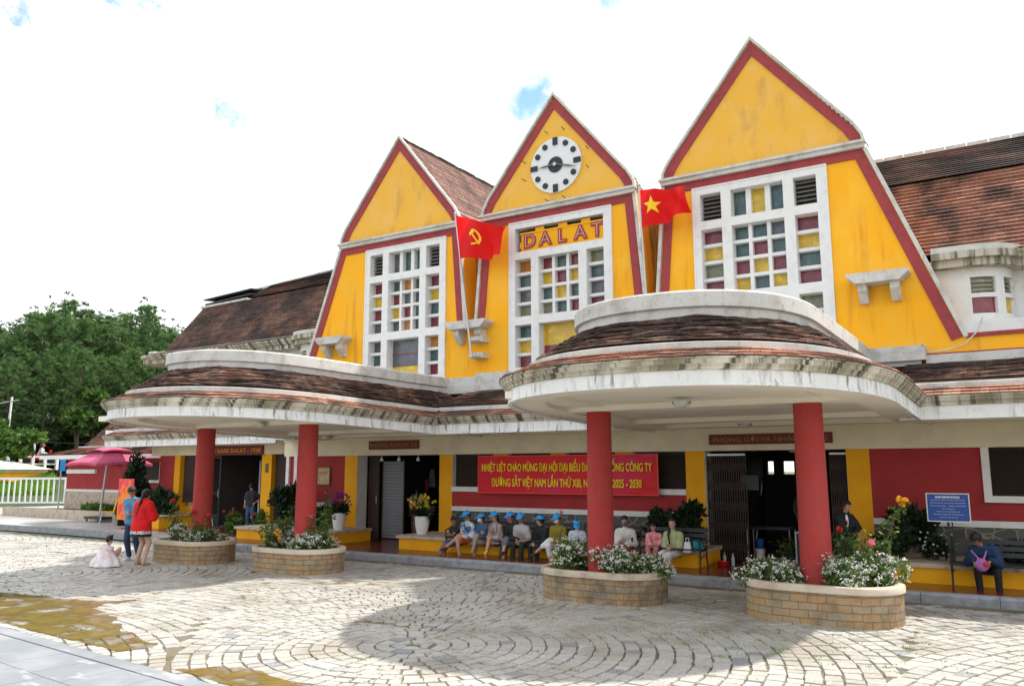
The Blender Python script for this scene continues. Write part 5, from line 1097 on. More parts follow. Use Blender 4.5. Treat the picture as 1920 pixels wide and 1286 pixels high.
rose_bush('moss_tuft', 'small bright green fern growing from the roof valley right of the rightmost canopy', (7.55, -1.85, 3.2), [(.03, 0, .12), (-.03, 0, .1), (.06, 0, .06)], [], 14, 41, 'fern', .05)
rose_bush('moss_tuft', 'small green fern growing from the roof valley above the banner', (-2.05, -1.85, 3.2), [(.03, 0, .1), (-.03, 0, .08)], [], 14, 42, 'fern', .05)
def pot(x, y, z, kind, label):
    t = thing('flower_pot', label, 'flower pot', (x, y, z)); mb = MB(); mb.lathe([(.115, 0), (.12, .01), (.165, .22), (.178, .40), (.182, .43), (.165, .43), (.155, .40)], n=32); mb.build('pot', 'clock_white', t)
    lf = MB(); leaves(lf, (0, 0, .52), (.22, .2, .14), 260, .10, 0, 50+int(x), .3, 3); lf.build('foliage', 'dark_leaf', t)
    g = random.Random(int(x*10)); main = 'pf_purple' if kind == 0 else 'pf_yellow'; b = MB()
    for k in range(34):
        a = g.uniform(0, 6.28); r = g.uniform(.05, .42 if kind else .36); zz_ = g.uniform(.68, .95) if kind else g.uniform(.72, .98); blossom(b, (r*math.cos(a), r*math.sin(a)*.6, zz_-r*.25), .045, k+int(x*7), 0, 10)
    b.build('blossom', main, t)
    b = MB()
    for k in range(5): blossom(b, (g.uniform(-.15, .1), -.12, g.uniform(.58, .7)), .045, k, 0, 12)
    b.build('accent_blossom', 'pf_red', t)
    if kind: b = MB(); blossom(b, (-.26, -.1, .76), .05, 3, 0, 14); b.build('white_blossom', 'alyssum', t)
    st = MB()
    for k in range(10): a = g.uniform(0, 6.28); st.tube((0, 0, .42), (.3*math.cos(a), .2*math.sin(a), .85), .008, .005, 6)
    st.build('stem', 'shrub_leaf', t)
pot(-5.90, -.95, .47, 0, 'white pot of purple orchids on the yellow ledge left of the doorway'); pot(-3.15, -1.0, .47, 1, 'white pot of yellow orchids on the yellow ledge right of the doorway')
# ================================================================= PEOPLE
def remesh(mb, vox, iters=3):
    me = mb.mesh('tmp', 'soil'); o = bpy.data.objects.new('tmp', me); COL.objects.link(o)
    m = o.modifiers.new('r', 'REMESH'); m.mode = 'VOXEL'; m.voxel_size = vox; m.use_smooth_shade = True
    s = o.modifiers.new('s', 'SMOOTH'); s.factor = .5; s.iterations = iters
    bpy.context.view_layer.update(); dg = bpy.context.evaluated_depsgraph_get(); r = bpy.data.meshes.new_from_object(o.evaluated_get(dg))
    bpy.data.objects.remove(o); bpy.data.meshes.remove(me); return r
def from_mesh(me): 
    mb = MB(); mb.raw([v.co.copy() for v in me.vertices], [tuple(p.vertices) for p in me.polygons], 0, True); return mb
CLOTH = {}
def cloth(c, rough=.85, spots=None, scale=25, stretch=None):
    k = (tuple(c), spots, scale)
    if k not in CLOTH: CLOTH[k] = mat('cloth_%d' % len(CLOTH), c, rough, (spots, .48, .56) if spots else (tuple(x*.72 for x in c), .4, .7), scale if spots else 5, stretch, .3, 30)
    return 'cloth_%d' % (list(CLOTH).index(k))
mat('skin', (.46, .26, .17), .6, ((.40, .21, .14), .4, .7), 6); mat('skin_pale', (.55, .34, .25), .6); mat('skin_dark', (.30, .16, .10), .6); mat('hair', (.012, .010, .010), .5, bump=.5, bscale=90); mat('eye_dark', (.01, .008, .008), .3); mat('lip', (.30, .09, .08), .5)
def V(*a): return Vector(a)
def two_bone(a, c, l1, l2, pole):
    """middle joint of a two-part limb bending toward pole"""
    d = c-a; L_ = min(d.length, (l1+l2)*.999); d.normalize(); c = a+d*L_; x = (l1*l1-l2*l2+L_*L_)/(2*L_); h = math.sqrt(max(0, l1*l1-x*x)); p = (pole-d*pole.dot(d)); p = p.normalized() if p.length > 1e-5 else d.orthogonal(); return a+d*x+p*h, c
def person(label, loc, rz, s, J, top=None, bottom=None, shoe=None, hair='short', cap=None, mask=None, skin='skin', extra=None, cat='person', group=None, bulk=.012):
    """J: joints in person space, forward is -y, x to the viewer's right; top/bottom: (cloth name, kind)"""
    t = thing('person', label, cat, loc, rz, group); k = s
    g = {a: Vector(b) for a, b in J.items()}
    hip = g['pelvis']; ch = g['chest']; hd = g['head']; f = g.get('face', V(0, -1, 0)).normalized(); upv = g.get('headup', (hd-ch)).normalized(); side = f.cross(upv).normalized(); upv = side.cross(f).normalized()
    body = MB(); sp = (ch-hip); wd = g.get('side', V(1, 0, 0)).normalized()
    neck = ch+ (hd-ch)*.42
    H = lambda q, w_=1: hip+wd*.085*q*w_
    def C(mb, a, ra, b, rb): mb.capsule(a*k, ra*k, b*k, rb*k, 12)
    def torso(mb, e):
        C(mb, H(-1), .095+e, H(1), .095+e); 
        for q in (-1, 1): C(mb, hip+wd*.05*q, .10+e, ch+wd*.07*q-sp*.05, .105+e)
        C(mb, ch+wd*-.13+sp*.12, .055+e, ch+wd*.13+sp*.12, .055+e); C(mb, ch+sp*.05, .09+e, neck, .052+e*.6)
    torso(body, 0); C(body, neck, .048, hd-upv*.03, .048)
    # head: skull, face and jaw, nose, ears
    hb = MB(); hb.ell((hd+upv*.025-f*.012)*k, (.080*k, .095*k, .098*k), 16, 12, 0, Matrix((side, f, upv)).transposed())
    hb.ell((hd-upv*.035+f*.022)*k, (.060*k, .068*k, .080*k), 14, 10, 0, Matrix((side, f, upv)).transposed())
    hb.ell((hd-upv*.088+f*.052)*k, (.030*k, .028*k, .026*k), 10, 6, 0, Matrix((side, f, upv)).transposed())
    hb.capsule((hd+f*.082+upv*.012)*k, .009*k, (hd+f*.100-upv*.022)*k, .014*k, 8)
    for q in (-1, 1): hb.ell((hd+side*.080*q-f*.005-upv*.01)*k, (.012*k, .022*k, .032*k), 8, 6, 0, Matrix((side, f, upv)).transposed())
    body.v, n0 = body.v+hb.v, len(body.v)
    for fc in hb.f: body.f.append(tuple(n0+i for i in fc)); body.m.append(0); body.uv.append(None); body.sm.append(True); body.tone.append(.5)
    LEG = {}; ARM = {}
    for q, nm in ((-1, 'a'), (1, 'b')):
        sh = ch+wd*.165*q+sp*.10; wr = g['hand_'+nm]; kn_p = g.get('pole_'+nm, V(.6*q, .5, -.6)); el, wr = two_bone(sh, wr, .27, .245, kn_p); ARM[nm] = (sh, el, wr)
        C(body, sh, .050, el, .038); C(body, el, .038, wr, .025)
        hp = H(q); an = g['foot_'+nm]+V(0, 0, .07) if 'ankle_'+nm not in g else g['ankle_'+nm]; kn, an = two_bone(hp, an, .42, .41, g.get('kpole_'+nm, V(0, -1, .3))); LEG[nm] = (hp, kn, an)
        C(body, hp, .088, kn, .058); C(body, kn, .056, kn.lerp(an, .35), .053); C(body, kn.lerp(an, .35), .053, an, .034)
        ft = g.get('toe_'+nm, V(0, -1, 0)).normalized(); C(body, an-V(0, 0, .03), .034, an+ft*.13-V(0, 0, .05), .026)
    me = remesh(body, .014*k, 2); body = from_mesh(me)
    for q, nm in ((-1, 'a'), (1, 'b')):      # hands: palm, four fingers, thumb from the side of the palm
        sh, el, wr = ARM[nm]; d = g.get('hdir_'+nm, (wr-el)).normalized(); pn = g.get('palm_'+nm, V(0, 0, -1)); pn = (pn-d*pn.dot(d)).normalized(); sd = d.cross(pn).normalized(); th = sd*(1 if g.get('thumb_'+nm, -q) > 0 else -1) if isinstance(g.get('thumb_'+nm, -q), (int, float)) else sd
        R3 = Matrix((sd, d, pn)).transposed(); body.ell((wr+d*.045)*k, (.038*k, .052*k, .016*k), 12, 8, 0, R3)
        for i, (off, ln) in enumerate(((-.027, .062), (-.009, .072), (.009, .068), (.026, .054))):
            b0 = wr+d*.082+sd*off; b1 = b0+(d*.9+pn*.35)*ln*.5; b2 = b1+(d*.45+pn*.85)*ln*.5; body.capsule(b0*k, .0088*k, b1*k, .0080*k, 7); body.capsule(b1*k, .0080*k, b2*k, .0068*k, 7)
        b0 = wr+d*.025+th*.030; b1 = b0+(d*.6+th*.7+pn*.3)*.035; b2 = b1+(d*.9+pn*.4)*.028; body.capsule(b0*k, .011*k, b1*k, .010*k, 7); body.capsule(b1*k, .010*k, b2*k, .008*k, 7)
    body.build('body', skin, t)
    for q in (-1, 1):
        e = MB(); e.ell((hd+side*.030*q+f*.082+upv*.012)*k, (.013*k, .007*k, .007*k), 8, 5, 0, Matrix((side, f, upv)).transposed()); e.build('eye', 'eye_dark', t)
        e = MB(); e.ell((hd+side*.031*q+f*.083+upv*.036)*k, (.018*k, .006*k, .004*k), 8, 4, 0, Matrix((side, f, upv)).transposed()); e.build('eyebrow', 'hair', t)
    if not mask: e = MB(); e.ell((hd+f*.083-upv*.050)*k, (.022*k, .008*k, .007*k), 8, 5, 0, Matrix((side, f, upv)).transposed()); e.build('mouth', 'lip', t)
    RH = Matrix((side, f, upv)).transposed()
    if hair:
        h = MB(); cc = (hd+upv*.032-f*.014)*k
        def keep(p):
            l_ = p-hd*k; a_ = l_.dot(f)/k; z_ = l_.dot(upv)/k
            return not (a_ > .035 and z_ < .062) and not (z_ < (-.03 if hair == 'short' else -.06) and a_ > -.03)
        h.ell(cc, (.092*k, .107*k, .106*k), 26, 20, 0, RH, keep)
        if hair in ('long', 'tail'):
            b0 = hd-f*.085+upv*.0; down = V(0, 0, -1)
            if hair == 'long': h.capsule(b0*k, .055*k, (b0+down*.24-f*.03)*k, .042*k, 12); 
            else: h.ell((b0+upv*.01)*k, (.05*k,)*3, 10, 8); h.capsule(b0*k, .036*k, (b0+down*.22-f*.13+side*.02)*k, .030*k, 10); h.capsule((b0+down*.22-f*.13+side*.02)*k, .030*k, (b0+down*.46-f*.13-side*.04)*k, .016*k, 10)
        h.build('hair', 'hair', t)
    if cap:
        c = MB(); c.ell((hd+upv*.045-f*.008)*k, (.100*k, .115*k, .090*k), 22, 14, 0, RH, lambda p: (p-(hd+upv*.035)*k).dot(upv) > 0); cc = hd+upv*.05+f*.095; n = 12
        vs = [(hd+upv*.045+side*.09*math.sin(R_(-80+160*i/n))+f*(.06+.045*math.cos(R_(-80+160*i/n))))*k for i in range(n+1)]+[(hd+upv*.030+side*.085*math.sin(R_(-80+160*i/n))+f*(.07+.125*math.cos(R_(-80+160*i/n))))*k for i in range(n+1)]
        c.raw(vs+[v+upv*.006*k for v in vs], [(i, i+1, n+2+i, n+1+i) for i in range(n)]+[(2*n+2+n+1+i, 2*n+2+n+2+i, 2*n+2+i+1, 2*n+2+i) for i in range(n)]+[(n+1+i, n+2+i, 3*n+4+i, 3*n+3+i) for i in range(n)], 0, True); c.ell((hd+upv*.135)*k, (.012*k,)*3, 8, 5); c.build('cap', cap, t)
    if mask:
        m = MB(); m.ell((hd-upv*.032+f*.040)*k, (.068*k, .062*k, .060*k), 18, 12, 0, RH, lambda p: (p-hd*k).dot(f) > .028*k and (p-hd*k).dot(upv) < .006*k); m.build('face_mask', mask, t)
    def garment(parts, nm, mt_, vox=.015): 
        mb = MB()
        for a, ra, b, rb in parts: mb.capsule(a*k, ra*k, b*k, rb*k, 12)
        me = remesh(mb, vox*k, 2); o = from_mesh(me)
        if nm in ('jacket', 'shirt', 'trousers', 'skirt', 'dress', 'coat'):      # creases
            for i, v in enumerate(o.v): v = Vector(v); q = noise.noise(v*14/k+Vector((loc[0]*3, 0, 0)))*.007*k+noise.noise(v*32/k)*.003*k; w_ = (v-(hip*k)).normalized(); o.v[i] = tuple(v+w_*q)
        return o.build(nm, mt_, t)
    if top:
        mt_, kind, sl = top; e = (.022 if kind in ('jacket', 'coat') else .014)+bulk; P = []
        tb = MB(); low_ = hip+(ch-hip)*(-.15 if kind != 'coat' else -.5)
        P += [(H(-1, 1.05), .098+e, H(1, 1.05), .098+e)] if sl != 'tee_short' else []
        for q in (-1, 1): P.append((hip+wd*.055*q, .10+e, ch+wd*.075*q-sp*.05, .108+e))
        P += [(ch+wd*-.14+sp*.12, .056+e, ch+wd*.14+sp*.12, .056+e), (ch+sp*.05, .088+e, ch+(hd-ch)*.30, .056+e)]
        if kind == 'coat': P += [(H(-1, 1.2)-sp.normalized()*.0, .10+e, H(-1, 1.5)-V(0, 0, .2), .10+e), (H(1, 1.2), .10+e, H(1, 1.5)-V(0, 0, .2), .10+e), (hip, .12+e, hip-V(0, 0, .2), .12+e)]
        for nm in 'ab':
            sh, el, wr = ARM[nm]
            P.append((sh, .052+e, el if sl == 'long' else sh.lerp(el, .75), (.042 if sl == 'long' else .050)+e))
            if sl == 'long': P.append((el, .042+e, el.lerp(wr, .93), .028+e*.8))
            elif sl == 'mid': P.append((sh, .052+e, el, .042+e)); P.append((el, .042+e, el.lerp(wr, .3), .038+e))
        garment(P, kind, mt_)
    if bottom:
        mt_, kind = bottom; P = []
        P += [(H(-1), .106, H(1), .106), (hip, .108, hip+sp*.25, .10)]
        for nm in 'ab':
            hp, kn, an = LEG[nm]
            if kind == 'trousers': P += [(hp, .102, kn, .070), (kn, .070, an+(kn-an)*.10, .056)]
            elif kind == 'wide': P += [(hp, .108, kn, .085), (kn, .085, an+(kn-an)*.08, .082)]
            elif kind == 'cropped': P += [(hp, .102, kn, .076), (kn, .074, kn.lerp(an, .5), .066)]
            elif kind == 'shorts': P += [(hp, .104, hp.lerp(kn, .85), .082)]
            elif kind == 'skirt': P += [(hp, .11, kn, .105), (H(-1), .11, (LEG['a'][1]+LEG['b'][1])/2, .10)]
            elif kind == 'mini': P += [(hp, .115, hp.lerp(kn, .45), .12), (hip, .12, hip.lerp((LEG['a'][1]+LEG['b'][1])/2, .42), .12)]
        garment(P, 'skirt' if kind in ('skirt', 'mini') else ('shorts' if kind == 'shorts' else 'trousers'), mt_)
    if shoe:
        for nm in 'ab':
            an = LEG[nm][2]; ft = g.get('toe_'+nm, V(0, -1, 0)).normalized(); m = MB(); m.capsule((an-V(0, 0, .035))*k, .040*k, (an+ft*.14-V(0, 0, .052))*k, .033*k, 12); m.build('shoe', shoe, t)
    if extra: extra(t, k, g, ARM, LEG, hd, f, upv, side)
    return t
def seat_pose(lean=.12, cross=None, hands='lap', turn=0.0, headturn=0.0, look=-.15, spread=.10, kf=.40, shift=0.0, fold=None, kneeh=0.0):
    """sitting: pelvis at the seat, knees forward (-y), feet on the floor"""
    J = {'pelvis': V(0, 0, .48), 'chest': V(shift, -lean, .82), 'head': V(shift*1.4, -lean-.05, 1.10), 'face': V(math.sin(headturn), -math.cos(headturn), look), 'headup': V(0, -.1, 1)}
    for q, nm in ((-1, 'a'), (1, 'b')):
        J['foot_'+nm] = V(spread*q+turn, -kf, 0.0)
        J['kpole_'+nm] = V(.15*q, -1, 1.2)
    if cross in ('a', 'b'):
        q = -1 if cross == 'a' else 1; o = 'b' if cross == 'a' else 'a'
        J['ankle_'+cross] = V(-q*.30+turn, -.60, .34); J['kpole_'+cross] = V(0, -.6, 1.2); J['toe_'+cross] = V(-q*.5, -.7, -.2); J['foot_'+o] = V(-.02*q+turn*.5, -kf, 0)
    hz = {'lap': ((-.05, -.34, .60), (.05, -.34, .60)), 'knees': ((-.14, -.42, .60), (.14, -.42, .60)), 'crossed': ((.12, -.26, .78), (-.12, -.28, .74)), 'clasp': ((-.03, -.40, .55), (.03, -.40, .56)), 'low': ((-.05, -.45, .42), (.06, -.45, .42)), 'phone': ((-.04, -.34, .72), (.08, -.34, .62))}[hands]
    for nm, p in zip('ab', hz): J['hand_'+nm] = V(*p)+V(shift, 0, 0); J['hdir_'+nm] = V(.6 if nm == 'a' else -.6, -.5, -.3)
    return J
BLUE = mat('cap_blue', (.02, .26, .62), .6) and 'cap_blue'; mat('mask_white', (.75, .75, .75), .8); mat('mask_teal', (.03, .16, .17), .8); mat('mask_pink', (.62, .09, .16), .8); mat('mask_purple', (.14, .07, .36), .8); mat('shoe_black', (.02, .02, .02), .5); mat('shoe_white', (.7, .7, .68), .6); mat('shoe_yellow', (.70, .45, .01), .6); mat('shoe_tan', (.42, .24, .16), .7)
def sitters():
    Y = -1.50; S = .86; Z = .15
    def P(label, u_x, J, **kw):
        s = kw.pop('s', S); y = kw.pop('y', Y); z = kw.pop('z', Z-.01); rz = kw.pop('rz', 0)
        return person(label, (u_x, y, z-(kw.pop('drop', .115))*s), rz, s, J, **kw)
    P('boy in black shirt and blue shorts, leaning at the left end of the sitting row', -1.72, seat_pose(.16, None, 'crossed', -.18, .9, -.45, .05, .62, .03), top=(cloth((.02, .025, .03)), 'shirt', 'short'), bottom=(cloth((.05, .12, .32)), 'shorts'), shoe='shoe_black', skin='skin_dark', s=.74, rz=-.35)
    P('sitting person in blue and white jacket with orange shorts and dark teal mask', -1.34, seat_pose(.14, 'b', 'lap', .02, -.2, -.3), rz=-0.3, top=(cloth((.50, .52, .50), .85, (.03, .10, .26), 5), 'jacket', 'long'), bottom=(cloth((.62, .13, .015)), 'shorts'), shoe='shoe_black', cap=BLUE, mask='mask_teal')
    P('sitting person in denim blue jacket and white mask with arms crossed', -1.00, seat_pose(.15, 'a', 'crossed', -.15, -.35, -.1), rz=-0.25, top=(cloth((.055, .12, .22)), 'jacket', 'long'), bottom=(cloth((.34, .27, .21)), 'cropped'), shoe='shoe_tan', cap=BLUE, mask='mask_white', y=-1.45, s=.81)
    def stripes(t, k, g, A, L_, hd, f, u, s_):
        for sg in (-1, 1):
            o = MB(); o.box(-.05, -.03, -.01, .05, .03, .01)
    P('sitting woman in beige striped jacket with one bare leg crossed and yellow sandals', -.60, seat_pose(.14, 'a', 'lap', -.05, .1, -.15, .08, .46), rz=-0.35, top=(cloth((.36, .30, .26), .85, (.20, .13, .12), 22, (1, 1, .15)), 'jacket', 'long'), bottom=(cloth((.035, .045, .07), .85, (.35, .38, .42), 10, (.1, .1, 3)), 'mini'), shoe='shoe_yellow', cap=BLUE, hair='long', skin='skin')
    P('sitting woman in black track jacket with pink scarf mask and grey cropped trousers', -.20, seat_pose(.13, 'a', 'lap', .02, .15, -.2), rz=-0.4, top=(cloth((.02, .022, .025)), 'jacket', 'long'), bottom=(cloth((.13, .14, .17)), 'cropped'), shoe='shoe_black', cap=BLUE, mask='mask_pink')
    P('sitting man in pale grey T-shirt and black trousers with white shoes, hands clasped', .12, seat_pose(.26, None, 'clasp', -.02, .35, -.25, .13, .46), rz=-0.15, top=(cloth((.42, .40, .38)), 'shirt', 'short'), bottom=(cloth((.02, .02, .024)), 'trousers'), shoe='shoe_white', cap=BLUE, skin='skin_dark')
    P('sitting person in open black jacket with mask under the chin, looking sideways', .52, seat_pose(.14, None, 'clasp', .0, -1.0, .05, .12, .42), rz=-0.28, top=(cloth((.015, .016, .018)), 'jacket', 'long'), bottom=(cloth((.018, .019, .022)), 'trousers'), shoe='shoe_black', cap=BLUE, s=.82)
    P('sitting person in mustard olive jacket, white mask and white trousers', .92, seat_pose(.13, 'b', 'lap', .0, .05, -.2), rz=-0.2, top=(cloth((.24, .19, .015)), 'jacket', 'long'), bottom=(cloth((.66, .65, .62)), 'cropped'), shoe='shoe_black', cap=BLUE, mask='mask_white')
    P('sitting person in pale blue shirt and orange-brown trousers bending forward', 1.38, seat_pose(.30, None, 'low', .0, .3, -.9, .14, .40), rz=0.12, top=(cloth((.36, .42, .52), .85, (.55, .57, .6), 30), 'shirt', 'short'), bottom=(cloth((.42, .17, .06)), 'trousers'), shoe='shoe_black', cap=BLUE, s=.78)
    P('sitting person in black and white striped sleeve mostly hidden behind the third column', 1.78, seat_pose(.12, None, 'lap'), top=(cloth((.55, .55, .55), .85, (.02, .02, .02), 12, (.1, .1, 2)), 'shirt', 'short'), bottom=(cloth((.03, .03, .04)), 'trousers'), shoe='shoe_black', y=-1.4)
    P('sitting woman in white jacket with purple mask and long hair', 2.38, seat_pose(.12, None, 'phone', 0, .15, -.2), rz=0.1, top=(cloth((.62, .60, .56)), 'jacket', 'long'), bottom=(cloth((.22, .03, .04)), 'skirt'), shoe='shoe_black', hair='long', mask='mask_purple')
    P('small child in pink patterned jacket sitting beside the woman in pale green', 2.96, seat_pose(.12, None, 'lap', 0, .25, -.25), rz=0.15, top=(cloth((.62, .16, .19), .85, (.70, .42, .42), 16), 'jacket', 'long'), bottom=(cloth((.55, .2, .2)), 'wide'), shoe='shoe_white', s=.62, z=.28, hair='short', y=-1.5)
    def braid(t, k, g, A, L_, hd, f, u, s_):
        m = MB(); a = hd-u*.08+s_*.06; m.capsule((a-f*.03)*k, .03*k, (a-u*.16+f*.07+s_*.02)*k, .028*k, 10); m.capsule((a-u*.16+f*.07+s_*.02)*k, .028*k, (a-u*.36+f*.06)*k, .016*k, 10); m.build('braid', 'hair', t)
    P('sitting young woman in pale green shirt and wide white trousers with a long braid', 3.34, seat_pose(.06, None, 'lap', -.14, .1, .02, .04, .58), top=(cloth((.42, .50, .26)), 'shirt', 'mid'), bottom=(cloth((.66, .67, .68)), 'wide'), shoe='shoe_tan', hair='short', extra=braid, s=.84, skin='skin_pale', y=-1.45)
    # man with the purple bag on the right bench, head bowed
    J = seat_pose(.34, None, 'low', .0, -.35, -1.1, .12, .34, 0); J['head'] = V(-.13, -.50, 1.02); J['face'] = V(-.45, -.5, -.75); J['headup'] = V(-.2, -.75, .6); J['chest'] = V(-.02, -.30, .80)
    J['hand_a'] = V(-.17, -.58, .66); J['hand_b'] = V(.06, -.58, .68); J['foot_a'] = V(-.14, -.30, 0); J['foot_b'] = V(.16, -.36, 0)
    J['hdir_a'] = V(.1, -.6, -.8); J['hdir_b'] = V(-.3, -.5, -.7)
    P('bowed man in navy jacket and black trousers holding a purple bag on the right bench', 8.52, J, top=(cloth((.012, .035, .085)), 'jacket', 'long'), bottom=(cloth((.015, .016, .02)), 'trousers'), shoe='shoe_black', s=.86, y=-1.42, hair='short', skin='skin_dark')
    mat('bag_purple', (.45, .10, .42), .3); leafmat('bag_film', (.52, .16, .50), (.6, .25, .55), .3, .4)
    t = thing('plastic_bag', 'purple plastic bag with a red packet inside, held by the bowed man', 'bag', (8.46, -1.95, .50)); mb = MB()
    mb.ell((0, 0, .03), (.095, .06, .085), 20, 14, 0, Matrix.Rotation(.3, 3, 'Y')); mb.hexa([(-.085, -.04, .05), (.085, -.04, .05), (.085, .04, .05), (-.085, .04, .05)], [(-.05, -.015, .15), (.05, -.015, .15), (.05, .015, .15), (-.05, .015, .15)]); 
    for i, v in enumerate(mb.v): v = Vector(v); mb.v[i] = tuple(v*(1+.16*noise.noise(v*22)))
    mb.build('pouch', 'bag_film', t); h = MB(); h.hexa([(-.05, -.01, .14), (-.02, -.01, .14), (-.02, .01, .14), (-.05, .01, .14)], [(-.14, -.006, .26), (-.12, -.006, .26), (-.12, .006, .26), (-.14, .006, .26)]); h.hexa([(.02, -.01, .14), (.05, -.01, .14), (.05, .01, .14), (.02, .01, .14)], [(.07, -.006, .26), (.09, -.006, .26), (.09, .006, .26), (.07, .006, .26)]); h.build('handle', 'bag_film', t)
    mb = MB(); mb.ell((.06, -.055, .06), (.04, .025, .035), 12, 8); mb.build('packet', 'pf_red', t)
    t = thing('handbag', 'small white handbag on the bench beside the young woman in pale green', 'bag', (3.66, -1.62, .46)); mb = MB(); mb.hexa([(-.08, -.04, 0), (.08, -.04, 0), (.08, .05, 0), (-.08, .05, 0)], [(-.05, -.02, .19), (.05, -.02, .19), (.05, .03, .19), (-.05, .03, .19)]); mb.build('pouch', 'shoe_white', t); mb = MB(); mb.path([(-.03, 0, .18), (-.03, 0, .26), (.03, 0, .26), (.03, 0, .18)], .006); mb.build('strap', 'shoe_white', t)
    o = MB(); o.ell((0, 0, .07), (.12, .09, .08), 16, 10, 0, Matrix.Rotation(.5, 3, 'Y')); 
    for i, v in enumerate(o.v): v = Vector(v); o.v[i] = tuple(v*(1+.25*noise.noise(v*16)))
    tag(o.build('folded_jacket', cloth((.02, .22, .27)), None, (3.84, -1.55, .50)), 'crumpled teal jacket over the bench arm by the dark shrub', 'jacket')
sitters()
def standing():
    # man in denim and woman in red on the plaza
    J = {'pelvis': V(0, 0, .88), 'chest': V(.03, -.04, 1.26), 'head': V(.08, -.12, 1.53), 'face': V(.75, -.55, -.75), 'headup': V(.25, -.25, .9), 'side': V(.75, .66, 0), 'hand_a': V(.20, -.22, 1.05), 'hand_b': V(.27, -.12, 1.04), 'foot_a': V(-.10, -.02, 0), 'foot_b': V(.16, .10, 0), 'toe_a': V(.5, -.8, 0), 'toe_b': V(.8, -.6, 0), 'pole_a': V(-.7, .5, -.6), 'kpole_a': V(.3, -1, 0), 'kpole_b': V(.3, -1, 0), 'hdir_a': V(.9, -.2, 0), 'hdir_b': V(.9, -.2, .1)}
    person('young man in open denim shirt and dark jeans with white sneakers, standing in the plaza', (-7.98, -5.30, .0), -.25, .985, J, top=(cloth((.09, .21, .36), .85, (.14, .28, .44), 9), 'shirt', 'mid'), bottom=(cloth((.02, .045, .09)), 'trousers'), shoe='shoe_white', hair='short', skin='skin', bulk=.026)
    t = bpy.data.objects['person.015'] if 'person.015' in bpy.data.objects else None
    J = {'pelvis': V(0, 0, .86), 'chest': V(0, .03, 1.22), 'head': V(-.01, .08, 1.47), 'face': V(-.25, 1, -.25), 'headup': V(0, .1, 1), 'side': V(-1, 0, 0), 'hand_a': V(.10, .26, 1.02), 'hand_b': V(-.06, .28, 1.05), 'foot_a': V(.13, 0, 0), 'foot_b': V(-.12, 0.02, 0), 'toe_a': V(.15, 1, 0), 'toe_b': V(-.15, 1, 0), 'kpole_a': V(0, 1, .2), 'kpole_b': V(0, 1, .2), 'pole_a': V(.7, -.4, -.6), 'pole_b': V(-.7, -.4, -.6), 'hdir_a': V(-.4, .8, .3), 'hdir_b': V(.4, .8, .3)}
    def hem(t, k, g, A, L_, hd, f, u, s_):
        m = MB(); n = 36; prof = [(.20, .86), (.22, .76), (.236, .66)]; vs = [(r*(1+.05*math.sin(7*2*math.pi*j/n))*math.cos(2*math.pi*j/n)*k, r*.85*(1+.05*math.sin(7*2*math.pi*j/n))*math.sin(2*math.pi*j/n)*k, z*k) for r, z in prof for j in range(n)]
        m.raw(vs, [(i*n+j, i*n+(j+1) % n, (i+1)*n+(j+1) % n, (i+1)*n+j) for i in range(2) for j in range(n)], 0, True); m.build('hem', cloth((.70, .70, .68), .85, (.03, .03, .04), 45), t)
        m = MB(); m.lathe([(.21*k, .66*k), (.22*k, .60*k)], n=36); m.build('underskirt', cloth((.02, .02, .025)), t)
        m = MB(); n = 36; prof = [(.19, 1.02), (.21, .92), (.228, .82), (.238, .725)]; vs = [(r*(1+.03*math.sin(5*2*math.pi*j/n))*math.cos(2*math.pi*j/n)*k, r*.85*math.sin(2*math.pi*j/n)*k, z*k) for r, z in prof for j in range(n)]
        m.raw(vs, [(i*n+j, i*n+(j+1) % n, (i+1)*n+(j+1) % n, (i+1)*n+j) for i in range(3) for j in range(n)], 0, True); m.build('jacket_skirt', cloth((.72, .008, .012)), t)
        m = MB(); m.ell((ch_(g)-f*.07+u*.09)*k, (.13*k, .07*k, .09*k), 16, 10); m.build('hood', cloth((.72, .008, .012)), t)
    def ch_(g): return g['chest']
    person('woman in a red hooded jacket with long dark ponytail and bare legs, seen from behind', (-6.98, -5.78, .0), .06, .99, J, top=(cloth((.72, .008, .012)), 'jacket', 'long'), bottom=None, shoe='shoe_tan', hair='tail', extra=hem, skin='skin_pale', bulk=.036)
    # toddler crouching in a wide pink and white dress
    J = {'pelvis': V(0, 0, .20), 'chest': V(0, .02, .46), 'head': V(.02, .06, .72), 'face': V(.15, 1, -.35), 'headup': V(0, .1, 1), 'side': V(-1, 0, 0), 'hand_a': V(.16, .26, .30), 'hand_b': V(-.26, .16, .28), 'foot_a': V(.10, .20, 0), 'foot_b': V(-.10, .20, 0), 'kpole_a': V(.2, .8, 1), 'kpole_b': V(-.2, .8, 1)}
    def dress(t, k, g, A, L_, hd, f, u, s_):
        n = 48; m = MB(); prof = [(.11, .60), (.14, .48), (.25, .34), (.40, .18), (.46, .02)]
        vs = [(r*(1+(.07*math.sin(9*2*math.pi*j/n)+.05*math.sin(5*2*math.pi*j/n+1))*(1 if r > .2 else 0))*math.cos(2*math.pi*j/n)*k, r*.8*(1+.06*math.sin(8*2*math.pi*j/n)*(1 if r > .2 else 0))*math.sin(2*math.pi*j/n)*k, z*k) for r, z in prof for j in range(n)]
        m.raw(vs, [(i*n+j, i*n+(j+1) % n, (i+1)*n+(j+1) % n, (i+1)*n+j) for i in range(4) for j in range(n)], 0, True); m.build('dress', cloth((.70, .58, .60), .85, (.78, .74, .74), 7), t)
        for q in (-1, 1): m = MB(); m.ell((hd+s_*.06*q+u*.13)*k, (.03*k, .03*k, .04*k), 10, 7); m.build('hair_bun', 'hair', t)
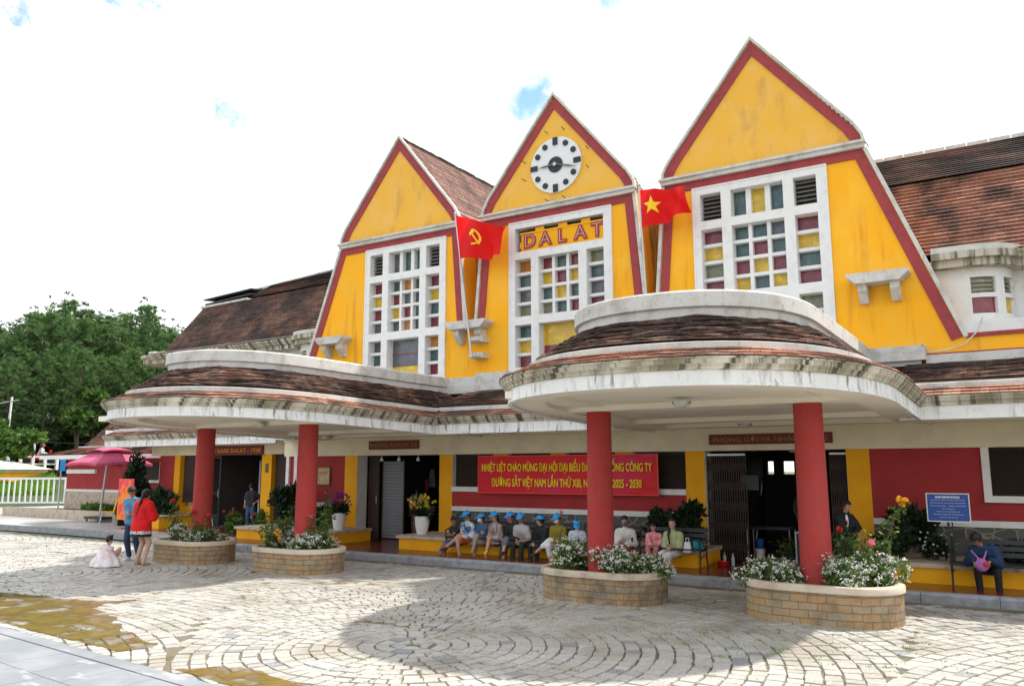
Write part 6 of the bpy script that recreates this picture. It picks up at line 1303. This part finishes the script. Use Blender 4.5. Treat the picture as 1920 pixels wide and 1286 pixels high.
    person('toddler crouching on the cobbles in a wide white and pink dress, seen from behind', (-7.36, -6.30, .0), .15, .74, J, top=(cloth((.70, .52, .56)), 'shirt', 'short'), bottom=None, shoe='shoe_white', hair='short', extra=dress, skin='skin_pale')
    # man leaning by the right doorway
    J = {'pelvis': V(0, 0, .86), 'chest': V(-.02, -.05, 1.23), 'head': V(.06, -.10, 1.51), 'face': V(.95, -.35, -.35), 'headup': V(.1, -.05, 1), 'side': V(.6, .8, 0), 'hand_a': V(.20, -.30, .95), 'hand_b': V(.24, -.18, .96), 'foot_a': V(-.08, -.08, 0), 'foot_b': V(.1, .06, 0), 'toe_a': V(.7, -.6, 0), 'toe_b': V(.7, -.6, 0), 'hdir_a': V(.8, -.3, -.3), 'hdir_b': V(.8, -.3, -.2)}
    def tee(t, k, g, A, L_, hd, f, u, s_):
        m = MB(); m.ell((g['chest']+V(.075, -.085, -.03))*k, (.035*k, .045*k, .14*k), 12, 8); m.build('shirt_front', 'mask_white', t); m = MB(); m.ell((g['chest']+V(.082, -.095, -.06))*k, (.022*k, .045*k, .07*k), 12, 8); m.build('shirt_print', cloth((.30, .03, .03)), t)
    person('young man in black jacket standing by the yellow pillar of the right doorway', (6.42, -1.25, .15), -.1, .80, J, top=(cloth((.013, .014, .018)), 'jacket', 'long'), bottom=(cloth((.015, .015, .02)), 'trousers'), shoe='shoe_black', hair='short', extra=tee)
    ST = lambda hx=.0: {'pelvis': V(0, 0, .88), 'chest': V(0, 0, 1.25), 'head': V(hx, -.03, 1.52), 'face': V(-.4, .8, -.3), 'headup': V(0, 0, 1), 'hand_a': V(-.20, -.1, .85), 'hand_b': V(.22, -.12, .95), 'foot_a': V(-.09, 0, 0), 'foot_b': V(.09, .08, 0)}
    person('shopper in white blouse and pink floral trousers inside the left doorway', (-5.3, 1.5, .15), .3, .86, ST(), top=(cloth((.50, .46, .40)), 'shirt', 'mid'), bottom=(cloth((.50, .30, .28), .85, (.30, .12, .12), 16), 'wide'), shoe='shoe_black', hair='tail')
    person('child in teal top and purple trousers with a tote bag inside the left doorway', (-5.85, 1.15, .15), -.2, .72, ST(.03), top=(cloth((.20, .30, .30)), 'shirt', 'short'), bottom=(cloth((.22, .06, .22)), 'wide'), shoe='shoe_black', hair='long', extra=lambda t, k, *a: (lambda m: (m.box(-.05*k, -.22*k, .62*k, .24*k, -.16*k, .92*k), m.build('tote_bag', cloth((.48, .40, .34), .85, (.5, .05, .05), 6), t)))(MB()))
    person('person in dark top and blue jeans standing at the cafe entrance', (-11.9, 1.3, .15), .4, .86, ST(), top=(cloth((.03, .035, .05)), 'shirt', 'short'), bottom=(cloth((.06, .12, .22)), 'trousers'), shoe='shoe_black')
    person('clerk in grey shirt deep inside the right doorway', (4.75, 3.2, .15), .2, .9, ST(), top=(cloth((.16, .17, .2)), 'shirt', 'short'), bottom=(cloth((.03, .03, .04)), 'trousers'), shoe='shoe_black')
standing()
# ================================================================= FURNITURE AND SMALL THINGS
def bench(x0, x1, y, label, z=.15):
    t = thing('iron_bench', label, 'bench', ((x0+x1)/2, y, z), 0, 'iron benches along the platform'); w_ = (x1-x0)/2
    for k in range(4): m = MB(); m.box(-w_, -.26+k*.095, .355, w_, -.18+k*.095, .375); m.build('seat_slat', 'iron', t)
    for k in range(3): m = MB(); m.hexa([(-w_, .13+k*.02, .46+k*.10), (w_, .13+k*.02, .46+k*.10), (w_, .145+k*.02, .46+k*.10), (-w_, .145+k*.02, .46+k*.10)], [(-w_, .14+k*.02, .53+k*.10), (w_, .14+k*.02, .53+k*.10), (w_, .155+k*.02, .53+k*.10), (-w_, .155+k*.02, .53+k*.10)]); m.build('back_slat', 'iron', t)
    for s in (-1, 1):
        x = s*(w_-.03); m = MB(); m.path([(x, -.27, 0), (x, -.22, .2), (x, -.24, .36), (x, -.26, .52), (x, -.05, .56), (x, .12, .54)], .016); m.path([(x, .19, .76), (x, .13, .40), (x, .13, .2), (x, .20, 0)], .016); m.path([(x, -.24, .34), (x, .14, .34)], .014); m.path([(x, -.22, .2), (x, 0, .26), (x, .13, .18)], .010); m.build('bench_frame', 'iron', t)
bench(-1.95, -.45, -1.45, 'black iron bench under the left half of the sitting row'); bench(-.35, 1.15, -1.45, 'black iron bench under the middle of the sitting row'); bench(1.3, 2.6, -1.45, 'black iron bench behind the third column'); bench(2.7, 3.95, -1.45, 'black iron bench under the young woman in pale green')
bench(8.0, 9.7, -1.42, 'black iron bench under the bowed man at the right')
def gates():
    mat('gate_brown', (.055, .035, .03), .6)
    for x0, x1, lab, n in ((3.52, 4.32, 'folded brown lattice gate at the left side of the right doorway', 17), (5.95, 6.25, 'folded brown lattice gate at the right side of the right doorway, by the yellow pillar', 8)):
        t = thing('folding_gate', lab, 'gate', (x0, .1, .15)); m = MB(); w_ = x1-x0
        for k in range(n): x = w_*k/(n-1); m.box(x-.008, -.012, .02, x+.008, .012, 2.12)
        m.build('bar', 'gate_brown', t); m = MB()
        for k in range(n-1):
            xa = w_*k/(n-1); xb = w_*(k+1)/(n-1)
            for z in (.15, .55, .95, 1.35, 1.75):
                m.tube((xa, .0, z), (xb, .0, z+.28), .005, n=5); m.tube((xb, .004, z), (xa, .004, z+.28), .005, n=5)
        m.build('lattice', 'gate_brown', t); m = MB(); m.box(0, -.02, 2.12, w_, .02, 2.16); m.build('rail', 'steel', t)
    t = thing('shutter_panel', 'grey ribbed folding shutter at the left side of the left doorway', 'shutter', (-5.75, .55, .15)); m = MB()
    for k in range(24): m.box(0, 0, .03+k*.085, .72, .02, .03+k*.085+.078)
    m.build('panel', 'shutter_grey', t); m = MB(); m.box(-.03, -.01, 0, 0, .03, 2.12); m.box(.72, -.01, 0, .75, .03, 2.12); m.build('frame', 'gate_brown', t)
    t = thing('door_leaf', 'dark wooden door leaf folded back beside the left white reveal', 'door', (-6.15, .42, .15)); m = MB(); m.box(0, 0, 0, .36, .05, 2.2); m.build('panel', 'louver_brown', t); m = MB(); m.tube((.31, -.03, .95), (.31, -.03, 1.15), .01); m.build('handle', 'steel', t)
mat('shutter_grey', (.20, .21, .23), .6); gates()
def door_clutter():
    mat('red_plastic', (.60, .01, .015), .4); mat('green_plastic', (.05, .35, .15), .4); mat('bottle_clear', (.35, .45, .48), .2)
    o = MB(); o.lathe([(.09, 0), (.12, .07), (.13, .08), (.115, .08), (.09, .02)], n=24); t = tag(o.build('red_basin', 'red_plastic', None, (4.0, -.62, .15)), 'small red plastic basin on the floor at the right doorway', 'basin')
    for x, y, m_, lab in ((4.0, -.50, 'green_plastic', 'bottle with a green cap behind the red basin'), (4.2, -.62, 'bottle_clear', 'clear blue water bottle right of the red basin')):
        t = thing('bottle', lab, 'bottle', (x, y, .15)); m = MB(); m.lathe([(.03, 0), (.033, .03), (.033, .15), (.015, .19), (.013, .21)], n=14); m.build('bottle_body', 'bottle_clear', t); m = MB(); m.lathe([(.016, .21), (.016, .235)], n=12); m.build('cap', m_, t)
    t = thing('table', 'dark table with steel legs inside the right doorway', 'table', (4.55, .9, .15)); m = MB(); m.box(-.45, -.25, .62, .45, .25, .65); m.build('table_top', 'iron', t)
    for x in (-.43, .43):
        for y in (-.23, .23): m = MB(); m.tube((x, y, 0), (x, y, .62), .014); m.build('leg', 'steel', t)
    t = thing('road_case', 'black case with steel edges inside the right doorway by the fourth column', 'case', (5.45, .3, .15)); m = MB(); m.box(-.22, -.2, 0, .22, .2, .62); m.build('case_body', 'iron', t); m = MB()
    for x in (-.225, .205): m.box(x, -.205, 0, x+.02, -.2, .62)
    m.box(-.225, -.205, .61, .225, .205, .63); m.build('edge', 'steel', t)
    t = thing('bucket_stack', 'white bucket with a blue one on it inside the right doorway', 'bucket', (4.35, .75, .15)); m = MB(); m.lathe([(.08, 0), (.1, .22)], n=20); m.build('bucket', 'clock_white', t); m = MB(); m.lathe([(.07, .221), (.09, .42)], n=20); m.build('blue_bucket', 'info_blue', t)
    t = thing('ceiling_globe', 'pale round lamp hanging in the right doorway', 'lamp', (5.15, .9, 2.38)); m = MB(); m.lathe([(.02, -.06), (.14, -.04), (.16, 0), (.1, .03)], n=20); m.build('shade', 'lamp_glass', t); m = MB(); m.tube((0, 0, .02), (0, 0, .22), .012); m.build('stem', 'steel', t)
    rose_bush('potted_plant', 'light green potted plant in the dark of the right doorway', (4.95, .45, .2), [(.1, 0, .38), (-.12, 0, .35), (0, 0, .45), (.15, 0, .25)], [], 40, 61, 'plant')
    t = thing('pale_notice', 'pale rectangular notice hanging inside the right doorway', 'notice', (3.95, 1.6, 1.7)); m = MB(); m.box(-.2, 0, -.16, .2, .01, .16); m.build('sheet', 'shutter_grey', t)
    mat('merch_red', (.35, .05, .06), .8); mat('merch_pale', (.30, .29, .25), .8, ((.16, .18, .16), .4, .6), 8)
    for k, (x, z, w_, h, m_, lab) in enumerate(((-5.35, 1.75, .24, .5, 'merch_pale', 'pale garment hanging inside the left doorway'), (-5.0, 1.6, .2, .45, 'merch_pale', 'greenish garment hanging right of the pale one in the left doorway'), (-5.55, 1.55, .12, .35, 'merch_red', 'red garment hanging in the left doorway'))):
        m = MB(); m.hexa([(-w_/2, 0, -h/2), (w_/2, 0, -h/2), (w_/2, .03, -h/2), (-w_/2, .03, -h/2)], [(-w_*.3, 0, h/2), (w_*.3, 0, h/2), (w_*.3, .03, h/2), (-w_*.3, .03, h/2)]); tag(m.build('hanging_garment', m_, None, (x, 2.2, z)), lab, 'garment', 'garments hanging in the left doorway')
    for x, lab in ((-5.55, 'leftmost'), (-4.95, 'middle'), (-4.3, 'rightmost')):
        t = thing('spotlight', '%s small white spotlight under the lintel of the left doorway' % lab, 'lamp', (x, .25, 2.30), 0, 'spotlights in the left doorway'); m = MB(); m.lathe([(.05, -.08), (.035, 0)], n=14); m.build('shade', 'clock_white', t); m = MB(); m.tube((0, 0, 0), (0, 0, .07), .012); m.build('stem', 'steel', t)
door_clutter()
def parasol():
    mat('parasol_pink', (.45, .06, .14), .7, ((.52, .11, .2), .4, .7), 3)
    t = thing('parasol', 'large square pink parasol with a small upper tier on a wheeled iron base', 'parasol', (-19.15, .9, .15), -.05)
    m = MB(); m.box(-.85, -.35, .10, .25, .35, .18)
    for x in (-.75, .15): 
        for y in (-.28, .28): m.ell((x, y, .05), (.05, .03, .05), 10, 6)
    m.build('base', 'iron', t); m = MB(); m.tube((-.40, 0, .18), (-.15, 0, 2.15), .045); m.tube((-.2, 0, 1.85), (.05, 0, 2.42), .025); m.build('pole', 'steel', t)
    def tier(h, z0, z1, drop, zc, nm, cut=0):
        m = MB(); c = [(-h, -h), (h, -h), (h, h), (-h, h)]; n = 8
        for k in range(4):
            a, b = c[k], c[(k+1) % 4]
            for i in range(n):
                u, v = i/n, (i+1)/n; P = lambda q: (a[0]+(b[0]-a[0])*q, a[1]+(b[1]-a[1])*q); p, q_ = P(u), P(v); sag = lambda r: -.10*math.sin(math.pi*r)*0
                m.face([(p[0], p[1], z0+.06*math.sin(math.pi*u)), (q_[0], q_[1], z0+.06*math.sin(math.pi*v)), (q_[0]*cut, q_[1]*cut, z1), (p[0]*cut, p[1]*cut, z1)], 0, None, True)
                if drop:
                    for j in range(3):
                        s0, s1 = u+(v-u)*j/3, u+(v-u)*(j+1)/3; p0, p1 = P(s0), P(s1); pm = P((s0+s1)/2); zz0 = z0+.06*math.sin(math.pi*s0); zz1 = z0+.06*math.sin(math.pi*s1)
                        m.face([(p0[0], p0[1], zz0), (p0[0], p0[1], zz0-drop*.6), (pm[0], pm[1], zz0-drop), (p1[0], p1[1], zz1-drop*.6), (p1[0], p1[1], zz1)], 0)
        m.build(nm, 'parasol_pink', t)
    tier(1.05, 2.06, 2.50, .11, 0, 'canopy', .36); tier(.58, 2.52, 2.72, .04, 0, 'upper_canopy', .001)
    m = MB()
    for k in range(8): a = math.pi/4*k; m.tube((0, 0, 2.42), (1.0*math.cos(a)*(1.3 if k % 2 else 1), 1.0*math.sin(a)*(1.3 if k % 2 else 1), 2.07), .012, n=6)
    m.build('rib', 'steel', t)
parasol()
def chair(x, y, rz, m_, label, s=1.0):
    t = thing('chair', label, 'chair', (x, y, .15), rz); m = MB(); m.hexa([(-.2, -.2, .40), (.2, -.2, .40), (.22, .2, .38), (-.22, .2, .38)], [(-.2, -.2, .43), (.2, -.2, .43), (.22, .2, .42), (-.22, .2, .42)]); m.build('seat', m_, t)
    m = MB(); m.hexa([(-.22, .19, .42), (.22, .19, .42), (.22, .215, .42), (-.22, .215, .42)], [(-.24, .27, .84), (.24, .27, .84), (.24, .30, .84), (-.24, .30, .84)]); m.build('backrest', m_, t)
    for a, b in ((-.18, -.17), (.18, -.17), (-.18, .17), (.18, .17)): m = MB(); m.tube((a*1.25, b*1.3, 0), (a, b, .40), .013); m.build('leg', 'steel', t)
mat('chair_yellow', (.75, .38, .01), .5); mat('chair_blue', (.03, .06, .16), .6)
chair(-18.1, .3, -.5, 'chair_yellow', 'yellow plastic chair with steel legs beside the parasol'); chair(-11.9, -.4, 2.6, 'chair_blue', 'blue chair with steel frame at the cafe entrance')
chair(-7.2, -1.05, .4, 'iron', 'dark wire chair behind the second column')
def far_things():
    mat('fence_white', (.68, .68, .68), .6); mat('board_orange', (.85, .25, .02), .6, ((.80, .05, .08), .45, .55), 1.6)
    t = thing('poster_stand', 'upright orange and red poster stand behind the couple', 'poster', (-16.5, -.1, .15)); m = MB(); m.box(-.4, 0, .2, .42, .04, 1.55); m.build('panel', 'board_orange', t); m = MB(); m.box(-.35, .0, 0, -.3, .3, .2); m.build('foot', 'iron', t); m = MB(); m.box(.3, 0, 0, .35, .3, .2); m.build('foot', 'iron', t)
    # crowd barriers
    for k, (xa, ya, xb, yb, lab) in enumerate(((-35.2, 3.6, -30.6, 6.6, 'long white slatted barrier, the nearer one'), (-30.2, 6.9, -27.6, 9.6, 'white slatted barrier behind, reaching the maroon building'))):
        t = thing('barrier', lab+' at the far left', 'barrier', (xa, ya, .15), math.atan2(yb-ya, xb-xa), 'white barriers at the far left'); ln = math.hypot(xb-xa, yb-ya); m = MB(); m.box(0, -.03, 1.38, ln, .03, 1.48); m.box(0, -.03, .22, ln, .03, .30); m.build('rail', 'fence_white', t)
        n = int(ln/.27); m = MB()
        for i in range(n+1): x = ln*i/n; m.box(x-.035, -.015, .3, x+.035, .015, 1.38)
        m.build('slat', 'fence_white', t)
        for x in (.3, ln-.3): m = MB(); m.box(x-.05, -.4, 0, x+.05, .4, .12); m.build('foot', 'fence_white', t)
    # flowerbed kerb, road embankment, road fence, distant lane
    m = MB(); m.prism_z([(-27.2, 1.3), (-18.3, 1.0), (-18.3, 1.25), (-27.2, 1.6)], .1, .48); tag(m.build('flowerbed_wall', 'ledge_top'), 'low mossy stone edging of the flowerbed by the maroon building', 'wall')
    m = MB(); m.prism_z([(-27.0, 1.61), (-18.3, 1.26), (-18.0, 2.9), (-25.5, 2.9)], .1, .40); struct(m.build('flowerbed_soil', 'soil'))
    # ground rises beyond the yard
    m = MB(); nx, ny = 40, 26
    def hz(x, y):
        d = (-x*.88+y*.47)-32; q = max(0, d); return .0+min(1, q/9)*1.55+max(0, d-18)*.13+.5*noise.noise(Vector((x*.05, y*.05, 0)))*min(1, q/20)-.08
    g_ = [[(-150+118*i/nx, -40+180*j/ny) for i in range(nx+1)] for j in range(ny+1)]
    vs = [(x+ (0), y, hz(x, y)) for r in g_ for x, y in r]; m.raw(vs, [(j*(nx+1)+i, j*(nx+1)+i+1, (j+1)*(nx+1)+i+1, (j+1)*(nx+1)+i) for j in range(ny) for i in range(nx)], 0, True); struct(m.build('hillside', 'hill_green'))
    m = MB(); g = random.Random(4)
    A = Vector((9.16, -16.56, 0))
    def at(u, dist): d = Vector((-.525*1517+.8467*(u-960), .8368*1517+.532*(u-960), 0)).normalized(); return A+d*dist
    # grass strip
    gm = MB()
    for _ in range(5000):
        p = at(g.uniform(-20, 125), g.uniform(52, 57)); p.z = hz(p.x, p.y)+.0; h = g.uniform(.15, .4); a = g.uniform(0, 6.28); c, s = math.cos(a)*.06, math.sin(a)*.06; gm.face([(p.x-c, p.y-s, p.z), (p.x+c, p.y+s, p.z), (p.x+c*.3+.05, p.y+s, p.z+h)], 0, None, False, g.random())
    struct(gm.build('grass', 'grass_leaf'), 'stuff')
    # white road fence
    pts = [at(u, 60) for u in (-60, 0, 60, 125)]; t = thing('road_fence', 'long white rail fence along the road above the grass bank', 'fence', (0, 0, 0))
    rl = MB(); z0 = 2.35
    for a, b in zip(pts, pts[1:]):
        for z in (z0, z0+.45): rl.tube((a.x, a.y, z), (b.x, b.y, z), .055, n=6)
    rl.build('rail', 'fence_white', t); n = 8
    for i in range(n+1): p = pts[0].lerp(pts[-1], i/n); m = MB(); m.box(p.x-.08, p.y-.08, z0-.35, p.x+.08, p.y+.08, z0+.55); m.build('post', 'fence_white', t)
    m = MB()
    for a, b in zip(pts, pts[1:]): m.face([(a.x, a.y, 1.0), (b.x, b.y, 1.0), (b.x-.2, b.y, 2.1), (a.x-.2, a.y, 2.1)], 0)
    struct(m.build('embankment', 'hill_green'))
    # lamp posts
    for u, d, h, lab in ((27, 58, 6.4, 'leaning grey utility pole beyond the white fence'), (78, 62, 4.2, 'slim white pole beyond the white fence, by the scooter'), (2, 60, 4.4, 'short grey pole at the left edge of the picture')):
        p = at(u, d); t = thing('utility_pole', lab, 'pole', (p.x, p.y, .5)); m = MB(); m.tube((0, 0, 0), (.1, .1, h-.5), .09, .06, 8); m.build('pole', 'fence_white', t); m = MB(); m.tube((-.5, -.3, h-.9), (.5, .3, h-.7), .03, n=6); m.build('arm', 'steel', t)
    # kiosk with umbrella at the far left
    p = at(8, 57); t = thing('kiosk', 'small stall with yellow fascia and a pale green and cream canopy at the left edge', 'kiosk', (p.x, p.y, .1), .5); m = MB(); m.box(-3.2, -1.4, 0, 2.0, 1.4, .95); m.build('counter', 'iron', t); m = MB(); m.box(-3.4, -1.6, 1.25, 2.2, 1.6, 1.75); m.build('fascia', 'yellow_pillar', t); m = MB(); m.box(-3.4, -1.7, 1.76, 2.3, 1.7, 1.92); m.raw([(-3.6, -1.9, 1.93), (2.5, -1.9, 1.93), (2.5, 1.9, 1.93), (-3.6, 1.9, 1.93), (-.5, 0, 2.75)], [(0, 1, 4), (1, 2, 4), (2, 3, 4), (3, 0, 4)], 0, False); m.build('awning', 'kiosk_cream', t); m = MB()
    for x in (-3.0, 1.8): m.tube((x, -1.3, .9), (x, -1.3, 1.3), .05)
    m.build('post', 'steel', t)
    # blue road sign
    p = at(134, 41); t = thing('blue_sign', 'small blue sign on a thin post at the corner of the maroon building', 'sign', (p.x, p.y, .1), .4); m = MB(); m.tube((0, 0, 0), (0, 0, 2.3), .03); m.build('post', 'steel', t); m = MB(); m.box(-.05, -.03, 1.85, .22, -.01, 2.40); m.build('panel', 'sign_blue', t)
    # scooter and rider on the road
    p = at(93, 61.5); t = thing('scooter', 'tiny red scooter on the road behind the white fence', 'scooter', (p.x, p.y, 2.25), .9); m = MB(); m.capsule((-.5, 0, .5), .14, (.35, 0, .45), .12); m.capsule((.35, 0, .45), .08, (.6, 0, .95), .06); m.tube((.6, -.3, 1.0), (.6, .3, 1.0), .03); m.capsule((-.5, 0, .65), .1, (.0, 0, .68), .1); m.build('scooter_body', 'red_plastic', t)
    for x in (-.6, .62): m = MB(); m.tube((x, -.05, .26), (x, .05, .26), .26, n=18); m.build('wheel', 'iron', t)
    J = seat_pose(.15, None, 'knees'); person('tiny scooter rider in pale jacket and pink helmet on the road above the bank', (p.x-.1, p.y, 2.5), 2.4, .95, J, top=(cloth((.55, .5, .5)), 'jacket', 'long'), bottom=(cloth((.3, .1, .12)), 'trousers'), shoe='shoe_black', cap='parasol_pink')
    # overhead wires
    for k, (za, zb) in enumerate(((6.2, 6.6), (5.6, 5.9), (4.3, 4.0))):
        a = at(-30, 56); b = at(260, 60); m = MB(); q = [Vector((a.x+(b.x-a.x)*i/10, a.y+(b.y-a.y)*i/10, za+(zb-za)*i/10-.5*math.sin(math.pi*i/10))) for i in range(11)]; m.path(q, .008, 5); tag(m.build('overhead_wire', 'iron'), 'thin overhead wire crossing in front of the pines', 'wire', 'wires in front of the pines')
    return at, hz
mat('hill_green', (.05, .075, .025), .95, ((.035, .05, .02), .4, .65), .4, None, .6, 3); mat('kiosk_cream', (.62, .50, .36), .7, ((.30, .55, .46), .52, .56), .5); mat('sign_blue', (.01, .25, .65), .5)
at_, hz_ = far_things()
def pines():
    def proto(seed, h, cr, trunkh, dens):
        g = random.Random(seed); tr = MB(); cr_ = MB(); top = Vector((g.uniform(-.3, .3), g.uniform(-.3, .3), h)); prev = Vector((0, 0, -1)); n = 7
        for k in range(1, n+1): p = Vector((0, 0, -1)).lerp(top, k/n)+Vector((g.uniform(-.12, .12), g.uniform(-.12, .12), 0)); tr.tube(prev, p, .22*(1-(k-1)/n)+.04, .22*(1-k/n)+.04, 8, cap=False); prev = p
        m = 38
        for k in range(m):
            f = (k+.5)/m; z = trunkh+(h-trunkh)*f; a = k*2.4+g.uniform(-.4, .4); reach = cr*(math.sin(math.pi*min(1, .18+f*.86))**.7)*g.uniform(.6, 1.15); base = Vector((0, 0, -1)).lerp(top, (z+1)/(h+1)); tip = base+Vector((math.cos(a)*reach, math.sin(a)*reach, g.uniform(.1, .9)))
            tr.tube(base, tip, .05, .02, 5, cap=False)
            for q in range(int(10*dens)):
                c = base.lerp(tip, g.uniform(.35, 1.12))+Vector((g.gauss(0, .30), g.gauss(0, .30), g.gauss(.12, .32))); tone = min(1, max(0, g.gauss(.42, .30)+.25*(z-trunkh)/(h-trunkh)-.1)); rr = g.uniform(.18, .40)
                for _ in range(20):
                    d = Vector((g.gauss(0, 1), g.gauss(0, 1), g.gauss(.9, .8))).normalized(); s = d.orthogonal().normalized(); s.rotate(Matrix.Rotation(g.uniform(0, 6.28), 3, d)); b0 = c+d*rr*g.uniform(0, .35); e = c+d*rr*g.uniform(.8, 1.25)
                    cr_.face([b0-s*.03, b0+s*.03, e], 0, None, False, min(1, max(0, tone+g.gauss(0, .12))))
        return tr.mesh('trunk', 'bark'), cr_.mesh('crown', 'pine_needle')
    pr = [proto(71, 12.0, 2.5, 4.0, 1.5), proto(72, 11.2, 2.9, 4.6, 1.4), proto(73, 13.0, 2.3, 3.4, 1.5), proto(74, 9.5, 2.7, 3.0, 1.4)]
    g = random.Random(9); look = ['tall narrow', 'broad-topped', 'tall slender', 'shorter bushy']; k = 0
    row = [('front', 66, .80), ('middle', 72, .97), ('back', 79, 1.10)]
    prof = lambda u: 598-(22*math.exp(-((u-115)/60)**2))-(16*math.exp(-((u-240)/60)**2))+max(0, (u-290))*.55+ (10 if u < 20 else 0)
    for rn, dist, hs in row:
        u = -70+g.uniform(0, 10)
        while u < 395:
            p = at_(u, dist+g.uniform(-2, 2)); gz = hz_(p.x, p.y); kd = g.randrange(4); hp = (12.0, 11.2, 13.0, 9.5)[kd]
            # tree height chosen so that the skyline of the wood matches its real height
            d_ = (p-Vector((9.16, -16.56, 0))).length; ztop = 2+(p-Vector((9.16, -16.56, 0))).dot(Vector((-.532, .847, 0)))*(880-prof(u))/1517*.97*(1.0 if rn == 'back' else (.93 if rn == 'middle' else .74))*g.uniform(.93, 1.02); s = (ztop-gz)/hp
            t = thing('pine_tree', '%s pine in the %s row of the wood, %s' % (look[kd], rn, ('at the far left edge', 'left of the leftmost pole', 'above the white fence', 'above the maroon roof', 'behind the canopy edge', 'beside the station roof')[min(5, max(0, int((u+40)/68)))]), 'tree', (p.x, p.y, gz), g.uniform(0, 6.28), 'pines on the hill'); t.scale = (s*1.05, s*1.05, s)
            for nm, me in (('trunk', pr[kd][0]), ('crown', pr[kd][1])): o = bpy.data.objects.new(nm, me); COL.objects.link(o); o.parent = t
            u += g.uniform(24, 36); k += 1
    # undergrowth and light green young trees by the road
    def bt(u, dist, z0, r, n, size, lab, m_='broad_leaf', seed=1, trunk=1.4):
        p = at_(u, dist); t = thing('young_tree', lab, 'tree', (p.x, p.y, z0)); mb = MB(); gg = random.Random(seed)
        for q in range(10): leaves(mb, (gg.uniform(-.55, .55)*r[0], gg.uniform(-.55, .55)*r[1], trunk+r[2]*gg.uniform(.2, 1.7)), (r[0]*.5, r[1]*.5, r[2]*.38), n//10, size, 0, seed*20+q, .3)
        mb.build('crown', m_, t); tr = MB(); tr.tube((0, 0, -.5), (0, 0, trunk+r[2]), .10, .05, 8)
        for q in range(5): a = q*1.3; tr.tube((0, 0, trunk+.1*q), (math.cos(a)*r[0]*.6, math.sin(a)*r[1]*.6, trunk+r[2]*(.8+.2*q)), .04, .02, 6)
        tr.build('trunk', 'bark', t)
    bt(6, 57, 1.0, (1.2, 1.2, 1.2), 1700, .28, 'pale green young tree at the left edge', seed=3, trunk=1.6); bt(45, 58, 1.4, (1.7, 1.6, 1.0), 1700, .26, 'pale green young tree between the two poles', seed=4, trunk=1.2); bt(160, 64, 1.5, (2.1, 1.6, 1.3), 1500, .3, 'yellow-green young tree before the dark pines', seed=5, trunk=3.6)
    for k, u in enumerate(range(-50, 330, 26)): 
        p = at_(u, 68+3*(k % 3)); t = thing('dark_bush', 'dark undergrowth bush beneath the pines, %s' % ('low and wide' if k % 2 else 'tall and rounded'), 'bush', (p.x, p.y, hz_(p.x, p.y)), k, 'undergrowth beneath the pines')
        if k < 2:
            mb = MB(); gg = random.Random(90+k)
            for q in range(8): leaves(mb, (gg.uniform(-1.6, 1.6), gg.uniform(-1, 1), gg.uniform(.6, 2.6)), (1.1, 1.0, .8), 200, .36, 0, 300+q+k*9, .3)
            UND[k] = mb.mesh('foliage', 'under_leaf')
        o = bpy.data.objects.new('foliage', UND[k % 2]); COL.objects.link(o); o.parent = t
UND = {}
leafmat('under_leaf', (.012, .028, .010), (.04, .075, .02), .6)
pines()

def joint_moss():      # short weeds between the stones
    g = random.Random(77); m = MB()
    for _ in range(260):
        cx, cy = (g.uniform(-2, 9.5), g.uniform(-10.5, -2.9)) if g.random() < .5 else (g.gauss(6.2, 1.3), g.gauss(-6.6, 1.2))
        if cy > -2.9: continue
        for _ in range(g.randint(4, 16)):
            x, y = cx+g.gauss(0, .035), cy+g.gauss(0, .035); h = g.uniform(.010, .028); a = g.uniform(0, 6.28); c, s_ = math.cos(a)*.006, math.sin(a)*.006
            m.face([(x-c, y-s_, -.004), (x+c, y+s_, -.004), (x+g.gauss(0, .010), y+g.gauss(0, .010), h)], 0, None, False, g.random()*.7)
    struct(m.build('joint_weeds', 'grass_leaf'), 'stuff')
joint_moss()
